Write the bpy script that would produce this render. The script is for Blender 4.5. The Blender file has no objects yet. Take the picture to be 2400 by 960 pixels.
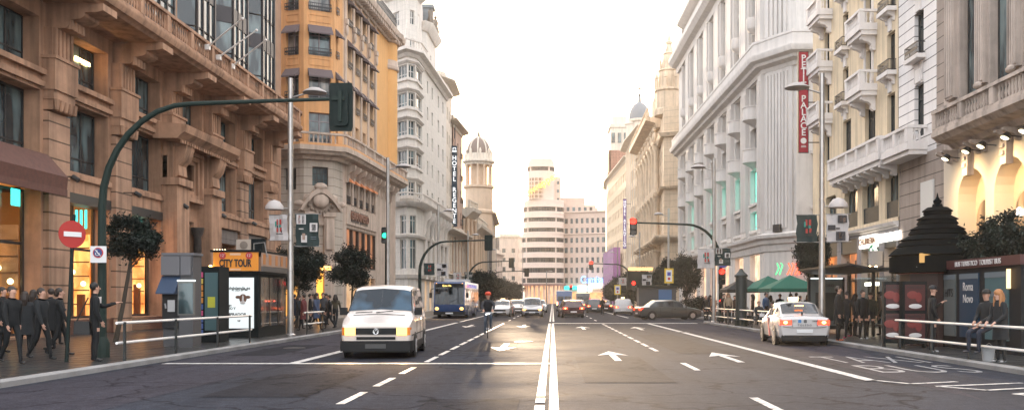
import bpy, bmesh, math, random
from mathutils import Vector, Matrix, noise
R = math.radians
PI = math.pi
rnd = random.Random(7)
SC = bpy.context.scene
COL = SC.collection

# ------------------------------------------------------------------ camera
cam = bpy.data.objects.new('camera', bpy.data.cameras.new('camera'))
COL.objects.link(cam)
FPX, VX, HY, CH = 2150.0, 1295.0, 700.0, 1.55        # focal (px of the 2400 px photo), vanishing point, eye height
cam.location = (0, 0, CH)
cam.rotation_euler = (R(90), 0, 0)
cam.data.lens = 36*FPX/2400
cam.data.sensor_width = 36
cam.data.shift_x = (1200-VX)/2400
cam.data.shift_y = (HY-480)/2400
cam.data.clip_start = 0.1
cam.data.clip_end = 3000
SC.camera = cam

# ------------------------------------------------------------------ world, sun, exposure
SUN_EL, SUN_AZ = 5.0, -3.6                            # degrees; azimuth from the street axis, minus = left
w = bpy.data.worlds.new('World'); SC.world = w; w.use_nodes = True
nt = w.node_tree; nt.nodes.clear()
sky = nt.nodes.new('ShaderNodeTexSky'); sky.sky_type = 'NISHITA'; sky.sun_disc = False
sky.sun_elevation = R(SUN_EL); sky.sun_rotation = R(SUN_AZ); sky.dust_density = 5.0; sky.air_density = 1.0; sky.ozone_density = 1.0
# thin bright cloud veil: the sky texture mixed with an even warm white
mixn = nt.nodes.new('ShaderNodeMix'); mixn.data_type = 'RGBA'; mixn.inputs[0].default_value = 0.7
mixn.inputs[7].default_value = (3.35, 3.3, 3.4, 1)
bg = nt.nodes.new('ShaderNodeBackground'); bg.inputs[1].default_value = 0.15
wo = nt.nodes.new('ShaderNodeOutputWorld')
nt.links.new(sky.outputs[0], mixn.inputs[6]); nt.links.new(mixn.outputs[2], bg.inputs[0]); nt.links.new(bg.outputs[0], wo.inputs[0])
sl = bpy.data.lights.new('sun', 'SUN'); sl.energy = 1.5; sl.angle = R(0.6); sl.color = (1.0, 0.74, 0.5)
sun = bpy.data.objects.new('sun', sl); COL.objects.link(sun)
# light travels from the sun towards the camera
sd = Vector((math.sin(R(SUN_AZ))*math.cos(R(SUN_EL)), math.cos(R(SUN_AZ))*math.cos(R(SUN_EL)), math.sin(R(SUN_EL))))
sun.rotation_euler = sd.to_track_quat('Z', 'Y').to_euler()
vs = SC.view_settings; vs.view_transform = 'Standard'; vs.look = 'None'; vs.gamma = 1; vs.exposure = 2.7
SC.render.engine = 'CYCLES'

# ------------------------------------------------------------------ small helpers
def G(px, py):                      # road point seen at a photo pixel
    Y = FPX*CH/(py-HY); return ((px-VX)*Y/FPX, Y)
def XH(px, py, Y):                  # x and height of a photo pixel at depth Y
    return ((px-VX)*Y/FPX, CH+(HY-py)*Y/FPX)

class MB:
    def __init__(s): s.v = []; s.f = []; s.m = []; s.x = None
    def _a(s, pts):
        n = len(s.v)
        for p in pts:
            p = Vector(p)
            if s.x is not None: p = s.x @ p
            s.v.append(p)
        return n
    def face(s, pts, m=0):
        n = s._a(pts); s.f.append(tuple(range(n, n+len(pts)))); s.m.append(m)
    def box(s, x0, x1, y0, y1, z0, z1, m=0):
        n = s._a([(x0,y0,z0),(x1,y0,z0),(x1,y1,z0),(x0,y1,z0),(x0,y0,z1),(x1,y0,z1),(x1,y1,z1),(x0,y1,z1)])
        for q in ((0,3,2,1),(4,5,6,7),(0,1,5,4),(1,2,6,5),(2,3,7,6),(3,0,4,7)):
            s.f.append(tuple(n+i for i in q)); s.m.append(m)
        return s
    def ext(s, poly, h0, h1, ax='z', m=0):
        k = len(poly)
        def P(a, b, h): return {'z':(a,b,h), 'y':(a,h,b), 'x':(h,a,b)}[ax]
        n = s._a([P(a,b,h0) for a,b in poly]+[P(a,b,h1) for a,b in poly])
        s.f.append(tuple(n+i for i in range(k))[::-1]); s.m.append(m)
        s.f.append(tuple(n+k+i for i in range(k))); s.m.append(m)
        for i in range(k):
            j = (i+1) % k
            s.f.append((n+i, n+j, n+k+j, n+k+i)); s.m.append(m)
        return s
    def lathe(s, prof, n=16, cx=0, cy=0, a0=0, a1=2*PI, m=0, ang=0):
        full = abs(a1-a0-2*PI) < 1e-6
        k = n if full else n+1
        rows = []
        for r, z in prof:
            rows.append(s._a([(cx+r*math.cos(ang+a0+(a1-a0)*i/n), cy+r*math.sin(ang+a0+(a1-a0)*i/n), z) for i in range(k)]))
        for a, b in zip(rows, rows[1:]):
            for i in range(n):
                j = (i+1) % k
                s.f.append((a+i, a+j, b+j, b+i)); s.m.append(m)
        if full:
            s.f.append(tuple(rows[0]+i for i in range(k))[::-1]); s.m.append(m)
            s.f.append(tuple(rows[-1]+i for i in range(k))); s.m.append(m)
        return s
    def tube(s, pts, r, n=8, m=0, caps=True):
        pts = [Vector(p) for p in pts]; rr = r if isinstance(r, (list, tuple)) else [r]*len(pts)
        rows = []; up = None
        for i, p in enumerate(pts):
            t = (pts[min(i+1, len(pts)-1)]-pts[max(i-1, 0)]).normalized()
            if up is None: up = Vector((0,0,1)) if abs(t.z) < .9 else Vector((1,0,0))
            a = t.cross(up)
            if a.length < 1e-4: a = t.cross(Vector((0,1,0)))
            a.normalize(); b = a.cross(t); up = b
            rows.append(s._a([p+(a*math.cos(2*PI*k/n)+b*math.sin(2*PI*k/n))*rr[i] for k in range(n)]))
        for a, b in zip(rows, rows[1:]):
            for i in range(n):
                j = (i+1) % n
                s.f.append((a+i, b+i, b+j, a+j)); s.m.append(m)
        if caps:
            s.f.append(tuple(rows[0]+i for i in range(n))); s.m.append(m)
            s.f.append(tuple(rows[-1]+i for i in range(n))[::-1]); s.m.append(m)
        return s
    def sweep(s, path, prof, m=0):
        """profile (out, z) along a plan path; out is to the right of the direction of travel"""
        P = [Vector((a, b)) for a, b in path]; rows = []
        for i, p in enumerate(P):
            t0 = (P[i]-P[i-1]).normalized() if i else (P[1]-P[0]).normalized()
            t1 = (P[i+1]-P[i]).normalized() if i < len(P)-1 else t0
            n0 = Vector((t0.y, -t0.x)); n1 = Vector((t1.y, -t1.x))
            nn = (n0+n1).normalized(); nn = nn/max(.35, nn.dot(n0))
            rows.append(s._a([(p.x+nn.x*o, p.y+nn.y*o, z) for o, z in prof]))
        k = len(prof)
        for a, b in zip(rows, rows[1:]):
            for i in range(k):
                j = (i+1) % k
                s.f.append((a+i, b+i, b+j, a+j)); s.m.append(m)
        s.f.append(tuple(rows[0]+i for i in range(k))); s.m.append(m)
        s.f.append(tuple(rows[-1]+i for i in range(k))[::-1]); s.m.append(m)
        return s
    def ball(s, c, r, n=10, k=6, m=0):
        r = (r, r, r) if isinstance(r, (int, float)) else r
        prof = [(math.sin(PI*i/k), -math.cos(PI*i/k)) for i in range(k+1)]
        rows = []
        for q, z in prof:
            q = max(q, .02)
            rows.append(s._a([(c[0]+r[0]*q*math.cos(2*PI*i/n), c[1]+r[1]*q*math.sin(2*PI*i/n), c[2]+r[2]*z) for i in range(n)]))
        for a, b in zip(rows, rows[1:]):
            for i in range(n):
                j = (i+1) % n
                s.f.append((a+i, a+j, b+j, b+i)); s.m.append(m)
        s.f.append(tuple(rows[0]+i for i in range(n))[::-1]); s.m.append(m)
        s.f.append(tuple(rows[-1]+i for i in range(n))); s.m.append(m)
        return s
    def mesh(s, name, mats, smooth=True, fix=False):
        me = bpy.data.meshes.new(name)
        me.from_pydata([tuple(p) for p in s.v], [], s.f)
        for x in (mats if isinstance(mats, (list, tuple)) else [mats]): me.materials.append(x)
        if any(s.m): me.polygons.foreach_set('material_index', s.m)
        if fix:
            bm = bmesh.new(); bm.from_mesh(me); bmesh.ops.recalc_face_normals(bm, faces=bm.faces); bm.to_mesh(me); bm.free()
        if smooth:
            me.polygons.foreach_set('use_smooth', [True]*len(me.polygons)); me.set_sharp_from_angle(angle=R(32))
        me.update(); return me
    def build(s, name, mats, parent=None, loc=(0,0,0), rz=0, smooth=True, fix=False):
        return put(name, s.mesh(name, mats, smooth, fix), parent, loc, rz)

def put(name, me, parent=None, loc=(0,0,0), rz=0, rot=None, sc=None):
    o = bpy.data.objects.new(name, me); COL.objects.link(o)
    o.location = loc; o.rotation_euler = rot if rot else (0, 0, rz)
    if sc: o.scale = sc
    if parent: o.parent = parent
    return o
def thing(name, label, cat, loc=(0,0,0), rz=0, group=None):
    o = bpy.data.objects.new(name, None); COL.objects.link(o); o.empty_display_size = .3
    o.location = loc; o.rotation_euler = (0, 0, rz); o['label'] = label; o['category'] = cat
    if group: o['group'] = group
    return o
def tag(o, label, cat, group=None):
    o['label'] = label; o['category'] = cat
    if group: o['group'] = group
    return o
def struct(o, kind='structure'): o['kind'] = kind; return o
def dup(o, loc=None, rz=None, label=None, parent=None, group=None):
    c = o.copy(); COL.objects.link(c); c.parent = parent
    if loc is not None: c.location = loc
    if rz is not None: c.rotation_euler = (0, 0, rz)
    if label: c['label'] = label
    if group: c['group'] = group
    for ch in list(o.children): dup(ch, parent=c)
    return c

FONT = None
def text_mesh(txt, size=1, ext=.01, align='CENTER', mat=None, sx=1, bold=0, vert=False, gap=1.0):
    cu = bpy.data.curves.new('lettering', 'FONT'); cu.body = txt if not vert else '\n'.join(txt)
    cu.size = size; cu.extrude = ext; cu.align_x = align; cu.align_y = 'CENTER' ; cu.offset = bold; cu.resolution_u = 3
    if vert: cu.space_line = gap
    else: cu.space_character = gap
    o = bpy.data.objects.new('lettering', cu); COL.objects.link(o)
    dg = bpy.context.evaluated_depsgraph_get()
    me = bpy.data.meshes.new_from_object(o.evaluated_get(dg)); COL.objects.unlink(o); bpy.data.objects.remove(o)
    me.name = 'lettering'
    me.transform(Matrix.Rotation(R(90), 4, 'X'))          # stands upright, faces -Y
    me.transform(Matrix.Diagonal((sx, 1, 1, 1)))
    me.materials.clear(); me.materials.append(mat)
    return me

# ------------------------------------------------------------------ materials
MC = {}; EMK = .22      # lamp strengths below are relative to the exposure
def nodes(name):
    m = bpy.data.materials.new(name); m.use_nodes = True; nt = m.node_tree
    b = nt.nodes['Principled BSDF']; return m, nt, b
def flat(name, col, rough=.5, metal=0, spec=.5, coat=0, var=0.0, vs=6.0, bump=0.0):
    if name in MC: return MC[name]
    m, nt, b = nodes(name)
    b.inputs['Base Color'].default_value = (*col, 1); b.inputs['Roughness'].default_value = rough
    b.inputs['Metallic'].default_value = metal; b.inputs['Specular IOR Level'].default_value = spec
    b.inputs['Coat Weight'].default_value = coat; b.inputs['Coat Roughness'].default_value = .05
    if var or bump:
        tc = nt.nodes.new('ShaderNodeTexCoord'); n = nt.nodes.new('ShaderNodeTexNoise'); n.inputs['Scale'].default_value = vs; n.inputs['Detail'].default_value = 5
        nt.links.new(tc.outputs['Object'], n.inputs['Vector'])
        if var:
            mr = nt.nodes.new('ShaderNodeMapRange'); mr.inputs[1].default_value = .3; mr.inputs[2].default_value = .7
            mr.inputs[3].default_value = 1-var; mr.inputs[4].default_value = 1+var
            mx = nt.nodes.new('ShaderNodeVectorMath'); mx.operation = 'SCALE'; mx.inputs[0].default_value = col
            nt.links.new(n.outputs[0], mr.inputs[0]); nt.links.new(mr.outputs[0], mx.inputs['Scale']); nt.links.new(mx.outputs[0], b.inputs['Base Color'])
        if bump:
            bp = nt.nodes.new('ShaderNodeBump'); bp.inputs['Strength'].default_value = bump; bp.inputs['Distance'].default_value = .02
            nt.links.new(n.outputs[0], bp.inputs['Height']); nt.links.new(bp.outputs[0], b.inputs['Normal'])
    MC[name] = m; return m
def emit(name, col, st, base=(0.02,0.02,0.02)):
    if name in MC: return MC[name]
    m, nt, b = nodes(name)
    b.inputs['Base Color'].default_value = (*base, 1); b.inputs['Emission Color'].default_value = (*col, 1); b.inputs['Emission Strength'].default_value = st*EMK
    MC[name] = m; return m
def stone(name, col, rough=.85, var=.22, lines=0, lw=.05, brick=None, streak=.25, bump=.25, dark=.45):
    """masonry: blotchy colour, vertical weather streaks, optional horizontal joints (lines = spacing) or blocks"""
    if name in MC: return MC[name]
    m, nt, b = nodes(name); N = nt.nodes.new; L = nt.links.new
    tc = N('ShaderNodeTexCoord')
    n1 = N('ShaderNodeTexNoise'); n1.inputs['Scale'].default_value = .9; n1.inputs['Detail'].default_value = 8; n1.inputs['Roughness'].default_value = .65
    L(tc.outputs['Object'], n1.inputs['Vector'])
    mp = N('ShaderNodeMapping'); mp.inputs['Scale'].default_value = (2.6, 2.6, .16); L(tc.outputs['Object'], mp.inputs['Vector'])
    n2 = N('ShaderNodeTexNoise'); n2.inputs['Scale'].default_value = 1.0; n2.inputs['Detail'].default_value = 6; L(mp.outputs[0], n2.inputs['Vector'])
    def mr(src, a, c, lo, hi):
        q = N('ShaderNodeMapRange'); q.inputs[1].default_value = a; q.inputs[2].default_value = c; q.inputs[3].default_value = lo; q.inputs[4].default_value = hi
        L(src, q.inputs[0]); return q.outputs[0]
    f1 = mr(n1.outputs[0], .3, .7, 1-var, 1+var); f2 = mr(n2.outputs[0], .45, .7, 1, 1-streak)
    mu = N('ShaderNodeMath'); mu.operation = 'MULTIPLY'; L(f1, mu.inputs[0]); L(f2, mu.inputs[1]); fac = mu.outputs[0]; hgt = n1.outputs[0]
    sep = N('ShaderNodeSeparateXYZ'); L(tc.outputs['Object'], sep.inputs[0])
    if lines:
        d = N('ShaderNodeMath'); d.operation = 'DIVIDE'; d.inputs[1].default_value = lines; L(sep.outputs[2], d.inputs[0])
        fr = N('ShaderNodeMath'); fr.operation = 'FRACT'; L(d.outputs[0], fr.inputs[0])
        lt = N('ShaderNodeMath'); lt.operation = 'GREATER_THAN'; lt.inputs[1].default_value = lw/lines; L(fr.outputs[0], lt.inputs[0])
        g = mr(lt.outputs[0], 0, 1, dark, 1)
        m2 = N('ShaderNodeMath'); m2.operation = 'MULTIPLY'; L(fac, m2.inputs[0]); L(g, m2.inputs[1]); fac = m2.outputs[0]
        ad = N('ShaderNodeMath'); ad.operation = 'MULTIPLY_ADD'; ad.inputs[1].default_value = 3; L(lt.outputs[0], ad.inputs[0]); L(n1.outputs[0], ad.inputs[2]); hgt = ad.outputs[0]
    if brick:
        ax = N('ShaderNodeMath'); ax.operation = 'ADD'; L(sep.outputs[0], ax.inputs[0]); L(sep.outputs[1], ax.inputs[1])
        cb = N('ShaderNodeCombineXYZ'); L(ax.outputs[0], cb.inputs[0]); L(sep.outputs[2], cb.inputs[1])
        bt = N('ShaderNodeTexBrick'); bt.inputs['Scale'].default_value = 1; bt.inputs['Brick Width'].default_value = brick[0]; bt.inputs['Row Height'].default_value = brick[1]
        bt.inputs['Mortar Size'].default_value = brick[2]; bt.inputs['Color1'].default_value = (1,1,1,1); bt.inputs['Color2'].default_value = (.86,.86,.86,1); bt.inputs['Mortar'].default_value = (dark,dark,dark,1)
        L(cb.outputs[0], bt.inputs['Vector'])
        m2 = N('ShaderNodeMath'); m2.operation = 'MULTIPLY'; L(fac, m2.inputs[0]); L(bt.outputs['Color'], m2.inputs[1]); fac = m2.outputs[0]
    sc = N('ShaderNodeVectorMath'); sc.operation = 'SCALE'; sc.inputs[0].default_value = col; L(fac, sc.inputs['Scale']); L(sc.outputs[0], b.inputs['Base Color'])
    n3 = N('ShaderNodeTexNoise'); n3.inputs['Scale'].default_value = 9; n3.inputs['Detail'].default_value = 6; L(tc.outputs['Object'], n3.inputs['Vector'])
    ah = N('ShaderNodeMath'); ah.operation = 'MULTIPLY_ADD'; ah.inputs[1].default_value = .6; L(n3.outputs[0], ah.inputs[0]); L(hgt, ah.inputs[2])
    bp = N('ShaderNodeBump'); bp.inputs['Strength'].default_value = bump; bp.inputs['Distance'].default_value = .04; L(ah.outputs[0], bp.inputs['Height']); L(bp.outputs[0], b.inputs['Normal'])
    b.inputs['Roughness'].default_value = rough; b.inputs['Specular IOR Level'].default_value = .3
    MC[name] = m; return m
def glass(name, col=(.02,.03,.035), rough=.06, var=1.9, spec=.7, tint=None):
    """window glass seen from outside: dark room behind, curtains here and there, mirror-like surface"""
    if name in MC: return MC[name]
    m, nt, b = nodes(name); N = nt.nodes.new; L = nt.links.new
    oi = N('ShaderNodeObjectInfo'); tc = N('ShaderNodeTexCoord')
    n = N('ShaderNodeTexNoise'); n.noise_dimensions = '4D'; n.inputs['Scale'].default_value = 1.1; n.inputs['Detail'].default_value = 2
    mp = N('ShaderNodeMapping'); mp.inputs['Scale'].default_value = (1.4, 1.4, .35); L(tc.outputs['Object'], mp.inputs['Vector']); L(mp.outputs[0], n.inputs['Vector'])
    ml = N('ShaderNodeMath'); ml.operation = 'MULTIPLY'; ml.inputs[1].default_value = 30; L(oi.outputs['Random'], ml.inputs[0]); L(ml.outputs[0], n.inputs['W'])
    cr = N('ShaderNodeValToRGB'); e = cr.color_ramp.elements; e[0].position = .45; e[0].color = (*col, 1); e[1].position = .62
    t = tint if tint else (col[0]*var*3, col[1]*var*3, col[2]*var*2.7); e[1].color = (*t, 1)
    L(n.outputs[0], cr.inputs[0]); L(cr.outputs[0], b.inputs['Base Color'])
    n2 = N('ShaderNodeTexNoise'); n2.inputs['Scale'].default_value = .8; L(tc.outputs['Object'], n2.inputs['Vector'])
    bp = N('ShaderNodeBump'); bp.inputs['Strength'].default_value = .05; bp.inputs['Distance'].default_value = .1; L(n2.outputs[0], bp.inputs['Height']); L(bp.outputs[0], b.inputs['Normal'])
    b.inputs['Roughness'].default_value = rough; b.inputs['Specular IOR Level'].default_value = spec; b.inputs['IOR'].default_value = 1.5
    MC[name] = m; return m
def clear_glass(name, tint=(.8,.85,.85), a=.25):
    if name in MC: return MC[name]
    m, nt, b = nodes(name); N = nt.nodes.new; L = nt.links.new
    out = nt.nodes['Material Output']; tr = N('ShaderNodeBsdfTransparent'); tr.inputs[0].default_value = (*tint, 1)
    gl = N('ShaderNodeBsdfGlossy'); gl.inputs['Roughness'].default_value = .04; mx = N('ShaderNodeMixShader')
    lw = N('ShaderNodeLayerWeight'); lw.inputs[0].default_value = a; pw_ = N('ShaderNodeMath'); pw_.operation = 'POWER'; pw_.inputs[1].default_value = 3.0; ml = N('ShaderNodeMath'); ml.operation = 'MULTIPLY_ADD'; ml.inputs[1].default_value = .5; ml.inputs[2].default_value = .04
    L(lw.outputs['Facing'], pw_.inputs[0]); L(pw_.outputs[0], ml.inputs[0]); L(ml.outputs[0], mx.inputs[0]); L(tr.outputs[0], mx.inputs[1]); L(gl.outputs[0], mx.inputs[2]); L(mx.outputs[0], out.inputs['Surface'])
    MC[name] = m; return m
def warm_room(name, c1, c2, st, scale=2.0):
    """goods and lamps in a lit shop: emission broken up by blocks of merchandise"""
    if name in MC: return MC[name]
    m, nt, b = nodes(name); N = nt.nodes.new; L = nt.links.new
    tc = N('ShaderNodeTexCoord'); v = N('ShaderNodeTexVoronoi'); v.inputs['Scale'].default_value = scale
    mp = N('ShaderNodeMapping'); mp.inputs['Scale'].default_value = (1, 1, .55); L(tc.outputs['Object'], mp.inputs['Vector']); L(mp.outputs[0], v.inputs['Vector'])
    n = N('ShaderNodeTexNoise'); n.inputs['Scale'].default_value = 1.3; L(tc.outputs['Object'], n.inputs['Vector'])
    sp = N('ShaderNodeSeparateColor'); L(v.outputs['Color'], sp.inputs[0])
    mx = N('ShaderNodeMix'); mx.data_type = 'RGBA'; mx.inputs[6].default_value = (*c1, 1); mx.inputs[7].default_value = (*c2, 1); L(sp.outputs[0], mx.inputs[0])
    mu = N('ShaderNodeMath'); mu.operation = 'MULTIPLY'; L(n.outputs[0], mu.inputs[0]); mu.inputs[1].default_value = st*2*EMK*1.3
    b.inputs['Base Color'].default_value = (.1,.07,.05,1)
    L(mx.outputs[2], b.inputs['Emission Color']); L(mu.outputs[0], b.inputs['Emission Strength'])
    MC[name] = m; return m

# ------------------------------------------------------------------ facade kit (local frame: x along wall, y inward, z up)
class Facade:
    def __init__(s, root, p0, p1):
        s.root = root; s.p0 = Vector(p0); s.p1 = Vector(p1); d = s.p1-s.p0
        s.L = d.length; s.d = d.normalized(); s.n = Vector((s.d.y, -s.d.x)); s.a = math.atan2(s.d.y, s.d.x)
        s.rl = root.location
    def w(s, u, y=0, z=0):
        q = s.p0+s.d*u-s.n*y
        return Vector((q.x-s.rl[0], q.y-s.rl[1], z-s.rl[2]))
    def u(s, px):                       # wall coordinate seen at photo column px
        k = (px-VX)/FPX
        return (k*s.p0.y-s.p0.x)/(s.d.x-k*s.d.y)
    def uy(s, Y): return (Y-s.p0.y)/s.d.y
    def z(s, px, py, out=0):
        q = s.p0+s.d*s.u(px); return CH+(HY-py)*(q.y)/FPX
    def put(s, name, me, u=0, y=0, z=0, parent=None):
        if parent is not None: return put(name, me, parent, (0,0,0))
        return put(name, me, s.root, s.w(u, y, z), s.a)
    def build(s, mb, name, mat, u=0, y=0, z=0, smooth=True, fix=False):
        return s.put(name, mb.mesh(name, mat, smooth, fix), u, y, z)
    def wall(s, z0, z1, ops, mat, depth=.4, name='wall', u0=0, u1=None, arch=()):
        u1 = s.L if u1 is None else u1
        ops = [(max(a, u0+.02), min(b, u1-.02), c, d) for a, b, c, d in ops if b > u0+.05 and a < u1-.05]
        us = sorted(set([u0, u1]+[round(x, 4) for o in ops for x in o[:2]])); zs = sorted(set([z0, z1]+[round(x, 4) for o in ops for x in o[2:4]]))
        m = MB()
        for i in range(len(us)-1):
            for j in range(len(zs)-1):
                cu, cz = (us[i]+us[i+1])/2, (zs[j]+zs[j+1])/2
                if any(o[0] < cu < o[1] and o[2] < cz < o[3] for o in ops): continue
                m.face([(us[i],0,zs[j]),(us[i+1],0,zs[j]),(us[i+1],0,zs[j+1]),(us[i],0,zs[j+1])])
        for a, b, c, d in ops:
            D = depth
            m.face([(a,0,c),(a,0,d),(a,D,d),(a,D,c)]); m.face([(b,0,c),(b,D,c),(b,D,d),(b,0,d)])
            m.face([(a,0,c),(a,D,c),(b,D,c),(b,0,c)]); m.face([(a,0,d),(b,0,d),(b,D,d),(a,D,d)])
            if arch == 'all':
                r = (b-a)/2; cx = (a+b)/2; zc = d-r; n = 12
                for i in range(n):
                    t0, t1 = PI-PI*i/n, PI-PI*(i+1)/n
                    A = (cx+r*math.cos(t0), zc+r*math.sin(t0)); B = (cx+r*math.cos(t1), zc+r*math.sin(t1))
                    m.face([(A[0],0.0,A[1]),(B[0],0,B[1]),(B[0],0,d),(A[0],0,d)]); m.face([(A[0],0,A[1]),(A[0],D,A[1]),(B[0],D,B[1]),(B[0],0,B[1])])
        return s.build(m, name, mat, smooth=False)
    def band(s, z0, prof, mat, name='cornice', u0=None, u1=None):
        u0 = 0 if u0 is None else u0; u1 = s.L if u1 is None else u1
        m = MB(); m.sweep([(u0,0),(u1,0)], [(-.02, prof[0][1])]+[(o, z) for o, z in prof]+[(-.02, prof[-1][1])])
        return s.build(m, name, mat, z=z0)
    def box(s, u0, u1, out0, out1, z0, z1, mat, name):      # out = distance in front of the wall
        m = MB(); m.box(u0, u1, -out1, -out0, z0, z1); return s.build(m, name, mat, smooth=False)

WC = {}
def window_meshes(kind, w, h, fm, pm):
    w = round(w, 1); h = round(h, 1); key = (kind, w, h, fm.name, pm.name)
    if key in WC: return WC[key]
    f = MB(); t = .07 if w < 2 else .09
    f.box(0, t, 0, .1, 0, h); f.box(w-t, w, 0, .1, 0, h); f.box(t, w-t, 0, .1, 0, t); f.box(t, w-t, 0, .1, h-t, h)
    if kind in ('case', 'door'):
        f.box(w/2-t*.6, w/2+t*.6, .01, .09, t, h-t)
        zt = h*.72 if h > 1.6 else h*.5
        f.box(t, w/2-t*.6, .012, .088, zt-.035, zt+.035); f.box(w/2+t*.6, w-t, .012, .088, zt-.035, zt+.035)
    elif kind == 'triple':
        for q in (1/3, 2/3): f.box(w*q-.04, w*q+.04, .01, .09, t, h-t)
        for a, b in ((t, w/3-.04), (w/3+.04, 2*w/3-.04), (2*w/3+.04, w-t)): f.box(a, b, .012, .088, h*.26-.03, h*.26+.03)
    elif kind == 'grid':
        for q in (1/3, 2/3): f.box(w*q-.03, w*q+.03, .01, .09, t, h-t)
        for k in (.33, .66):
            for a, b in ((t, w/3-.03), (w/3+.03, 2*w/3-.03), (2*w/3+.03, w-t)): f.box(a, b, .012, .088, h*k-.025, h*k+.025)
    elif kind == 'slit':
        f.box(w/2-.04, w/2+.04, .01, .09, t, h-t)
    p = MB(); p.box(t*.5, w-t*.5, .045, .06, t*.5, h-t*.5)
    WC[key] = (f.mesh('window', fm, False), p.mesh('pane', pm, False)); return WC[key]
def add_win(F, u, z, w, h, kind, inset, fm, pm, name='window'):
    a, b = window_meshes(kind, w, h, fm, pm)
    o = put(name, a, F.root, F.w(u, inset, z), F.a); put('pane', b, o); return o

def baluster_mb(m, u, y, z, h, r=.07):
    m.lathe([(r*1.1, z), (r*1.1, z+.06*h), (r*.5, z+.1*h), (r*1.0, z+.35*h), (r*.45, z+.7*h), (r*1.0, z+.93*h), (r*1.0, z+h)], 6, u, y)
def balustrade(F, u0, u1, z0, out, mat, h=1.0, gap=.26, ped=2.6, ends=True, name='balustrade', r=.07, base=.14):
    """stone balustrade standing on a slab edge at distance out in front of the wall"""
    m = MB(); L = u1-u0
    m.box(u0, u1, -out, -out+.24, z0, z0+base); m.box(u0-.03, u1+.03, -out-.04, -out+.28, z0+h-.14, z0+h)
    n = max(1, round(L/ped)); 
    for i in range(n+1):
        c = u0+L*i/n; c = min(max(c, u0+.16), u1-.16); m.box(c-.16, c+.16, -out-.02, -out+.26, z0+base, z0+h-.14)
    k = max(2, int(L/gap))
    for i in range(k):
        u = u0+(i+.5)*L/k
        if min(abs(u-min(max(u0+L*j/n, u0+.16), u1-.16)) for j in range(n+1)) < .2: continue
        baluster_mb(m, u, -out+.12, z0+base, h-.14-base, r)
    if ends and out > .5:
        for c in (u0+.1, u1-.1):
            m.box(c-.1, c+.1, -out+.24, -.01, z0+h-.14, z0+h); m.box(c-.1, c+.1, -out+.24, -.01, z0, z0+base)
            for i in range(max(1, int((out-.3)/gap))): baluster_mb(m, c, -out+.38+i*gap, z0+base, h-.14-base, r)
    return F.build(m, name, mat)
IR = {}
def iron_rail(F, u0, u1, z0, out, mat, h=.9, name='railing'):
    m = MB(); 
    m.box(u0, u1, -out, -out+.04, z0+h-.05, z0+h); m.box(u0, u1, -out, -out+.04, z0+.04, z0+.08)
    n = max(3, int((u1-u0)/.14))
    for i in range(n+1):
        u = u0+(u1-u0)*i/n; m.box(u-.012, u+.012, -out+.008, -out+.032, z0+.08, z0+h-.05)
    m.box(u0, u1, -out+.012, -out+.028, z0+.38*h, z0+.6*h)
    if out > .2:
        for c in (u0, u1-.03):
            m.box(c, c+.03, -out+.04, -.01, z0+h-.05, z0+h); m.box(c, c+.03, -out+.04, -.01, z0+.04, z0+.08)
            for i in range(int(out/.14)): m.box(c, c+.02, -out+.12+i*.14, -out+.14+i*.14, z0+.08, z0+h-.05)
    return F.build(m, name, mat, smooth=False)
def slab(F, u0, u1, z0, z1, out, mat, name='balcony_slab', step=True):
    m = MB(); h = z1-z0
    if step:
        m.sweep([(u0,0.02),(u0,-out*.8),(u1,-out*.8),(u1,0.02)], [(-out*.7,z0),(.0,z0),(out*.06,z0+h*.35),(out*.2,z0+h*.5),(out*.2,z1),(-out*.7,z1)]) if False else m.box(u0+.06, u1-.06, -out*.88, -.005, z0, z0+h*.5).box(u0, u1, -out, -.006, z0+h*.5, z1)
    else: m.box(u0, u1, -out, -.005, z0, z1)
    return F.build(m, name, mat, smooth=False)
def console(F, u, z1, h, out, w, mat, name='console'):
    """scroll bracket under a slab, top at z1"""
    m = MB(); prof = [(0, z1-h), (-.18*out, z1-h), (-.3*out, z1-h*.86), (-.3*out, z1-h*.6), (-.5*out, z1-h*.42), (-.85*out, z1-h*.34), (-out, z1-h*.2), (-out, z1), (0, z1)]
    m.ext(prof, u-w/2, u+w/2, 'x'); return F.build(m, name, mat)
def core(root, pts, z0, z1, mat, name='roof'):
    rl = root.location; m = MB(); m.ext([(a-rl[0], b-rl[1]) for a, b in pts], z0, z1, 'z'); return m.build(name, mat, root, smooth=False, fix=True)
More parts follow.
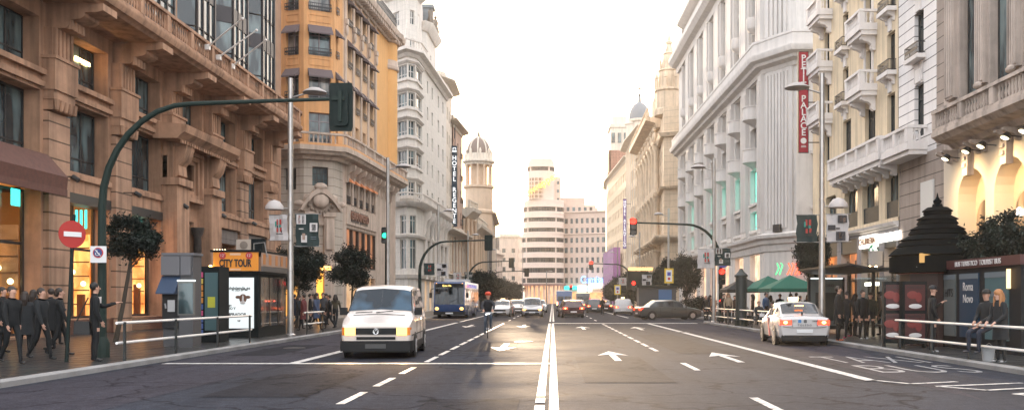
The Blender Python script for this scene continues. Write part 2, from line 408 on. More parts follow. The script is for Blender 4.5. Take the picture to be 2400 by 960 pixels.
# ================================================================== SETTING
def asphalt(name, col, sc=1.0, rough=.86):
    m, nt, b = nodes(name); N = nt.nodes.new; L = nt.links.new
    tc = N('ShaderNodeTexCoord')
    g = N('ShaderNodeTexNoise'); g.inputs['Scale'].default_value = 38*sc; g.inputs['Detail'].default_value = 3; g.inputs['Roughness'].default_value = .7
    p = N('ShaderNodeTexNoise'); p.inputs['Scale'].default_value = .28; p.inputs['Detail'].default_value = 8; p.inputs['Roughness'].default_value = .7
    mp = N('ShaderNodeMapping'); mp.inputs['Scale'].default_value = (1.7, .12, 1); q = N('ShaderNodeTexNoise'); q.inputs['Scale'].default_value = 1; q.inputs['Detail'].default_value = 6
    v = N('ShaderNodeTexVoronoi'); v.feature = 'DISTANCE_TO_EDGE'; v.inputs['Scale'].default_value = .33
    wn = N('ShaderNodeTexNoise'); wn.inputs['Scale'].default_value = 1.3; wn.inputs['Detail'].default_value = 6
    va = N('ShaderNodeVectorMath'); va.operation = 'MULTIPLY_ADD'; va.inputs[1].default_value = (1.6,1.6,0)
    L(tc.outputs['Object'], wn.inputs['Vector']); L(wn.outputs['Color'], va.inputs[0]); L(tc.outputs['Object'], va.inputs[2]); L(va.outputs[0], v.inputs['Vector'])
    md = N('ShaderNodeTexNoise'); md.inputs['Scale'].default_value = 5; md.inputs['Detail'].default_value = 8; md.inputs['Roughness'].default_value = .8
    for x in (g, p, md): L(tc.outputs['Object'], x.inputs['Vector'])
    L(tc.outputs['Object'], mp.inputs['Vector']); L(mp.outputs[0], q.inputs['Vector'])
    def mr(src, a, c, lo, hi):
        k = N('ShaderNodeMapRange'); k.inputs[1].default_value = a; k.inputs[2].default_value = c; k.inputs[3].default_value = lo; k.inputs[4].default_value = hi; L(src, k.inputs[0]); return k.outputs[0]
    def mul(a, c):
        k = N('ShaderNodeMath'); k.operation = 'MULTIPLY'; L(a, k.inputs[0]); L(c, k.inputs[1]); return k.outputs[0]
    f = mul(mul(mr(g.outputs[0], .3, .75, .55, 1.55), mr(p.outputs[0], .3, .7, .78, 1.2)), mul(mr(q.outputs[0], .35, .7, .88, 1.1), mul(mr(v.outputs['Distance'], 0, .02, .35, 1), mr(md.outputs[0], .35, .65, .72, 1.25))))
    s = N('ShaderNodeVectorMath'); s.operation = 'SCALE'; s.inputs[0].default_value = col; L(f, s.inputs['Scale']); L(s.outputs[0], b.inputs['Base Color'])
    bp = N('ShaderNodeBump'); bp.inputs['Strength'].default_value = .3; bp.inputs['Distance'].default_value = .004; L(g.outputs[0], bp.inputs['Height']); L(bp.outputs[0], b.inputs['Normal'])
    L(mr(p.outputs[0], .3, .7, rough-.08, rough+.12), b.inputs['Roughness']); b.inputs['Specular IOR Level'].default_value = .03
    MC[name] = m; return m
M_ASPH = asphalt('asphalt', (.036,.039,.049)); M_ASPH2 = asphalt('worn_asphalt', (.046,.044,.054), rough=.8)
M_PAVE = stone('paving_slabs', (.036,.037,.038), rough=.3, var=.3, brick=None, streak=0, bump=.1)
M_KERB = stone('kerb_granite', (.24,.235,.23), var=.3, streak=.0, bump=.15)
def paint():
    m, nt, b = nodes('road_paint'); N = nt.nodes.new; L = nt.links.new
    tc = N('ShaderNodeTexCoord'); n = N('ShaderNodeTexNoise'); n.inputs['Scale'].default_value = 5; n.inputs['Detail'].default_value = 9; n.inputs['Roughness'].default_value = .75
    L(tc.outputs['Object'], n.inputs['Vector']); cr = N('ShaderNodeValToRGB'); e = cr.color_ramp.elements
    e[0].position = .36; e[0].color = (.10,.10,.11,1); e[1].position = .54; e[1].color = (.60,.58,.55,1); L(n.outputs[0], cr.inputs[0]); L(cr.outputs[0], b.inputs['Base Color'])
    b.inputs['Roughness'].default_value = .55; MC['paint'] = m; return m
M_PAINT = paint()

m = MB(); m.face([(-700,-60,-.03),(700,-60,-.03),(700,1500,-.03),(-700,1500,-.03)])
struct(m.build('ground', stone('ground_concrete', (.12,.11,.105), streak=0)))
m = MB()
for i in range(40):
    y0, y1 = -30+i*10, -20+i*10; m.face([(-9.62,y0,0),(9.62,y0,0),(9.62,y1,0),(-9.62,y1,0)])
m.face([(9.62,60.9,0),(60,60.9,0),(60,72.2,0),(9.62,72.2,0)])
struct(m.build('road', M_ASPH))
m = MB(); m.face([(-9.36,-30,.004),(-6.32,-30,.004),(-6.32,21.9,.004),(-6.25,60,.004),(-9.36,60,.004)]); m.face([(6.6,60,.004),(9.3,60,.004),(9.3,28,.004),(6.6,14,.004)][::-1])
struct(m.build('road_patch', M_ASPH2))
m = MB()
for (x0, x1, y0, y1) in ((.6,2.3,17,24.5),(-5.6,-3.9,14.5,19),(3.6,5.2,26,40),(-2.6,-1.2,27,33),(-8.9,-7.6,25,31),(-1.9,-.5,11.5,14.2)): m.face([(x0,y0,.006),(x1,y0,.006),(x1,y1,.006),(x0,y1,.006)])
struct(m.build('road_repair', asphalt('patched_asphalt', (.027,.028,.034))))
# pavements with kerbs
def pavement(poly, kerbs, name='pavement'):
    m = MB(); m.ext(poly, -.02, .12); struct(m.build(name, M_PAVE, fix=True))
    for path in kerbs:
        k = MB(); k.sweep(path, [(.04,-.02),(.24,-.02),(.25,.10),(.22,.13),(.04,.13)])
        struct(k.build('kerb', M_KERB))
pavement([(-60,-30),(-9.85,-30),(-9.85,300),(-60,300)], [[(-9.85,-30),(-9.85,300)]])
arc = [(12.6-2.75*math.cos(R(a)), 58.2+2.75*math.sin(R(a))) for a in range(0, 91, 15)]
rk = [(9.85,-30)]+arc+[(60,60.95)]
pavement([(60,-30)]+rk, [list(reversed(rk))])
rk2 = [(60,72.1),(12.6,72.1)]+[(12.6-2.75*math.sin(R(a)), 74.85-2.75*math.cos(R(a))) for a in range(15, 91, 15)]+[(9.85,300)]
pavement(rk2+[(60,300)], [list(reversed(rk2))])
# slab joints on the near pavements
m = MB()
for sx in (-1, 1):
    for i in range(16): 
        x = sx*(10.3+i*.6); m.box(x-.006, x+.006, 8, 60, .1205, .1225)
    for j in range(70):
        y = 8+j*.75; a, b = sorted((sx*9.9, sx*19)); m.box(a, b, y-.006, y+.006, .121, .123)
struct(m.build('paving_joints', flat('joint_dirt', (.04,.036,.034), .9)))

# ---- painted markings
mk = MB(); Z1, Z2 = .009, .013
def strip(a, b, wdt, z=Z1, m=mk):
    a = Vector(a); b = Vector(b); t = (b-a).normalized(); n = Vector((t.y, -t.x))*wdt/2
    m.face([(*(a+n), z), (*(b+n), z), (*(b-n), z), (*(a-n), z)])
strip((-.185,14.6),(-.185,58.2),.14); strip((.02,10),(.02,58.2),.14)
for a, b in ((13.7,14.35),(12.4,13.35),(10.5,12)): strip((-.185,a),(-.185,b),.14)
strip((-.16,62.6),(-.16,280),.12); strip((.06,62.6),(.06,280),.12)
strip((-9.3,21.95),(.05,21.95),.33,Z2); strip((.05,58.3),(9.2,58.3),.9,Z2)
y = 8.0
while y < 21.5: strip((-3.13,y),(-3.13,y+1.75),.13); y += 2.75
y = 22.5
while y < 58: strip((-3.1,y),(-3.1,y+2.1),.13); y += 2.8
while y < 270: strip((-3.1,y+6),(-3.1,y+9),.13); strip((3.1,y+6),(3.1,y+9),.13); y += 8
for a, b in ((9.4,14.4),(19.9,22.2)): strip((3.15,a),(3.15,b),.14)
y = 27.2
while y < 57: strip((3.1,y),(3.1,y+2.0),.13); y += 2.75
strip((-6.25,22.1),(-6.25,60),.24); strip((-6.25,62),(-6.25,270),.18)
strip((6.05,17.4),(6.05,58.2),.24); strip((6.2,75),(6.2,270),.18)
for pts in ([(2040,890),(2134,899),(2242,894)], [(2395,897),(2196,905),(2314,914),(2400,909.5),(2520,903)], [(2520,915),(2377,923),(2520,938)]):
    q = [Vector(G(*p)) for p in pts]
    for a, b in zip(q, q[1:]): strip(a, b, .13, Z1)
def arrow(x, y, L=4.6, d=1, lean=0):
    """straight-on arrow, d=+1 points away from the camera"""
    pts = [(-.09,-L/2),(.09,-L/2),(.09,L*.12),(.42,L*.02),(0,L/2),(-.42,L*.02),(-.09,L*.12)]
    P = [(x+a*d+lean*(b*d)/L, y+b*d, Z1) for a, b in pts]
    mk.face([P[0],P[1],P[2],P[6]]); mk.face([P[2],P[3],P[4]]); mk.face([P[6],P[4],P[5]]); mk.face([P[2],P[4],P[6]])
arrow(*G(1180,812.5)[:2], L=4.4, d=-1)
for px, py in ((1227,763.5),(1100,763.5)): arrow(*G(px,py), L=5.0, d=-1)
arrow(*G(1437,833), L=4.2, d=1); arrow(*G(1700,836), L=4.2, d=1)
for px, py in ((1366,768),(1496,769)): arrow(*G(px,py), L=5.0, d=1)
for px in (1570,): arrow(*G(px,742), L=5.0, d=1)
struct(mk.build('road_markings', M_PAINT, smooth=False))
def ground_text(t, x0, x1, y0, y1, name='road_lettering'):
    me = text_mesh(t, 1, .0005, mat=flat('worn_grey_paint', (.24,.24,.245), .8, var=.45, vs=6), bold=-.012); me.transform(Matrix.Rotation(R(-90), 4, 'X'))
    xs = [v.co.x for v in me.vertices]; ys = [v.co.y for v in me.vertices]
    a, b, c, d = min(xs), max(xs), min(ys), max(ys)
    for v in me.vertices: v.co.x = x0+(v.co.x-a)/(b-a)*(x1-x0); v.co.y = y0+(v.co.y-c)/(d-c)*(y1-y0)
    return struct(put(name, me, None, (0,0,Z1)))
ground_text('TAXI', 6.85, 9.25, 22.3, 24.6); ground_text('BUS', 6.95, 9.2, 19.3, 21.4)
# manhole covers
for (px, py) in ((690,815),(1228,800),(1600,778)):
    x, y = G(px, py); m = MB(); m.lathe([(.34,0),(.34,.008),(.3,.012)], 20); m.lathe([(.26,.011),(.26,.015)], 16)
    o = m.build('manhole_cover', flat('cast_iron', (.05,.05,.052), .45, .6), None, (x, y, .004))
    tag(o, {690:'round iron manhole cover in the near left lane by the kerb',1228:'round iron manhole cover in the lane just left of the centre lines',1600:'round iron manhole cover on the right-hand side beside the thick white line'}[px], 'manhole cover', 'manhole covers in the road')

# ================================================================== shared building materials
GL = glass('dark_window_glass'); GLW = glass('curtained_window_glass', (.03,.04,.045), tint=(.33,.31,.28)); GLS = glass('sky_window_glass', (.03,.04,.045), rough=.05, spec=.7)
BLK = flat('black_iron', (.012,.012,.014), .5); FRW = flat('white_frame_paint', (.6,.57,.53), .5); FRD = flat('dark_frame_paint', (.03,.028,.027), .45)
FRB = flat('bronze_frame', (.06,.045,.035), .4, .3); ROOF = flat('roof_dark', (.08,.07,.065), .9)
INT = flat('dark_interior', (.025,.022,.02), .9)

# ================================================================== LEFT 1: brown stone building with long balcony
def left_stone():
    root = thing('stone_building', 'massive brown stone building with long projecting balcony, lit shops and three flagpoles on the left', 'building', (-19,42,0))
    S = stone('brown_stone', (.42,.245,.155), var=.25, streak=.5); SB = stone('banded_brown_stone', (.41,.25,.165), lines=.68, lw=.06, var=.25, streak=.45, dark=.3)
    SU = stone('upper_brown_stone', (.38,.23,.15), var=.15); SG = stone('grey_shop_stone', (.17,.145,.13), lines=.5, lw=.03, var=.2, dark=.5)
    F = Facade(root, (-19,14), (-19,64.2)); P = [34.2+5.25*k-14 for k in range(-4, 6)]
    ops = []
    for i, p in enumerate(P):
        k = i-4
        ops += [(p+1.6,p+5.05,6.6,9.3), (p+1.65,p+5.0,10.15,12.0)] if k != 2 and p+5.1 < F.L else [(p+1.65,p+5.0,10.15,12.0)]*(p+5.1 < F.L)
        if k in (0, 1): ops.append((p+1.55,p+5.1,.75,5.6))
        if k in (-1, -2, -3, -4): ops.append((p+1.6,p+5.1,.2,5.7))
        if k == 2: ops += [(p+1.6,p+3.9,.13,5.6), (p+1.7,p+3.9,6.9,8.7)]
        if k in (3, 4): ops.append((p+1.3,p+5.0,.5,4.7))
    F.wall(0, 12.6, ops, S, .75)
    F.wall(12.6, 27, [(p+1.15,p+5.1,14.0,26) for p in P if p+5.1 < F.L-.1], SU, .5, name='upper_wall')
    # end wall and body
    e = MB(); e.box(-.0, .02, .0, 12, 0, 27); put('end_wall', e.mesh('end_wall', S, False), root, F.w(F.L-.03,0,0), F.a)
    core(root, [(-20.2,13),(-20.2,63.6),(-40,63.6),(-40,13)], 5.9, 27.3, ROOF)
    core(root, [(-24,13),(-24,63.6),(-40,63.6),(-40,13)], .1, 5.88, INT, 'shop_back_wall')
    for i, p in enumerate(P):
        k = i-4
        if k < -2: continue
        # pilaster: banded below, console box, fluted above, stepped bracket
        F.box(p, p+1.5, 0, .22, 0, 8.55, SB, 'pilaster')
        m = MB(); m.box(p-.08,p+1.58,-.5,0,9.35,10.5); m.box(p-.14,p+1.64,-.56,0,10.5,10.62); m.box(p-.02,p+1.5,-.42,0,9.0,9.35)
        for q in range(5): m.tube([(p+.12+q*.32,-.44,9.0),(p+.12+q*.32,-.44,8.62)], [.13,.08], 8)
        m.box(p+.02,p+1.46,-.36,0,8.62,9.0)
        F.build(m, 'console', S, smooth=True)
        m = MB()
        for q in range(5): m.box(p+.1+q*.28,p+.27+q*.28,-.42,0,10.62,11.7)
        m.box(p+.05,p+1.45,-.32,0,10.62,11.7); F.build(m, 'fluted_pilaster', S, smooth=False)
        m = MB(); m.ext([(0,11.7),(-.75,11.7),(-.9,11.85),(-.9,12.0),(-1.3,12.05),(-1.45,12.15),(-1.45,12.28),(-1.9,12.3),(-2.15,12.36),(-2.15,12.62),(0,12.62)], p+.2, p+1.3, 'x')
        for q in range(4): m.tube([(p+.34+q*.27,-.86,11.66),(p+.34+q*.27,-.86,12.02)], .12, 8)
        F.build(m, 'bracket', S)
        if p+5.1 < F.L:
            F.box(p+1.55, p+5.2, 0, .14, 9.42, 9.62, S, 'window_sill'); F.box(p+1.5, p+5.2, 0, .2, 9.86, 10.06, S, 'window_sill')
            if k != 2: F.box(p+1.55, p+5.15, 0, .12, 6.3, 6.52, S, 'window_sill')
    for i, p in enumerate(P):
        k = i-4
        if k < -2 or p+5.1 > F.L: continue
        if k != 2: add_win(F, p+1.6, 6.6, 3.45, 2.7, 'triple', .6, FRD, GL if k != 3 else GLS)
        add_win(F, p+1.65, 10.15, 3.35, 1.85, 'triple', .6, FRD, GL)
    lit = emit('warm_ceiling_lamp', (1,.6,.25), 14)
    m = MB(); m.box(P[4]+3.4,P[4]+4.6,.56,.59,11.35,11.5); F.build(m, 'ceiling_lamp', lit)
    # balcony
    m = MB(); m.sweep([(0,0),(F.L-3.2,0)], [(-.5,12.62),(1.95,12.62),(2.05,12.72),(2.2,12.76),(2.3,12.95),(2.3,13.05),(-.5,13.05)])
    F.build(m, 'balcony_slab', S)
    balustrade(F, 0, F.L-3.3, 13.05, 2.25, S, h=1.0, gap=.24, ped=2.62, r=.06)
    m = MB(); m.lathe([(.2,12.62),(2.05,12.63),(2.3,12.9),(2.3,13.05),(.2,13.06)], 12, F.L-3.2, 0, -PI/2, 0); m.lathe([(2.0,13.9),(2.28,13.9),(2.28,14.05),(2.0,14.05)], 12, F.L-3.2, 0, -PI/2, 0)
    for q in range(13): baluster_mb(m, F.L-3.2+2.13*math.sin(PI/2*(q+.5)/13), -2.13*math.cos(PI/2*(q+.5)/13), 13.05, .86, .06)
    F.build(m, 'balcony_end', S)
    # metal bay windows above
    BM = flat('dark_bay_metal', (.05,.045,.047), .45, .4); PG = GLS
    for i, p in enumerate(P):
        if p < 20-14 or p+5.1 > F.L-.1: continue
        b = MB(); c = p+3.125; w0 = 1.95
        pl = [(c-w0,0),(c-w0+.75,-.95),(c+w0-.75,-.95),(c+w0,0)]
        for z0, z1 in ((13.8,14.15),(17.1,18.0),(20.8,21.7),(24.4,25.4)): b.ext(pl+[(c+w0,.3),(c-w0,.3)], z0, z1)
        for a, q in pl:
            b.box(a-.06,a+.06,q-.05,q+.07,14.1,24.5)
        for f in (1/3, 2/3):
            x = c-w0+.75+(2*w0-1.5)*f; b.box(x-.045,x+.045,-.98,-.86,14.1,24.5)
        o = F.build(b, 'bay_window', BM, smooth=False)
        for z0, z1 in ((14.15,17.1),(18.0,20.8),(21.7,24.4)):
            g = MB(); ins = [(c-w0+.03,0.02),(c-w0+.77,-.9),(c+w0-.77,-.9),(c+w0-.03,.02)]
            for a, q in zip(ins, ins[1:]): g.face([(*a,z0),(*q,z0),(*q,z1),(*a,z1)])
            put('pane', g.mesh('pane', PG, False), o)
            t = MB()
            zz = z0+(z1-z0)*.42
            for a, q in zip(pl, pl[1:]): t.tube([(*a,zz),(*q,zz)], .035, 4)
            put('transom', t.mesh('transom', BM, False), o)
        F.box(p+.15, p+1.0, 0, .3, 13.06, 26, SU, 'pilaster')
    m = MB(); m.sweep([(0,0),(F.L,0)], [(-.4,26),(.3,26),(.5,26.4),(1.0,26.6),(1.0,27),(-.4,27)]); F.build(m, 'cornice', S)
    # flagpoles
    for px, py, tx, ty in ((487,110,567,45),(513,134,600,72),(545,155,622,95)):
        Y = FPX*16.72/(VX-px); z = CH+(HY-py)*Y/FPX; Y2 = FPX*14.7/(VX-tx); z2 = CH+(HY-ty)*Y2/FPX
        m = MB(); m.tube([(0,0,0),(2.02,Y2-Y,z2-z)], [.045,.03], 6); m.ball((2.05,(Y2-Y)*1.01,(z2-z)*1.01), .07); m.box(-.12,.1,-.1,.1,-.15,.1)
        m.build('flagpole', flat('white_pole', (.75,.7,.65), .4), root, (-16.72+19, Y-42, z))
    # ---- shops
    warm = flat('shop_warm_wall', (.75,.45,.2), .8); goods = warm_room('shop_goods', (1,.22,.04), (1,.42,.12), 1.7, 4.0); dim = warm_room('dim_shop_goods', (.9,.3,.08), (.3,.12,.05), .5, 2.5)
    strip_l = emit('shop_ceiling_light', (1,.62,.25), 9); teal = emit('teal_neon', (.05,.9,.75), 2.2); cg = clear_glass('shop_glass')
    for k in (-2, -1, 0, 1):
        p = P[k+4]; u0, u1 = (p+1.55, p+5.1) if k >= 0 else (p+1.6, p+5.1); zb = .75 if k >= 0 else .2
        b = MB(); b.face([(u0,.76,zb),(u1,.76,zb),(u1,3.2,zb),(u0,3.2,zb)]); b.face([(u0,.76,5.7),(u0,3.2,5.7),(u1,3.2,5.7),(u1,.76,5.7)])
        b.face([(u0,.76,zb),(u0,3.2,zb),(u0,3.2,5.7),(u0,.76,5.7)]); 
        o = F.build(b, 'shop_interior', warm, smooth=False)
        g = MB(); g.box(u0, u1, 3.15, 3.2, zb, 5.7); g.box(u1-.06, u1-.02, .8, 3.1, zb, 4.3); g.box(u0+.02, u1-.07, 3.0, 3.05, zb, 4.3)
        put('shop_display', g.mesh('shop_display', goods if k >= 0 else dim, False), o)
        l = MB(); l.box(u0+.5, u1-.5, 1.4, 1.7, 5.5, 5.6); l.box(u0+.3,u0+.6,2.0,2.3,3.3,3.7); l.box(u1-.9,u1-.6,2.2,2.5,2.6,3.0); [l.ball((u1-.3,.95+.45*q,2.2+.5*(q % 2)),.11,8,6) for q in range(4)]; put('shop_lamp', l.mesh('shop_lamp', strip_l, False), o)
        r_ = MB()
        for q in range(3): r_.box(u0+.3+q*1.0, u0+.9+q*1.0, 1.6, 2.1, zb, zb+1.2+.3*(q % 2))
        [r_.box(u1-.35,u1-.12,.95+q*.5,1.2+q*.5,zb,zb+1.0+.5*((q+k) % 2)) for q in range(4)]; put('display_stand', r_.mesh('display_stand', flat('display_stand', (.25,.1,.05), .6), False), o)
        r_ = MB(); [r_.box(u1-.12,u1-.08,.8,3.0,zz_,zz_+.05) for zz_ in (1.3,1.9,2.5,3.1,3.7)]; put('shelf', r_.mesh('shelf', flat('shelf_dark', (.06,.03,.02), .6), False), o)
        f = MB(); um = (u0+u1)/2
        for a in (u0, um-.05, u1-.1): f.box(a, a+.1, .62, .72, zb, 5.6)
        for z in (zb, 3.55, 5.5): f.box(u0+.1, um-.05, .63, .71, z, z+.1); f.box(um+.05, u1-.1, .63, .71, z, z+.1)
        o2 = F.build(f, 'shop_window', FRD, smooth=False)
        g = MB(); g.box(u0+.05,u1-.05,.66,.672,zb,5.6); put('pane', g.mesh('pane', cg, False), o2)
        if k >= 0:
            t = MB(); 
            for q in range(9): t.box(u1-.1, u1-.07, .9+q*.2, 1.0+q*.2, 4.55+.1*((q*7) % 3), 5.35)
            put('neon_light', t.mesh('neon_light', teal, False), o)
            F.box(u0-.1,u1+.1,-.6,.05,5.1 if k < 0 else 5.35,5.75,FRD,'shop_fascia')
            F.box(u0-.15,u1+.15,0,.12,.13,.72,flat('red_brown_marble', (.09,.035,.025), .3, var=.3),'shop_base')
    # rust-red awning fascia and teal light over the nearest shops
    ra = flat('rust_awning', (.10,.036,.025), .7, var=.2)
    m = MB(); m.ext([(-.2,5.6),(-.95,5.6),(-1.0,6.05),(-.25,6.9)], P[2]-.2, P[4]-.1, 'x'); m.box(P[2]-.2,P[4]-.1,-.97,-.9,5.35,5.6); F.build(m, 'awning', ra)
    m = MB(); m.box(P[3]+3.8,P[3]+4.3,.3,.34,4.9,5.5); F.build(m, 'neon_light', teal)
    red = flat('red_display', (.4,.03,.02), .5); m = MB(); m.ext([(.4,.6),(1.3,.6),(1.3,2.6)], P[3]+1.9, P[3]+3.1, 'x'); F.build(m, 'display_stand', red)
    # ---- portal
    p = P[6]; m = MB()
    for a in (p-.1, p+4.4):
        m.box(a,a+1.5,-.75,0,0,7.1); m.box(a-.12,a+1.62,-.9,0,7.1,7.45); m.box(a+.1,a+1.4,-.5,0,7.45,9.2)
        m.ext([(-.5,7.5),(-.75,7.6),(-.7,8.1),(-.95,8.4),(-1.1,8.9),(-1.1,9.2),(-.5,9.2)], a+.25, a+1.25, 'x')
    F.build(m, 'portal', S)
    m = MB(); m.ext([(0,9.2),(-1.15,9.2),(-1.3,9.35),(-1.5,9.5),(-1.6,9.85),(0,10.0)], p-1.1, p+6.6, 'x')
    for q in range(22): m.box(p-.6+q*.3, p-.44+q*.3, -1.2, -1.1, 9.05, 9.2)
    F.build(m, 'portal_cornice', S)
    m = MB()
    for d, o in ((0,.42),(.22,.28),(.42,.14)):
        u0, u1, z0, z1 = p+1.45+d, p+4.2-d, 6.55+d, 9.15-d; t = .2
        m.box(u0,u0+t,-o,0,z0,z1); m.box(u1-t,u1,-o,0,z0,z1); m.box(u0+t,u1-t,-o,0,z0,z0+t); m.box(u0+t,u1-t,-o,0,z1-t,z1)
    F.build(m, 'portal_frame', S, smooth=False)
    add_win(F, p+1.7, 6.9, 2.2, 1.8, 'case', .65, FRD, GL)
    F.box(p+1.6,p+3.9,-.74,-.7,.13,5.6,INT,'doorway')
    dg = flat('dark_granite', (.06,.05,.045), .3, var=.3)
    for a in (p+1.75, p+3.75):
        m = MB(); m.lathe([(.3,.13),(.3,.5),(.22,.55),(.2,4.8),(.3,5.0),(.36,5.3)], 12, a, -.25); F.build(m, 'column', dg)
    # dark grey shopfront beyond the portal
    for k in (3, 4):
        p = P[k+4]
        F.box(p+1.3,p+5.0,-.72,-.68,.5,4.7,glass('dim_shop_glass', (.03,.03,.03), tint=(.25,.12,.05)),'shop_window')
        F.box(p+1.2,min(F.L,p+5.2),0,.25,5.6,6.2,S,'string_course'); F.box(p+1.3,min(F.L,p+5.1),0,.1,4.75,5.55,SG,'shop_fascia')
    F.box(P[7]-.1,F.L,0,.34,6.2,6.4,S,'cornice')
    # ornaments: small spotlights on the facade
    for i, p in enumerate(P[3:], 3):
        m = MB(); m.box(p+.7,p+.76,-.75,-.2,6.18,6.22); m.tube([(p+.73,-.72,6.2),(p+.73,-.95,6.05)], .1, 8); F.build(m, 'floodlight', FRD)
left_stone()

# ================================================================== generic street facade
def sim_building(label, segs, floors, mats, zt, z0=6.0, balc=0, cat='building', name='building', parapet=1.0, win=('case', 1.1), gf=None, body=12, frames=None, group=None, corn=.7, pil=False, extra_body=None):
    """segs: list of plan points left to right seen from the street; floors: list of (sill z, height); win=(kind,width)"""
    S, T, FR, GP = mats
    mid = segs[len(segs)//2]; root = thing(name, label, cat, (mid[0], mid[1], 0), 0, group)
    Fs = [Facade(root, a, b) for a, b in zip(segs, segs[1:])]
    for F in Fs:
        n = max(1, int(F.L/win[2])); bw = F.L/n; ops = []; ww = min(win[1], bw*.72)
        for (z, h) in floors:
            for i in range(n): ops.append((i*bw+(bw-ww)/2, i*bw+(bw+ww)/2, z, z+h))
        if gf:
            for i in range(n): ops.append((i*bw+.35, (i+1)*bw-.35, .15, gf))
        F.wall(0, zt, ops, S, .3)
        for (z, h) in floors:
            for i in range(n):
                add_win(F, i*bw+(bw-ww)/2, z, ww, h, win[0], .2, FR, GP)
                if balc and h > 1.7 and (i % 2 == 0 or balc == 2):
                    iron_rail(F, i*bw+(bw-ww)/2-.1, i*bw+(bw+ww)/2+.1, z-.1, .3, BLK, .85)
        if gf:
            g = MB()
            for i in range(n): g.box(i*bw+.35, (i+1)*bw-.35, .24, .28, .15, gf)
            F.build(g, 'shop_window', glass('dim_shop_glass', (.03,.03,.03), tint=(.25,.12,.05)), smooth=False)
        if pil:
            for i in range(n+1):
                u = min(max(i*bw, .25), F.L-.25); F.box(u-.22, u+.22, 0, .15, z0+.4, zt-.8, T, 'pilaster')
    rl = root.location; path = [(a-rl[0], b-rl[1]) for a, b in segs]
    def swp(prof, nm):
        m = MB(); m.sweep(path, prof); m.build(nm, T, root)
    swp([(-.1,z0-.5),(.12,z0-.5),(.2,z0-.2),(.4,z0-.1),(.4,z0+.05),(-.1,z0+.05)], 'string_course')
    swp([(-.1,zt-.7),(.1,zt-.7),(.2,zt-.4),(corn*.7,zt-.25),(corn,zt-.1),(corn,zt+.1),(-.1,zt+.1)], 'cornice')
    if parapet: swp([(-.5,zt+.1),(-.1,zt+.1),(-.1,zt+.1+parapet),(-.5,zt+.1+parapet)], 'parapet')
    # body behind, offset inwards
    ins = []
    for i, q in enumerate(segs):
        n = (Fs[max(0,i-1)].n+Fs[min(len(Fs)-1,i)].n).normalized(); ins.append((q[0]-n.x*.7, q[1]-n.y*.7))
    nb = (Fs[0].n+Fs[-1].n).normalized() if extra_body is None else Vector(extra_body)
    back = [(ins[-1][0]-nb.x*body, ins[-1][1]-nb.y*body), (ins[0][0]-nb.x*body, ins[0][1]-nb.y*body)]
    core(root, ins+back, .1, zt+.05, ROOF)
    return root, Fs
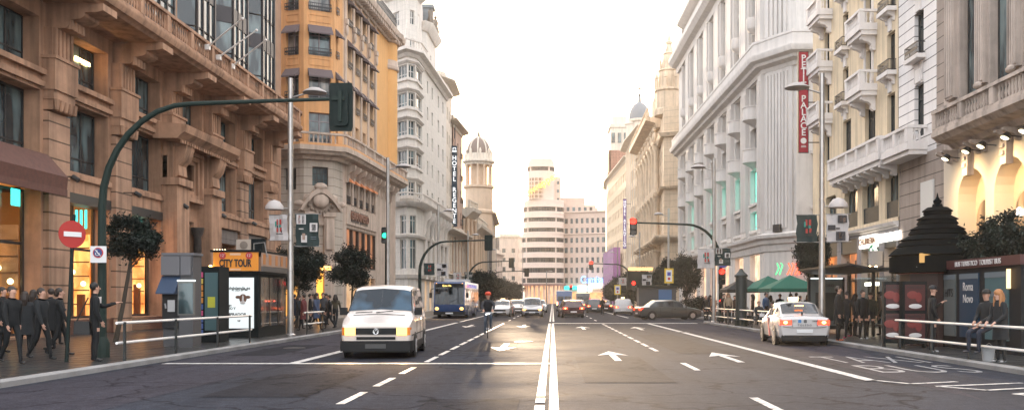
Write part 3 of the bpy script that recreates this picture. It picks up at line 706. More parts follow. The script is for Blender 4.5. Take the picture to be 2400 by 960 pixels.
# ================================================================== LEFT 2: orange rounded corner building
def at(px, Y): return ((px-VX)*Y/FPX, Y)
def left_orange():
    O = stone('orange_render', (.66,.35,.155), var=.09, streak=.22, bump=.05); C = stone('cream_stone', (.52,.41,.33), var=.15, streak=.35); CB = stone('cream_banded_stone', (.47,.40,.33), lines=.62, lw=.05, var=.1, dark=.5)
    Y_ = stone('yellow_render', (.70,.38,.145), var=.05, streak=.08, bump=.05); G_ = flat('grey_awning', (.13,.10,.10), .8)
    pts = [(-27,70.5), at(640,68.2), at(712,67.3), at(783,68.3), at(803,70), at(927,87.5)]
    mid = pts[3]; root = thing('corner_building', 'orange rounded corner building with grey awnings, stone balcony and carved doorway', 'building', (mid[0], mid[1], 0))
    Fs = [Facade(root, a, b) for a, b in zip(pts, pts[1:])]; rl = root.location; path = [(a-rl[0], b-rl[1]) for a, b in pts]
    FL = [(13.1,2.2),(16.3,2.1),(19.5,2.1),(22.8,2.1)]
    F = Fs[4]
    WIN = {0:[(2.5,1.3)], 1:[(F_u, 1.1) for F_u in (Fs[1].u(684)-.5,)], 2:[(Fs[2].u(724), 1.6)], 3:[(Fs[3].u(787), .45)], 4:[]}
    cols = [(815,.9),(833,1),(850,1),(867,1)]
    WIN[4] = [(F.u(px), 1.0) for px, _ in cols]; utower = F.u(884)
    for i, f in enumerate(Fs):
        ops = [(u, u+w_, z, z+h) for u, w_ in WIN[i] for z, h in FL]
        if i == 4:
            ops += [(F.u(p), F.u(p)+1.0, 8.9, 10.9) for p in (812,826,841,855,868)]
            ops += [(F.u(812), F.u(880), 4.0, 7.1), (F.u(812), F.u(880), .3, 3.3)]
        elif i == 2: ops += [(f.L*.28, f.L*.8, 9.9, 11.3), (f.L*.3, f.L*.78, .13, 3.6)]
        elif i == 1: ops += [(f.L*.35, f.L*.75, 9.6, 11.2), (f.L*.3, f.L*.8, .3, 3.4)]
        lo = [o for o in ops if o[2] < 12]; up = [o for o in ops if o[2] > 12]
        f.wall(0, 12.2, lo, CB if i != 4 else C, .4, name='lower_wall')
        f.wall(12.2, 25.6, up, O if i < 4 else stone('pale_orange_render', (.62,.41,.25), var=.06, streak=.12, bump=.05), .35, u1=utower if i == 4 else None)
        if i == 4: f.wall(12.2, 25.6, [], Y_, .35, u0=utower)
        for u, w_ in WIN[i]:
            for q, (z, h) in enumerate(FL):
                add_win(f, u, z, w_, h, 'door' if q == 0 else 'case', .25, flat('lilac_grey_frame', (.22,.19,.2), .6), GLW if (q+i) % 2 else GL)
                if q:
                    iron_rail(f, u-.05, u+w_+.05, z, .12, BLK, .55)
                    m = MB(); m.ext([(0.0,z+h+.12),(-.55,z+h-.5),(-.55,z+h-.62),(-.02,z+h-.4)], u-.08, u+w_+.08, 'x'); f.build(m, 'awning', G_)
                    if i < 3:
                        m = MB(); t = .05
                        for (a, b, c, d) in ((u,u+w_,z+h+.35,z+h+.35+t),(u,u+w_,z+h+.85,z+h+.85+t),(u,u+t,z+h+.4,z+h+.85),(u+w_-t,u+w_,z+h+.4,z+h+.85)): m.box(a,b,-.04,0,c,d)
                        f.build(m, 'relief_panel', O)
    # pilaster strips between window columns on the straight side
    for px in (806,825,843,860,877):
        u = F.u(px); F.box(u, u+.35, 0, .12, 13.1, 25.2, C, 'pilaster')
        m = MB(); m.box(u-.05,u+.4,-.3,-.12,22.6,23.0); m.ball((u+.17,-.2,22.2),(.22,.12,.45),8,6); F.build(m, 'ornament', C)
    # smooth yellow round corner at the far end
    m = MB(); tw = F.w(F.L-1.9, .75, 0); 
    m.lathe([(1.35,12.3),(1.35,25.2)], 20, tw.x, tw.y); m.build('corner_turret', Y_, root)
    for z, r_ in ((22.7,1.42),(25.2,1.5)):
        m = MB(); m.lathe([(r_,z),(r_+.1,z+.1),(r_+.1,z+.35),(r_+.35 if z > 25 else r_,z+.5),(r_+.45 if z > 25 else r_-.02,z+.9)], 20, tw.x, tw.y); m.build('cornice', C, root)
    m = MB(); m.lathe([(1.3,26.1),(1.3,27.2),(1.0,27.4)], 16, tw.x, tw.y); m.build('turret_parapet', C, root)
    def swp(prof, nm, mt, pth=path):
        m = MB(); m.sweep(pth, prof); m.build(nm, mt, root)
    swp([(-.1,25.2),(.2,25.2),(.3,25.5),(.9,25.7),(1.0,26.0),(1.0,26.2),(-.1,26.2)], 'cornice', C)
    for i in range(26):
        u = .4+i*(F.L-1)/26; F.box(u, u+.22, .25, .85, 25.35, 25.68, C, 'bracket')
    iron_rail(F, 0, F.L-3, 26.2, .8, BLK, 1.1); F2 = F
    # long curved balcony
    swp([(-.1,11.8),(.35,11.8),(.45,12.0),(.95,12.1),(1.1,12.3),(1.25,12.35),(1.25,12.7),(-.1,12.7)], 'balcony_slab', C)
    swp([(.98,12.7),(1.18,12.7),(1.18,12.88),(.98,12.88)], 'balcony_plinth', O); swp([(.95,13.5),(1.22,13.5),(1.22,13.65),(.95,13.65)], 'balcony_rail', C)
    for i, f in enumerate(Fs):
        m = MB(); n = int(f.L/.3)
        for k in range(n):
            u = (k+.5)*f.L/n
            if (k % 9) in (7, 8): m.box(u-.16,u+.16,-1.17,-.99,12.88,13.5)
            else: baluster_mb(m, u, -1.08, 12.88, .62, .075)
        f.build(m, 'balusters', C)
        for k in range(int(f.L/1.6)):
            if i == 4: console(f, .8+k*1.6, 11.82, 1.3, .8, .35, C)
    # mezzanine, sign band and orange panels on the side facade
    ow = flat('peach_awning', (.75,.28,.12), .7)
    for p in (812,826,841,855,868):
        u = F.u(p); add_win(F, u, 8.9, 1.0, 2.0, 'case', .3, FRD, GL); iron_rail(F, u, u+1, 8.9, .05, BLK, .7)
        m = MB(); m.ext([(0,11.0),(-.4,10.7),(-.4,10.55),(0,10.7)], u, u+1, 'x'); F.build(m, 'awning', ow)
        m = MB(); m.lathe([(.12,8.9),(.1,9.1),(.09,10.6),(.14,10.8)], 8, u+1.28, -.12); F.build(m, 'half_column', C)
    F.box(F.u(811), F.u(881), 0, .12, 7.35, 8.7, C, 'sign_band')
    sg = flat('dark_sign_letters', (.07,.05,.045), .5)
    for t, a, b in (('GRAN', 820, 836), ('MERO', 841, 857)):
        u0, u1 = F.u(a), F.u(b); me = text_mesh(t, .95, .05, mat=flat('sign_brown', (.25,.12,.08), .5)); o = F.box(u0-.1, u1+.1, .12, .16, 7.6, 8.5, sg, 'sign_plate')
        put('lettering', me, root, F.w((u0+u1)/2, -.2, 8.05), F.a)
    pan = warm_room('orange_shop_panel', (.8,.28,.1), (.45,.16,.08), .35, 1.2)
    for i, p in enumerate((812,826,840,853,866)):
        u = F.u(p); w_ = (F.u(880)-F.u(812))/5
        u = F.u(812)+i*w_
        f_ = MB(); f_.box(u,u+.1,.0,.25,4.0,7.1); f_.box(u+w_-.1,u+w_,.0,.25,4.0,7.1); f_.box(u+.1,u+w_-.1,0,.25,4.0,4.1); f_.box(u+.1,u+w_-.1,0,.25,7,7.1)
        o = F.build(f_, 'display_window', FRB, smooth=False); g = MB(); g.box(u+.3,u+w_-.3,.2,.24,4.1,7.0); put('display_panel', g.mesh('display_panel', pan, False), o)
        g = MB(); g.box(u+.1,u+w_-.1,.26,.3,4.1,7.0); put('pane', g.mesh('pane', GL, False), o)
    F.box(F.u(812), F.u(880), -.5, -.42, .3, 3.3, warm_room('pale_shop_glow', (1,.55,.25), (.8,.6,.4), .35, .8), 'shop_window')
    # carved doorway on the curve
    f = Fs[2]; a, b = f.L*.03, f.L*.97; cx = (a+b)/2
    m = MB()
    for q in (a, b-.75): m.box(q,q+.75,-.45,0,0,7.6); m.box(q-.1,q+.85,-.6,0,7.6,7.95); m.box(q+.1,q+.65,-.65,-.3,5.2,7.4)
    m.box(a+.75,b-.75,-.25,0,7.0,8.0); F_ = f; f.build(m, 'door_surround', C, smooth=False)
    m = MB(); n = 20; half = (b-a)/2+.5
    pr = []
    for i in range(n+1):
        t = -1+2*i/n; x = cx+t*half; z = 8.0+1.7*(1-abs(t)**1.7)**.9; pr.append((x, z))
    m.ext(pr+[(p[0], max(8.0, p[1]-.4)) for p in reversed(pr)], -.85, -.0, 'y')
    m.ext([(p[0]*.93+cx*.07, 8.0+(p[1]-8.0)*.72) for p in pr], -.35, 0, 'y')
    m.ball((cx,-.6,8.75),(.62,.3,.55),12,8); m.ball((cx,-.6,9.75),(.5,.35,.32),10,6)
    for s_ in (-1, 1):
        m.ball((cx+s_*.95,-.5,8.9),(.33,.25,.33),10,6); m.ball((cx+s_*1.5,-.45,8.5),(.42,.22,.24),10,6)
        for q in range(7):
            an = PI*(1.15+.7*q/6); m.ball((cx+.95*math.cos(an),-.55,8.75+.85*math.sin(an)),.14,6,4)
    f.build(m, 'carved_pediment', C)
    add_win(f, f.L*.28, 9.9, f.L*.52, 1.4, 'grid', .3, FRD, GL); add_win(Fs[1], Fs[1].L*.35, 9.6, Fs[1].L*.4, 1.6, 'grid', .3, FRD, GL)
    f.box(f.L*.3, f.L*.78, -.39, -.3, .13, 3.6, emit('amber_entrance', (1,.42,.06), 1.6), 'entrance_glow')
    f.box(f.L*.2, f.L*.85, 0, .5, 3.7, 3.95, emit('amber_sign_light', (1,.5,.12), 4), 'sign_light')
    Fs[1].box(Fs[1].L*.3, Fs[1].L*.8, -.39, -.3, .3, 3.4, emit('amber_shop', (1,.45,.1), .9), 'shop_window')
    rl_pts = [(p[0]-.9*1, p[1]+.9) for p in pts]
    core(root, [(-27,72),(-20,69.3),(-17.6,69.6),(-17.2,71.5),(-16.6,86),(-30,88),(-40,80)], .1, 25.9, ROOF)
    core(root, [(-30,75),(-19.2,72.5),(-18.6,86),(-30,88)], 26, 29.5, C, 'attic')
left_orange()

# ================================================================== LEFT 3: white building with rounded glazed bays
def left_white():
    W = stone('white_stone', (.66,.61,.55), var=.08, streak=.15, bump=.12, lines=.55, lw=.025, dark=.8); W2 = stone('white_trim_stone', (.68,.62,.56), var=.08, streak=.15, bump=.1)
    pts = [at(915,103), at(930,100), at(955,98.6), at(975,99.6), at(989,103), at(1046,121)]
    mid = pts[3]; root = thing('apartment_building', 'tall white stone building with rounded glazed corner bays and stepped roof', 'building', (mid[0], mid[1], 0))
    Fs = [Facade(root, a, b) for a, b in zip(pts, pts[1:])]; rl = root.location; path = [(a-rl[0], b-rl[1]) for a, b in pts]
    FL = [(12.7,1.5),(16.0,1.55),(19.2,1.55),(22.3,1.5),(25.4,1.4)]
    for i, f in enumerate(Fs):
        if i < 4: ops = [(.12, f.L-.12, z, z+h) for z, h in FL] if i in (1, 2, 3) else []
        else: ops = [(u, u+.9, z, z+h) for u in (3.2,6.5) for z, h in [(a, b) for a, b in FL]]+[(u,u+1.1,z,z+h) for u in (11,14.6) for z, h in FL]
        ops += [(f.L*.3, f.L*.3+1.1, 8.6, 10.6), (f.L*.3, f.L*.3+1.1, 4.8, 8.0)] if i in (1, 2) else []
        if i == 4:
            for u in (2,5.2,8.4,11.6,14.8): ops += [(u,u+1.3,8.6,10.6),(u,u+1.3,4.8,8.0),(u-.3,u+1.9,.2,3.6)]
        f.wall(0, 28, ops, W, .25)
        for o in ops:
            if o[3]-o[2] > 3 and o[2] < 1: f.box(o[0],o[1],-.24,-.2,o[2],o[3],warm_room('pale_shop_glow', (1,.55,.25), (.8,.6,.4), .35, .8),'shop_window'); continue
            add_win(f, o[0], o[2], o[1]-o[0], o[3]-o[2], 'triple' if (o[1]-o[0]) > 1.4 else 'case', .15, FRW, GL)
    def swp(prof, nm, pth=path, mt=W2):
        m = MB(); m.sweep(pth, prof); m.build(nm, mt, root)
    for z, h in FL: 
        swp([(-.05,z-.35),(.18,z-.35),(.18,z-.1),(-.05,z-.1)], 'sill_band', path[1:5]); swp([(-.05,z+h+.15),(.1,z+h+.15),(.3,z+h+.35),(.3,z+h+.5),(-.05,z+h+.5)], 'window_hood', path[1:5])
    swp([(-.1,11.5),(.5,11.5),(.9,11.8),(1.0,12.0),(-.1,12.0)], 'balcony_slab'); swp([(.75,12.8),(.98,12.8),(.98,12.95),(.75,12.95)], 'balcony_rail')
    for f in Fs:
        m = MB()
        for k in range(int(f.L/.3)): baluster_mb(m, .15+k*.3, -.87, 12.0, .8, .07)
        f.build(m, 'balusters', W2)
    for k in range(7): console(Fs[4], 1.2+k*2.6, 11.5, 2.6, .9, .4, W2)
    for k in range(6):
        m = MB(); u = 1.2+k*3.2; m.lathe([(.3,3.8),(.24,4.1),(.22,8.2),(.34,8.5)], 10, u, -.2); Fs[4].build(m, 'half_column', W2)
    swp([(-.1,8.2),(.3,8.2),(.4,8.45),(-.1,8.45)], 'string_course'); swp([(-.1,3.8),(.25,3.8),(.4,4.2),(-.1,4.2)], 'string_course')
    swp([(-.1,27.6),(.2,27.6),(.4,27.9),(.9,28.1),(.9,28.4),(-.1,28.4)], 'cornice')
    swp([(.5,29.2),(.72,29.2),(.72,29.35),(.5,29.35)], 'terrace_rail', path[:5])
    for f in Fs[:4]:
        m = MB()
        for k in range(int(f.L/.3)): baluster_mb(m, .15+k*.3, -.6, 28.4, .8, .07)
        f.build(m, 'balusters', W2)
    core(root, [(-18,104.5),(-16,99.9),(-15,100.9),(-15.1,104.2),(-14.7,120.6),(-30,121),(-30,104.5)], .1, 27.9, ROOF)
    # set-back upper storeys: blocks with windows
    up = [at(905,106), at(952,103.2), at(978,104.5), at(985,106.5)]
    f2 = [Facade(root, a, b) for a, b in zip(up, up[1:])]
    for f in f2:
        ops = [(f.L*.35, f.L*.35+min(1.2, f.L*.4), z, z+1.6) for z in (29.4, 32.6)]
        f.wall(28, 36, ops, W, .25)
        for o in ops: add_win(f, o[0], o[2], o[1]-o[0], 1.6, 'case', .15, FRW, GLW)
    rp = [(a-rl[0], b-rl[1]) for a, b in up]
    swp([(-.1,35.6),(.3,35.8),(.8,36.2),(.8,36.6),(-.1,36.6)], 'cornice', rp)
    core(root, [(-19.5,107),(-16.2,104),(-15.5,105.2),(-15.3,107),(-15.8,112),(-30,112)], 28, 36.4, W2, 'upper_block')
    # end tower with statues, px 995-1022
    t = [at(985,108), at(1000,109), at(1021,116)]
    f3 = [Facade(root, a, b) for a, b in zip(t, t[1:])]
    for f in f3: f.wall(28.2, 33.6, [(f.L*.4, f.L*.4+.7, 29.4, 31.2)], W, .2); add_win(f, f.L*.4, 29.4, .7, 1.8, 'slit', .1, FRW, GL)
    tp = [(a-rl[0], b-rl[1]) for a, b in t]
    swp([(-.1,33.2),(.2,33.2),(.7,33.8),(.8,34.2),(-.1,34.2)], 'cornice', tp)
    core(root, [(-16,108.8),(-15.3,109.5),(-15.2,116),(-20,117),(-20,108.8)], 28, 34.0, W2, 'upper_block')
    for (px, Y, z) in ((1009,111.5,34.2),(1020.5,115.6,34.2)):
        x, _ = at(px, Y); m = MB(); m.box(-.5,.5,-.5,.5,0,.5); m.lathe([(.45,.5),(.5,1.0),(.3,1.6),(.38,2.1),(.2,2.5),(.1,2.55)], 8); m.ball((0,0,2.75),.22,8,6); m.ball((-.3,0,2.0),(.5,.2,.2),8,5)
        m.build('roof_statue', flat('bronze_statue', (.16,.13,.10), .5, .4), root, (x-rl[0], Y-rl[1], z))
    m = MB(); x, _ = at(1001,112); m.box(-.7,.7,-.7,.7,0,2.6); m.box(-.9,.9,-.9,.9,2.6,3.0); m.build('roof_pavilion', flat('slate_grey', (.15,.17,.18), .5), root, (x-rl[0], 112-rl[1], 34.2))
left_white()

# ---- cream block behind, px 1000-1060 (top y 160)
CR = stone('cream_render', (.66,.57,.47), var=.08, streak=.15); CR2 = stone('cream_trim', (.68,.60,.50), var=.06)
r_, f_ = sim_building('cream apartment building with a rounded cornice between the white building and the hotel sign', [at(1005,122), at(1030,120.5), at(1046,122), at(1059,130)],
    [(12.4+3.3*i, 1.7) for i in range(5)], (CR, CR2, FRW, GL), 30.5, z0=11.8, win=('case', 1.1, 2.6), name='apartment_building', gf=4.2, corn=1.2)
r_, f_ = sim_building('low arcaded stone base building under the hotel sign with brown pilasters', [at(1040,122.5), at(1090,141)],
    [(6.6,2.6)], (stone('tan_stone', (.50,.36,.26), var=.12), CR2, FRD, GL), 11.0, z0=5.0, win=('case', 1.3, 2.4), name='arcade_building', gf=4.2, corn=1.3, pil=True, body=8)
r_, f_ = sim_building('narrow brown brick hotel building with bay windows behind a vertical blue sign', [at(1057,130.6), at(1062,130), at(1083,139)],
    [(12.6+3.3*i, 1.8) for i in range(4)], (stone('pink_brick', (.50,.34,.26), var=.1), CR2, FRD, GL), 26.6, z0=11.6, win=('case', 1.1, 2.4), name='hotel_building', balc=1, corn=1.1)
# round roof lantern on the hotel
# HOTEL REGENTE vertical sign
def vertical_sign(name, label, txt, px0, px1, py0, py1, Y, back, letter, thick=.35, step=None, emblem=False, root=None):
    x0, z1 = XH(px0, py0, Y); x1, z0 = XH(px1, py1, Y); w_ = x1-x0; h_ = z1-z0
    t = thing(name, label, 'sign', ((x0+x1)/2, Y, z0))
    m = MB(); m.box(-w_/2, w_/2, 0, thick, 0, h_); m.build('panel', back, t, smooth=False)
    f = MB(); q = .05*w_
    f.box(-w_/2-q,-w_/2,-.03,thick+.03,0,h_); f.box(w_/2,w_/2+q,-.03,thick+.03,0,h_); f.box(-w_/2-q,w_/2+q,-.03,thick+.03,h_,h_+q); f.box(-w_/2-q,w_/2+q,-.03,thick+.03,-q,0); f.build('frame', FRD, t, smooth=False)
    top = .12 if emblem else .03; n = len(txt); st = h_*(1-top-.03)/n
    for i, c in enumerate(txt):
        if c == ' ': continue
        me = text_mesh(c, min(st*1.15, w_*1.25), .03, mat=letter, bold=.012*w_); put('lettering', me, t, (0, -.04, h_*(1-top)-(i+.5)*st))
    s = 1 if x0 < 0 else 1
    b = MB()
    for z in (h_*.1, h_*.5, h_*.9):
        if x0 < 0: b.tube([(-w_/2,thick/2,z),(-w_/2-.8,thick/2,z)], .04, 6)
        else: b.tube([(w_/2,thick/2,z),(w_/2+.9,thick/2,z)], .04, 6)
    b.build('bracket', FRD, t)
    return t, w_, h_
LW = emit('sign_white_light', (.95,.97,1), .75, (.8,.8,.8))
t, w_, h_ = vertical_sign('vertical_sign', 'tall dark blue vertical hotel sign with white letters on the left', 'HOTEL REGENTE', 1059, 1071, 342, 530, 128, flat('navy_sign', (.015,.035,.06), .4), LW, emblem=True)
m = MB(); m.tube([(-.2,-.03,h_*.95),(-.2,-.03,h_*.975),(.2,-.03,h_*.975),(.2,-.03,h_*.95)], .05, 6); m.lathe([(.3,h_*.925),(.3,h_*.94)], 10, 0, -.05); m.build('emblem', LW, t)

# ---- domed round tower building px 1085-1152
def dome_tower():
    OR = stone('glow_tinted_cream_stone', (.66,.50,.36), var=.06, streak=.1); Y = 160; root = thing('domed_building', 'cream corner building with a columned round tower and ribbed dome', 'building', (at(1121,Y)[0], Y, 0))  # orange glow of the street end is put into this stone colour
    rl = root.location
    pts = [at(1086,150), at(1092,140.5), at(1112,146), at(1128,156), at(1146,170)]
    Fs = [Facade(root, a, b) for a, b in zip(pts, pts[1:])]
    for i, f in enumerate(Fs):
        zt = 15.5 if i < 2 else 13.5; n = max(1, int(f.L/2.6)); bw = f.L/n; ops = []
        for k in range(n): ops += [(k*bw+.7, k*bw+1.9, z, z+1.9) for z in (6.4, 9.6)]+[(k*bw+.5,k*bw+2.1,.2,3.8)]
        f.wall(0, zt, ops, OR, .3)
        for o in ops: add_win(f, o[0], o[2], o[1]-o[0], o[3]-o[2], 'case', .2, FRD, GL)
        for k in range(n+1):
            u = min(max(k*bw,.3),f.L-.3); m = MB(); m.lathe([(.32,5.6),(.25,5.9),(.22,zt-2),(.35,zt-1.6)], 8, u, -.25); f.build(m, 'half_column', OR)
        f.band(0, [(.1,5.0),(.3,5.2),(.4,5.5),(.0,5.6)], CR2); f.band(0, [(.2,zt-1.4),(.5,zt-1.0),(1.1,zt-.5),(1.2,zt),(0,zt+.1)], CR2)
        balustrade(f, 0, f.L, zt+.1, .6, CR2, h=1.1, gap=.5, ends=False)
    core(root, [(-15.4,150),(-14.6,142),(-12.7,147.5),(-11.9,157),(-11.2,169.5),(-25,170)], .1, 14.0, ROOF)
    # drum
    cx, cy = at(1122, 163)[0]-rl[0], 163-rl[1]; rr = 2.45
    m = MB(); m.lathe([(rr,13.0),(rr,16.5),(rr+.25,16.7),(rr+.25,17.1),(rr,17.3),(rr,21.0),(rr+.3,21.2),(rr+.3,21.6)], 24, cx, cy); m.build('tower', OR, root)
    m = MB(); m.lathe([(rr*.62,21.6),(rr*.62,25.2)], 20, cx, cy); m.build('tower_core', OR, root)
    for i in range(12):
        a = 2*PI*i/12; m = MB(); m.lathe([(.26,21.6),(.2,21.8),(.17,24.8),(.28,25.2)], 8, cx+rr*.9*math.cos(a), cy+rr*.9*math.sin(a)); m.build('column', OR, root)
    m = MB(); m.lathe([(rr,25.2),(rr+.1,25.5),(rr+.45,25.7),(rr+.45,26.0),(rr,26.1),(rr*.95,27.2),(rr*.8,27.25)], 24, cx, cy); m.build('tower_cornice', CR2, root)
    for i in range(8):
        a = 2*PI*i/8+.2; m = MB(); m.box(-.3,.3,-.2,.2,0,1.1); m.lathe([(.2,1.1),(.25,1.5),(.05,2.0)], 8); o = m.build('urn', CR2, root, (cx+rr*.9*math.cos(a), cy+rr*.9*math.sin(a), 26.1), a)
    prof = [(rr*.82*math.cos(t_*PI/2/8), 27.2+3.0*math.sin(t_*PI/2/8)) for t_ in range(8)]+[(.3,30.25),(.22,30.8),(.1,31.2),(.04,32.6)]
    m = MB(); m.lathe(prof, 24, cx, cy); m.build('dome', flat('dome_slate', (.20,.15,.12), .7), root)
    for i in range(8):
        a = 2*PI*i/8; m = MB(); m.tube([(cx+(r__+.05)*math.cos(a), cy+(r__+.05)*math.sin(a), z_) for r__, z_ in prof[:9]], .14, 6); m.build('dome_rib', CR2, root)
dome_tower()
# ---- far left blocks
FM = (stone('far_cream', (.64,.54,.45), var=.06), CR2, FRB, GL)
r_, f_ = sim_building('cream building past the domed tower on the left, with tall pilasters', [at(1128,172), at(1150,171), at(1160,196)], [(6.5+3.4*i, 1.8) for i in range(3)], FM, 17.5, z0=5.2, win=('case',1.2,2.8), name='building', gf=4, pil=True, corn=1)
r_, f_ = sim_building('low pale building far away on the left beside the glowing gap', [at(1140,230), at(1160,230), at(1178,240)], [(6.5,1.8),(9.8,1.8)], FM, 13.0, z0=5.2, win=('case',1.2,3), name='building', gf=4, corn=.6)
r_, f_ = sim_building('plain pale tower block far away left of the curved corner tower', [at(1170,330), at(1214,330), at(1226,345)], [(5+3.3*i, 1.5) for i in range(5)], FM, 24.0, z0=4.5, win=('case',1.2,3.2), name='building', gf=4, corn=.5)
r_, f_ = sim_building('distant low building closing the gap at the end of the left pavement', [at(1140,390), at(1200,390)], [(5+3.3*i, 1.5) for i in range(4)], FM, 19.0, z0=4.5, win=('case',1.2,3.2), name='building', corn=.5)
# ================================================================== RIGHT 1: stone building with lit arches
def right_arches():
    S = stone('beige_stone', (.50,.425,.37), var=.2, streak=.45); SB = stone('banded_beige_stone', (.36,.30,.26), lines=.62, lw=.05, var=.14, dark=.35)
    AR = stone('cream_arch_plaster', (.70,.60,.47), var=.04, streak=.03, bump=.03)
    root = thing('stone_building', 'beige stone building with a balustraded balcony over lit cream arches at the right edge', 'building', (18,34,0))
    F = Facade(root, (18,42.2), (18,16)); U = lambda Y: 42.2-Y
    cen = [39.45-3.35*k for k in range(7)]
    ops = [(U(c+1.3), U(c-1.3), .9, 7.15) for c in cen]
    F.wall(0, 8.0, ops, AR, .8, name='arcade_wall', arch='all')
    ops2 = []
    for k in range(10):
        Y1 = 40.55-2.75*k; ops2.append((U(Y1), U(Y1-1.75), 9.0, 17.5))
    F.wall(8.0, 22, ops2, S, .45)
    for o in ops2:
        if o[1] < F.L: add_win(F, o[0], 9.0, 1.75, 8.4, 'slit', .35, FRD, GLS)
        if o[1] < F.L-.9:
            u = o[1]+.12; m = MB(); m.box(u,u+.76,-.2,0,10.5,20)
            for q in range(4): m.tube([(u+.12+q*.175,-.22,10.6),(u+.12+q*.175,-.22,20)], .06, 6)
            m.ball((u+.38,-.25,10.45),(.3,.16,.16),8,5); F.build(m, 'fluted_pilaster', S)
    u = .55; m = MB(); m.box(u,u+.9,-.2,0,10.5,20); [m.tube([(u+.13+q*.21,-.22,10.6),(u+.13+q*.21,-.22,20)], .07, 6) for q in range(4)]; F.build(m, 'fluted_pilaster', S)
    # balcony
    m = MB(); m.sweep([(1.6,0),(F.L,0)], [(-.3,8.15),(.3,8.15),(.5,8.35),(1.0,8.45),(1.15,8.6),(1.25,8.65),(1.25,8.85),(-.3,8.85)]); F.build(m, 'balcony_slab', S)
    balustrade(F, 1.6, F.L, 8.85, 1.2, S, h=.95, gap=.25, ped=2.75, r=.075)
    for k in range(8):
        for d in (-.3, .3): console(F, U(41.1-2.75*k)+d, 8.15, .5, .7, .2, S)
    # arches: niche, inner arched window, keystone, spot lamps
    cg = flat('arch_niche', (.66,.52,.38), .8, var=.05); lampm = emit('warm_spot_face', (1,.82,.5), 5)
    for i, c in enumerate(cen):
        u0, u1 = U(c+1.3), U(c-1.3); cu = (u0+u1)/2
        m = MB(); m.face([(u0,.8,.9),(u1,.8,.9),(u1,.8,7.15),(u0,.8,7.15)]); F.build(m, 'niche', cg, smooth=False)
        m = MB(); r_ = .95; pts = [(cu-r_, 3.9), (cu+r_, 3.9)]+[(cu+r_*math.cos(t*PI/12), 5.0+r_*math.sin(t*PI/12)) for t in range(13)]
        m.ext(pts, .66, .78, 'y'); o = F.build(m, 'arched_window', flat('arch_window_frame', (.5,.38,.26), .5))
        q = [(cu+(x-cu)*.86, 4.95+(z-4.95)*.88) for x, z in pts]; m = MB(); m.ext(q, .63, .655, 'y'); put('pane', m.mesh('pane', glass('arch_glass', (.12,.08,.05), tint=(.4,.28,.18)), False), o)
        m = MB(); m.box(u0+.5,u1-.5,.5,.78,.9,3.7); F.build(m, 'shop_window', glass('dim_shop_glass', (.03,.03,.03)), smooth=False)
        m = MB(); m.ext([(cu-.22,6.85),(cu+.22,6.85),(cu+.32,8.1),(cu-.32,8.1)], -.28, .02, 'y')
        for z in (7.2,7.5,7.8): m.box(cu-.14,cu+.14,-.36,-.28,z,z+.16)
        m.box(cu-.38,cu+.38,-.34,0,8.0,8.13); F.build(m, 'keystone', S)
        for d in (-1.0, 1.0):
            m = MB(); m.tube([(cu+d,-.05,7.75),(cu+d,-.55,7.8)], .025, 6); m.tube([(cu+d,-.55,7.87),(cu+d,-.68,7.7)], [.12,.2], 10); o = F.build(m, 'spot_lamp', FRD)
            m = MB(); m.tube([(cu+d,-.68,7.69),(cu+d,-.685,7.68)], [.17,.17], 10); put('lamp_face', m.mesh('lamp_face', lampm), o)
        L_ = bpy.data.lights.new('arch_lamp', 'SPOT'); L_.energy = 150; L_.color = (1,.72,.38); L_.spot_size = R(110); L_.spot_blend = 1; L_.shadow_soft_size = .5
        lo = bpy.data.objects.new('arch_lamp', L_); COL.objects.link(lo); lo.parent = root; p = F.w(cu, -1.9, 7.3); lo.location = p
        lo.rotation_euler = Vector((-.75, 0, .55)).to_track_quat('Z','Y').to_euler()
    me = text_mesh('Green', .5, .03, mat=emit('white_neon', (1,.95,.85), 3), sx=.9); put('lettering', me, root, F.w(U(cen[1]), .55, 5.0), F.a)
    # banded stone end bay, left of the arches
    F2 = Facade(root, (18.0,47.6), (18,42.2))
    F2.wall(0, 8.6, [], SB, .3, name='banded_wall')
    F2.box(F2.u(2160), F2.u(2190), .0, .06, 5.2, 7.2, flat('blank_white_panel', (.6,.6,.58), .6), 'sign_panel')
    F3 = Facade(root, (18,43.0), (18,42.2)); F3.wall(8.6, 22, [], SB, .3, name='banded_wall')
    core(root, [(18.95,47.4),(30,47.4),(30,16),(18.95,16)], .1, 21.9, ROOF)
right_arches()

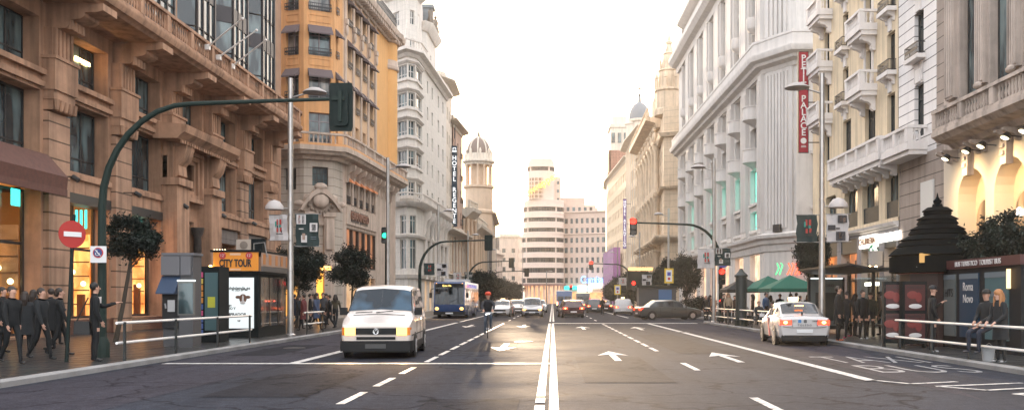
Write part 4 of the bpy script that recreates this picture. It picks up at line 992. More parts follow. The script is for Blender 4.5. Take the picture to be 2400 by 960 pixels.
# ================================================================== RIGHT 2: white rusticated strip + yellow hotel
def right_hotel():
    Wb = stone('white_rusticated_stucco', (.78,.75,.73), lines=.52, lw=.05, var=.05, streak=.1, dark=.22); YL = stone('yellow_stucco', (.71,.59,.42), var=.1, streak=.3, bump=.03)
    WT = stone('white_stucco', (.74,.70,.67), var=.05, streak=.12, bump=.05); SHU = flat('black_shutter', (.012,.02,.022), .6)
    # narrow white building
    root = thing('narrow_building', 'narrow white rusticated building with two dark windows, between the yellow hotel and the lit arches', 'building', (18,45.3,0))
    F = Facade(root, (18,47.7), (18,43.0))
    u0, u1 = F.u(2143), F.u(2165); ops = [(u0,u1,9.5,12.1),(u0,u1,13.5,15.6),(u0,u1,17.0,19.1)]
    F.wall(8.6, 22, ops, Wb, .3)
    for o in ops: add_win(F, o[0], o[2], u1-u0, o[3]-o[2], 'case', .2, SHU, flat('dark_blind', (.015,.02,.022), .7)); F.box(u0+.3,u1-.3,0,.1,o[3]+.05,o[3]+.7,WT,'keystone')
    for z in (13.4,16.9):
        F.box(u0-.25,u1+.25,0,.45,z-.2,z,WT,'balcony_slab'); iron_rail(F, u0-.2, u1+.2, z, .42, BLK, .6)
    F.box(u0+.05,u1-.05,0,.05,12.2,13.1,stone('marble_relief', (.55,.52,.5), var=.5),'relief_panel')
    slab(F, .15, F.L-1.0, 8.5, 8.95, 1.0, WT); balustrade(F, .15, F.L-1.0, 8.95, .98, WT, h=.95, gap=.24, ped=1.8)
    core(root, [(18.7,47.6),(30,47.6),(30,43.1),(18.7,43.1)], 8.6, 21.9, ROOF)
    # yellow hotel
    root = thing('hotel_building', 'yellow stucco hotel with white balconies, dark shuttered windows and shops below', 'building', (18,55.5,0))
    F = Facade(root, (18,63.4), (18,47.75)); ops = []
    cc = F.u(2079); cb = F.u(1975.5); cB = F.u(2030); cA = F.u(1932)
    fl = [(10.35,2.1),(13.6,2.1),(16.95,2.1),(20.3,2.1)]
    for i, (z, h) in enumerate(fl):
        ops += [(cc, cc+1.15, z, z+h), (cb, cb+1.05+.5*(i == 0), z, z+h), (cB-.2*(i == 0), cB+1.1+.4*(i == 0), z-.1*(i > 0), z+h), (cA, cA+1.1, z, z+h)]
    F.wall(8.6, 24, ops, YL, .35)
    db = flat('dark_blind', (.015,.02,.022), .7)
    for o in ops:
        add_win(F, o[0], o[2], o[1]-o[0], o[3]-o[2], 'case', .22, SHU, db)
        if o[0] in (cc,) or abs(o[0]-cb) < .01: F.box(o[0]+.3, o[0]+.75, 0, .09, o[3]+.08, o[3]+.75, WT, 'keystone')
    for i, (z, h) in enumerate(fl[1:]):
        for c, w_ in ((cc,1.15),(cb,1.05)):
            F.box(c-.25,c+w_+.25,0,.5,z-.3,z-.08,WT,'balcony_slab'); iron_rail(F, c-.2, c+w_+.2, z-.08, .45, BLK, .6)
            for d in (0, w_-.2): console(F, c+d+.1, z-.3, .45, .4, .18, WT)
        for c in (cB, cA):
            slab(F, c-.75, c+1.85, z-.75, z-.25, 1.0, WT); balustrade(F, c-.75, c+1.85, z-.25, .98, WT, h=.9, gap=.24, ped=2.6)
            for d in (-.3, 1.4): console(F, c+d, z-.75, .8, .8, .3, WT)
        F.box(cB-.15,cB+.0-.01,0,.1,z-.2,z+h+.2,WT,'window_surround'); F.box(cB+1.11,cB+1.25,0,.1,z-.2,z+h+.2,WT,'window_surround')
    # long balcony
    a, b = F.uy(56.6), F.L-.02
    slab(F, a, b, 8.55, 9.1, 1.05, WT); balustrade(F, a, b, 9.1, 1.03, WT, h=.95, gap=.24, ped=1.95)
    for k in range(8): console(F, a+.5+k*1.15, 8.55, .55, .9, .28, WT)
    # mezzanine
    mz = [(F.u(1935),F.u(1960)),(F.u(1979),F.u(2010)),(F.u(2021),F.u(2060)),(F.u(2075),F.u(2114))]
    F.wall(5.5, 8.6, [(p,q,5.85,8.2) for p,q in mz], YL, .4, name='mezzanine_wall')
    for p, q in mz:
        r_ = .35
        for s_, x in ((1,p),(-1,q)): m = MB(); m.ext([(x,8.2),(x+s_*r_,8.2),(x+s_*r_*.3,8.1),(x,7.85)], .0, .4, 'y'); F.build(m, 'window_arch', YL)
        add_win(F, p, 5.85, q-p, 2.35, 'triple', .3, SHU, GL); F.box(p+.02,q-.02,-.2,-.08,5.86,6.75,SHU,'railing')
    F.band(0, [(.0,5.31),(.1,5.33),(.12,5.42),(.25,5.45),(.3,5.6),(.05,5.62)], WT)
    # ground floor: grey piers, shop fronts
    GP = stone('grey_shop_pier', (.27,.26,.27), lines=.9, lw=.03, var=.12, dark=.6); piers = [0]+[F.u(x) for x in (1966,2013,2066,2118)]
    sh = [(piers[i]+.35, (piers[i+1]-.35) if i < 3 else F.L-.3) for i in range(4)]
    F.wall(0, 5.3, [(p,q,.15,5.15) for p,q in sh], GP, .6, name='ground_wall')
    sb = [warm_room('bar_interior', (1,.28,.06), (.35,.14,.06), .55, 2.5), warm_room('bar_interior_red', (1,.3,.08), (.25,.1,.05), .75, 2.0), warm_room('cafe_interior', (.9,.5,.2), (.12,.08,.05), .5, 2.2), warm_room('cafe_interior_dark', (.5,.3,.15), (.04,.035,.03), .4, 2.0)]
    bulb = emit('bulb', (1,.7,.35), 30)
    for i, (p, q) in enumerate(sh):
        m = MB(); m.box(p,q,.59,.63,.15,4.3); o = F.build(m, 'shop_window', sb[i], smooth=False)
        f = MB()
        for x in (p,(p+q)/2-.04,q-.08): f.box(x,x+.08,.4,.48,.15,3.9)
        f.box(p+.08,(p+q)/2-.04,.4,.48,2.6,2.7); f.box((p+q)/2+.04,q-.08,.4,.48,2.6,2.7); put('frame', f.mesh('frame', FRD, False), o)
        m = MB()
        for k in range(3): m.ball((p+.5+k*(q-p-1)/2, .35, 3.5-.12*(k % 2)), .07, 8, 6)
        put('hanging_lamp', m.mesh('hanging_lamp', bulb), o)
        F.box(p,q,-.3,-.05,4.3,5.15,flat('dark_fascia', (.03,.035,.035), .5),'shop_fascia')
    lw = emit('white_sign_light', (1,.96,.86), 2.4, (.8,.8,.8)); p, q = sh[2]
    o = F.box(p+.1,q-.1,.0,.14,4.45,5.15,emit('white_lightbox', (1,.9,.75), 3),'light_box')
    put('lettering', text_mesh('CHURRERIA', .5, .02, mat=flat('lightbox_letters', (.25,.15,.1), .6), bold=.01), root, F.w((p+q)/2,-.17,4.8), F.a)
    p, q = sh[3]; me = text_mesh('STARBUCKS', .62, .04, mat=lw, bold=.018, sx=.98); put('lettering', me, root, F.w((p+q)/2+.15,-.1,4.82), F.a)
    F.box(sh[2][0]+.3,sh[2][1]-.3,-.2,-.12,2.3,2.5,emit('white_strip_light', (1,.9,.7), 6),'strip_light')
    # side wall of the hotel facing down the side street and body
    core(root, [(19.0,63.1),(30,63.1),(30,47.8),(19.0,47.8)], .1, 23.9, YL, 'roof')
    # round coffee-shop sign on a bracket, projecting
    x, z = XH(2051.5, 585, 51.2); sgn = thing('round_sign', 'round green and white coffee shop sign on a bracket over the pavement', 'sign', (x, 51.2, z))
    m = MB(); m.x = Matrix.Rotation(R(90), 4, 'X'); m.lathe([(.34,-.07),(.36,-.05),(.36,.05),(.34,.07)], 28); m.build('disc', flat('green_ring', (.0,.17,.09), .4), sgn)
    wl = emit('sign_white', (.9,.95,.9), .8, (.8,.8,.8)); wg = flat('sign_green_detail', (0,.13,.07), .5)
    m = MB(); m.x = Matrix.Rotation(R(90), 4, 'X')
    star = [(.09*math.cos(R(90+36*k))*(1 if k % 2 == 0 else .45), .2+.09*math.sin(R(90+36*k))*(1 if k % 2 == 0 else .45)) for k in range(10)]
    m.ext(star, .075, .085); m.lathe([(.1,.075),(.1,.085)], 14, 0, .06)
    m.ext([(-.1,.02),(.1,.02),(.15,-.3),(0,-.34),(-.15,-.3)], .075, .083)
    for s_ in (-1, 1):
        m.ext([(s_*.13,-.28),(s_*.3,-.14),(s_*.33,.02),(s_*.26,.12),(s_*.2,.0),(s_*.22,-.1)], .075, .083); m.ext([(s_*.12,.0),(s_*.18,.06),(s_*.2,.16),(s_*.13,.14)], .075, .083)
    m.build('emblem', wl, sgn)
    m = MB(); m.tube([(0,0,.36),(0,0,.5),(18-x-.1,0,.5)], .03, 6); m.build('bracket', FRD, sgn)
    # air-conditioner like box on the pier
    x, z = XH(2087, 605, 50.0); m = MB(); m.box(-.3,.3,-.25,.25,0,.75); m.box(-.32,.32,-.27,.27,.72,.8); m.build('grey_unit', flat('grey_unit', (.33,.32,.32), .6), root, (17.6-18, 50-55.5, z-.4))
right_hotel()
RT = flat('red_banner', (.36,.02,.035), .6); WLT = flat('white_letters', (.82,.78,.74), .6)
t, w_, h_ = vertical_sign('vertical_sign', 'tall dark red vertical banner sign with white letters on the yellow hotel', 'PETIT PALACE', 1872, 1894, 122, 357, 61.5, RT, WLT, thick=.12)
for c in list(t.children):
    if c.name.startswith('lettering'): c.location.z = c.location.z*.86+h_*.135
m = MB(); m.x = Matrix.Rotation(R(90), 4, 'X'); m.lathe([(.2,.02),(.2,.05)], 20, 0, h_*.115); m.build('emblem', WLT, t)
m = MB(); m.box(-.18,.18,-.05,-.02,h_*.05,h_*.055); m.box(-.15,.15,-.05,-.02,h_*.062,h_*.067); m.build('small_print', WLT, t)

# ================================================================== RIGHT 3: big grey-white corner building
def right_white():
    W = stone('grey_white_stone', (.63,.605,.575), var=.08, streak=.22, bump=.08); W2 = stone('grey_white_trim', (.64,.61,.58), var=.05, streak=.14, bump=.06)
    WF = stone('fluted_grey_stone', (.61,.585,.56), var=.04, streak=.2, bump=.05)
    pf = (18.31-.0135*121-.0, 121.0); pn = (18.31-.0135*75, 75.0)
    root = thing('corner_building', 'large grey white classical corner building with tall pilasters, deep cornices and teal lit windows', 'building', (pn[0], pn[1], 0))
    pc = (19.1, 71.9); pe = (28, 71.9)
    FM_ = Facade(root, pf, pn); FC = Facade(root, pn, pc); FS = Facade(root, pc, pe); Fs = [FM_, FC, FS]; rl = root.location
    path = [(a[0]-rl[0], a[1]-rl[1]) for a in (pf, pn, pc, pe)]
    ub = [FM_.L-4.9-6.2*k for k in range(8) if FM_.L-4.9-6.2*k > 0]
    lev = [(7.4,1.6),(9.7,2.9),(13.4,2.7),(17.0,2.8)]
    ops = [(u, u+3.3, z, z+h) for u in ub for z, h in lev]+[(u-.2, u+3.4, .15, 5.3) for u in ub]
    FM_.wall(0, 19.9, ops, W, .55)
    teal = emit('teal_lit_pane', (.12,.70,.55), 1.5, (.1,.3,.25)); cool = glass('pale_curtain_glass', (.22,.22,.22), tint=(.5,.48,.45)); FRG = flat('grey_white_frame', (.42,.41,.40), .6)
    for j, u in enumerate(ub):
        for i, (z, h) in enumerate(lev):
            pm = teal if (i == 1 and j in (0,1,2,3)) or (i == 0 and j in (0,3,5)) or (i == 1 and j == 5) else (GL if (i*3+j*2) % 5 == 0 else cool)
            add_win(FM_, u, z, 3.3, h, 'triple', .4, FRG, pm)
            if i == 3 or i == 2:
                m = MB(); m.lathe([(.05,z-.95),(.5,z-.6),(1.05,z-.3),(1.05,z-.15)], 12, u+1.65, 0, PI, 2*PI); m.lathe([(1.0,z-.15),(1.0,z+.75),(1.06,z+.75),(1.06,z+.85)], 12, u+1.65, 0, PI, 2*PI); FM_.build(m, 'curved_balcony', W2)
            else: FM_.box(u-.1, u+3.4, 0, .18, z-.25, z-.03, W2, 'window_sill')
        FM_.box(u-.2,u+3.4,-.5,-.45,.15,5.3,warm_room('peach_shop_glow', (1,.5,.28), (1,.72,.5), .75, .5),'shop_window')
    for u in ub+[ub[-1]-6.2, FM_.L+1.3]:
        if u+6.0 > FM_.L+6: continue
        a, b = u+3.75, u+5.75; b = min(b, FM_.L); a = max(a, .1)
        if b-a > .5:
            m = MB(); m.box(a,b,-.3,0,6.9,19.9); n = int((b-a)/.33)
            for q in range(n): m.box(a+.12+q*.33,a+.28+q*.33,-.38,-.3,7.4,19.4)
            FM_.build(m, 'pilaster', WF, smooth=False)
    # chamfer: wide fluted panel
    FC.wall(0, 19.9, [], W, .4)
    m = MB(); m.box(.3,FC.L-.3,-.12,0,6.9,19.9)
    for q in range(int((FC.L-.8)/.36)): m.box(.42+q*.36,.62+q*.36,-.22,-.12,7.2,19.6)
    FC.build(m, 'fluted_panel', WF, smooth=False)
    m = MB(); m.box(FC.L*.5-.4,FC.L*.5+.4,-.4,-.12,6.9,7.5); FC.build(m, 'small_grille', FRD)
    # side face with big windows
    so = [(1.3,3.6,z,z+h) for z,h in ((8.9,2.9),(13.2,2.9),(16.9,2.4),(5.9,2.2))]+[(4.8,7.2,z,z+h) for z,h in ((8.9,2.9),(13.2,2.9),(16.9,2.4),(5.9,2.2))]
    FS.wall(0, 19.9, so+[(1.2,3.8,.15,5.0),(4.6,7.4,.15,5.0)], W, .4)
    for o in so: add_win(FS, o[0], o[2], o[1]-o[0], o[3]-o[2], 'grid', .3, FRW, warm_room('lit_flat_room', (1,.6,.25), (.03,.03,.03), .35, 1.6))
    for a, b in ((1.2,3.8),(4.6,7.4)): FS.box(a,b,-.39,-.3,.15,5.0,warm_room('peach_shop_glow', (1,.5,.28), (1,.72,.5), .75, .5),'shop_window')
    for z in (8.9,13.2,16.9): FS.box(1.1,3.8,0,.3,z-.3,z-.05,W2,'window_sill')
    neon = emit('warm_white_neon', (1,.85,.6), 3.5)
    for k, z in enumerate((15.6,12.6,9.9)):
        m = MB(); m.tube([(3.0+.45*math.cos(t/2.2)*(1 if t < 9 else .7), -.35, z+.12*t-.9+.25*math.sin(t*1.3)) for t in range(16)], .05, 5); FS.build(m, 'neon_light', neon)
    for px_, w2, nm, e_ in ((1845,1.1,'red',emit('red_neon', (1,.08,.03), 3)),(1830,.7,'green',emit('green_neon', (.1,.8,.25), 1.5))):
        x, z = XH(px_ if nm == 'red' else 1818, 640, 71.6)
        m = MB(); [m.tube([(q*.3,0,0),(q*.3+.25,0,.5+.25*(q % 2)),(q*.3+.1,0,.9)], .06, 5) for q in range(4 if nm == 'red' else 2)]; m.build('neon_light', e_, root, (x-rl[0]-(.0), -3.4, z-.1))
    def swp(prof, nm, mt=W2):
        m = MB(); m.sweep(path, prof); m.build(nm, mt, root)
    swp([(-.1,5.4),(.1,5.4),(.2,5.9),(.35,6.0),(.4,6.3),(.65,6.45),(.7,6.7),(.1,6.9),(-.1,6.9)], 'string_course')
    swp([(-.1,19.9),(.15,19.9),(.25,20.2),(.7,20.4),(.8,20.6),(1.15,20.8),(1.25,21.1),(1.25,21.25),(-.1,21.3)], 'cornice')
    swp([(.75,21.3),(.95,21.3),(.95,22.2),(1.0,22.2),(1.0,22.4),(.7,22.4),(.7,22.2),(.75,22.2)], 'balcony_parapet')
    m = MB()
    for k in range(7): baluster_mb(m, 1.8+k*.35, -1.12, 21.3, .95, .08)
    for k in range(7): baluster_mb(m, 5.2+k*.35, -1.12, 21.3, .95, .08)
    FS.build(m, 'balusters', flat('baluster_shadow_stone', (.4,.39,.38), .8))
    # giant order storeys
    up = [(u+.5, u+2.8, 22.0, 31.0) for u in ub]
    FM_.wall(19.9, 33.0, up, W, .5, name='upper_wall')
    for j, u in enumerate(ub):
        for z, h in ((22.0,2.5),(24.9,2.7),(28.0,3.0)): add_win(FM_, u+.5, z, 2.3, h, 'case', .4, FRG, cool if (j+int(z)) % 3 else GL)
        for z in (24.5,27.6): FM_.box(u+.5,u+2.8,-.38,-.2,z,z+.4,W2,'spandrel')
        for q in (u+.1,u+1.5,u+2.95): 
            FM_.box(q-.1 if q != u+1.5 else q, q+.28, .0 if q != u+1.5 else -.35, .25 if q != u+1.5 else -.1, 21.4, 31.2, W2, 'pilaster')
        m = MB(); m.lathe([(.05,24.0),(.6,24.4),(.7,24.6),(.7,25.4)], 10, u+1.65, 0, PI, 2*PI); FM_.build(m, 'curved_balcony', W2)
        FM_.box(u+3.9,u+5.7 if u+5.7 < FM_.L else FM_.L-.05,0,.35,21.4,31.2,WF,'pilaster')
    FC.wall(19.9, 33, [], W, .4, name='upper_wall')
    m = MB()
    for q in range(int((FC.L-.6)/.5)): m.box(.3+q*.5,.6+q*.5,-.15,0,21.6,31)
    FC.build(m, 'fluted_panel', WF, smooth=False)
    so = [(1.3,3.8,z,z+h) for z,h in ((22.6,2.3),(26.2,2.4))]+[(4.8,7.2,22.6,24.9)]
    FS.wall(19.9, 33, so, W, .4, name='upper_wall')
    for o in so: add_win(FS, o[0], o[2], o[1]-o[0], o[3]-o[2], 'grid', .3, FRW, GLW if o[2] < 26 else GLS)
    FS.box(1.1,4.2,0,.35,25.5,25.8,W2,'window_sill')
    swp([(-.1,31.2),(.3,31.2),(.4,31.8),(1.0,32.0),(1.4,32.5),(1.4,33.0),(-.1,33.1)], 'cornice')
    # attic, set back a little
    pa = [(a[0]+.6, a[1]) for a in (pf, pn)]; FA = Facade(root, pa[0], pa[1]); ao = [(u+.6,u+2.6,34.0,36.2) for u in ub]
    FA.wall(33, 37.4, ao, W, .4, name='attic_wall')
    for o in ao: add_win(FA, o[0], o[2], 2.0, 2.2, 'case', .2, FRG, GL)
    FA.band(0, [(.1,37.0),(.5,37.2),(.9,37.5),(.9,37.9),(0,38)], W2)
    core(root, [(pf[0]+1.2,120.8),(pn[0]+1.3,76),(19.9,73),(28,73),(32,121)], .1, 32.9, ROOF); core(root, [(pf[0]+1.6,120.8),(pn[0]+1.7,76),(20.3,73.5),(28,73.5),(32,121)], 32.95, 37.8, ROOF)
    # far end wall
    m = MB(); m.box(0,15,.0,.3,0,37.2); m.build('end_wall', W, root, (pf[0]-rl[0]+.35, pf[1]-rl[1]-.1, 0))
right_white()

# ================================================================== RIGHT 4: ornate beige building with spire
def right_ornate():
    S = stone('ornate_beige_stone', (.64,.51,.37), lines=.9, lw=.05, var=.12, streak=.25, bump=.2, dark=.65); S2 = stone('ornate_beige_trim', (.66,.53,.39), var=.15, streak=.35)
    SG = stone('grey_base_stone', (.22,.21,.20), var=.15)
    pts = [at(1503,168), at(1548,137), at(1556,129), at(1592,127)]; pts[3] = (pts[3][0]+3, pts[3][1]-.5)
    root = thing('ornate_building', 'ornate beige stone building with stacked columns, deep eaves and a pointed openwork spire', 'building', (pts[1][0], pts[1][1], 0)); rl = root.location
    Fs = [Facade(root, a, b) for a, b in zip(pts, pts[1:])]; path = [(a[0]-rl[0], a[1]-rl[1]) for a in pts]
    F = Fs[0]; n = 7; bw = F.L/n; ops = []
    for k in range(n): ops += [(k*bw+1.3,(k+1)*bw-1.3,z,z+h) for z,h in ((10.6,2.6),(14.2,2.6),(17.8,2.6),(21.4,3.2),(4.4,3.6))]+[(k*bw+1.1,(k+1)*bw-1.1,.2,3.6)]
    F.wall(0, 28, ops, S, .6)
    for o in ops: add_win(F, o[0], o[2], o[1]-o[0], o[3]-o[2], 'case', .4, FRD, GL)
    for k in range(n+1):
        u = min(max(k*bw,.6),F.L-.6)
        for z0, z1 in ((.5,8.6),(10.4,16.8),(17.4,24.6)):
            m = MB(); m.lathe([(.55,z0),(.42,z0+.4),(.38,z1-1),(.6,z1-.5),(.7,z1)], 10, u, -.55); m.box(u-.8,u+.8,-1.2,0,z1,z1+.35); F.build(m, 'column', S2)
        m = MB(); m.ball((u,-.8,25.8),(.5,.4,.8),8,6); m.ball((u,-.9,26.8),.35,8,6); F.build(m, 'statue', S2)
        console(F, u, 10.2, 1.6, 1.4, .6, S2)
    for k in range(n):
        m = MB(); c = (k+.5)*bw; m.ext([(c-1.2,24.7),(c+1.2,24.7),(c+.9,25.3),(c,25.8),(c-.9,25.3)], -.4, 0, 'y'); m.lathe([(.06,16.6),(.5,17.0),(.95,17.3),(.95,18.2)], 10, c, 0, PI, 2*PI); F.build(m, 'ornament', S2)
    def swp(prof, nm, mt=S2, pth=path):
        m = MB(); m.sweep(pth, prof); m.build(nm, mt, root)
    swp([(-.1,9.6),(.6,9.6),(1.2,9.9),(1.4,10.2),(1.4,10.45),(-.1,10.5)], 'balcony_slab'); swp([(-.1,16.9),(.5,17.0),(.7,17.3),(-.1,17.4)], 'string_course')
    swp([(-.1,27.2),(.5,27.2),(.8,27.8),(2.2,28.2),(2.3,28.7),(-.1,28.8)], 'cornice', pth=path[:2]); swp([(-.1,24.2),(.5,24.3),(.8,24.8),(-.1,25)], 'string_course')
    for f in Fs[1:]:
        m_ = f.L; ops = [(m_*.25,m_*.25+min(1.1,m_*.4),z,z+2.2) for z in (10.8,14.2,17.8,21)] if f is not Fs[2] else []
        f.wall(0, 28.5, ops, S, .4)
        for o in ops: add_win(f, o[0], o[2], o[1]-o[0], 2.2, 'case', .25, FRD, GL)
    for z in (12,19):
        m = MB(); m.box(Fs[2].L*.35,Fs[2].L*.6,-.4,0,z,z+.3); m.ball((Fs[2].L*.47,-.4,z+5),(.4,.3,.7),8,6); Fs[2].build(m, 'ornament', S2)
    balustrade(F, 0, F.L, 28.8, 2.0, S2, h=1.2, gap=.5, ends=False)
    core(root, [(pts[0][0]+.9,167.5),(pts[1][0]+1.0,137.2),(pts[2][0]+1,130),(pts[3][0],128.2),(30,128),(30,167)], .1, 28.3, ROOF)
    # spire tower: octagonal drum then openwork spire
    cx, cy = at(1568,133)[0]-rl[0], 133-rl[1]; a8 = PI/8
    ZS = lambda pr_: [(r_*.88, 28+(z_-28)*.79) for r_, z_ in pr_]
    m = MB(); m.lathe(ZS([(2.55,28.0),(2.55,29),(2.3,29.3),(2.25,32.3),(2.5,32.5),(2.5,32.8),(1.9,33),(1.75,36),(1.95,36.2),(1.5,36.5),(.95,39.2),(1.1,39.4),(.75,39.7),(.35,41.2)]), 8, cx, cy, ang=a8); m.build('spire', S2, root)
    for i in range(8):
        a = 2*PI*i/8+a8
        m = MB(); m.lathe(ZS([(.2,32.5),(.2,34.6),(.3,34.7),(.02,36.0)]), 6, cx+1.98*math.cos(a), cy+1.98*math.sin(a)); m.lathe(ZS([(.12,36),(.12,37.6),(.2,37.7),(.01,38.6)]), 6, cx+1.35*math.cos(a), cy+1.35*math.sin(a)); m.build('pinnacle', S2, root)
    m = MB(); m.lathe(ZS([(.35,41.0),(.55,41.3),(.55,41.6),(.3,41.8),(.12,43.0),(.05,43.6)]), 8, cx, cy); m.build('finial', S2, root)
    for px, Y, h in ((1527,150,8.5),(1541,142,4.5),(1534,147,3.5)):
        x = at(px,Y)[0]-rl[0]+1.0; m = MB(); m.box(-.9,.9,-.9,.9,0,h*.6); m.lathe([(.9,h*.6),(.6,h*.7),(.45,h*.85),(.1,h)], 8); m.ball((0,0,h),.25,6,5); m.build('roof_turret', S2, root, (x, Y-rl[1], 28.4))
right_ornate()
FM2 = (stone('warm_cream_stone', (.72,.57,.40), var=.08, lines=.9, lw=.05, dark=.7), CR2, FRB, GLW)
r_, f_ = sim_building('tall cream building with a grey dome and cross beside the ornate building', [at(1468,198), at(1478,186), at(1512,168)], [(6.5+3.7*i, 2.2) for i in range(7)], FM2, 33.5, z0=5.5, win=('case',1.3,3.0), name='domed_building', gf=4.5, balc=0, pil=True, corn=1.4)
rl = r_.location; cx, cy = at(1499,188)[0]-rl[0], 188-rl[1]; cx2 = at(1482,186)[0]-rl[0]
m = MB(); m.lathe([(1.9,33.4),(1.9,37.5),(2.3,37.8),(2.3,38.2)], 16, cx, cy); m.build('drum', CR2, r_)
m = MB(); m.lathe([(2.2*math.cos(t*PI/16), 38.2+3.6*math.sin(t*PI/16)) for t in range(8)]+[(.35,41.9),(.3,42.8),(.15,43.2)], 16, cx, cy); m.build('dome', flat('grey_dome_slate', (.20,.21,.22), .6), r_)
m = MB(); m.box(cx-.08,cx+.08,cy-.08,cy+.08,43.1,45.6); m.box(cx-.6,cx+.6,cy-.07,cy+.07,44.5,44.75); m.ball((cx,cy,43.2),.3,8,6); m.build('cross', FRD, r_)
m = MB(); m.lathe([(1.2,33.4),(1.2,37),(1.4,37.3),(.5,38.6),(.1,39.5)], 12, cx2, cy); m.build('roof_turret', CR2, r_)
r_, f_ = sim_building('slim sunlit cream building with a square brick-fronted top corner', [at(1421,262), at(1424,245), at(1472,202)], [(6.5+3.6*i, 2.0) for i in range(7)], FM2, 33.0, z0=5.5, win=('case',1.3,3.2), name='apartment_building', gf=4.5, corn=1.0)
rl = r_.location; x0 = at(1424,246)[0]-rl[0]
m = MB(); m.box(.4,5.2,-7,2,33,46); m.box(.1,5.5,-7.3,2.3,46,46.8); m.box(.9,4.6,-6,1,46.8,49); m.build('tower', CR2, r_)
m = MB(); m.box(.0,5.6,-7.5,-7.1,34.5,40); m.box(-.1,.38,-7.5,1.9,34.5,40); m.build('brick_panel', stone('salmon_brick', (.5,.26,.18), brick=(.8,.4,.05), var=.1), r_)
m = MB(); [m.box(.6+1.6*q,1.5+1.6*q,-7.15,-7.02,42,44.6) for q in range(3)]; m.build('window', GL, r_)
# violet netting over scaffolding on the lower storeys
t = thing('scaffolding', 'scaffolding wrapped in violet netting on the lower storeys of the sunlit cream building', 'scaffolding', (at(1441,232)[0], 232, 0)); VN = flat('violet_netting', (.42,.2,.42), .8, var=.2); f = Facade(t, at(1429.5,240), at(1455,212)); f.rl = t.location
m = MB(); m.box(0,f.L,-1.7,-1.62,.2,13.5); m.box(0,.08,-1.6,-.1,.2,13.5); m.box(f.L-.08,f.L,-1.6,-.1,.2,13.5); put('netting', m.mesh('netting', VN, False), t, f.w(0,0,0), f.a)
m = MB()
for k in range(9):
    u = f.L*k/8; m.tube([(u,-1.8,0),(u,-1.8,14)], .06, 5)
for z in range(1, 8): m.tube([(0,-1.8,z*1.9),(f.L,-1.8,z*1.9)], .05, 5)
put('frame', m.mesh('frame', flat('scaffold_steel', (.3,.28,.28), .5, .6)), t, f.w(0,0,0), f.a)
t, w_, h_ = vertical_sign('vertical_sign', 'slim violet vertical hotel sign far down the right side', 'HOTEL ATLANTICO', 1460.5, 1468, 466, 582, 180, flat('violet_sign', (.2,.13,.33), .5), LW)

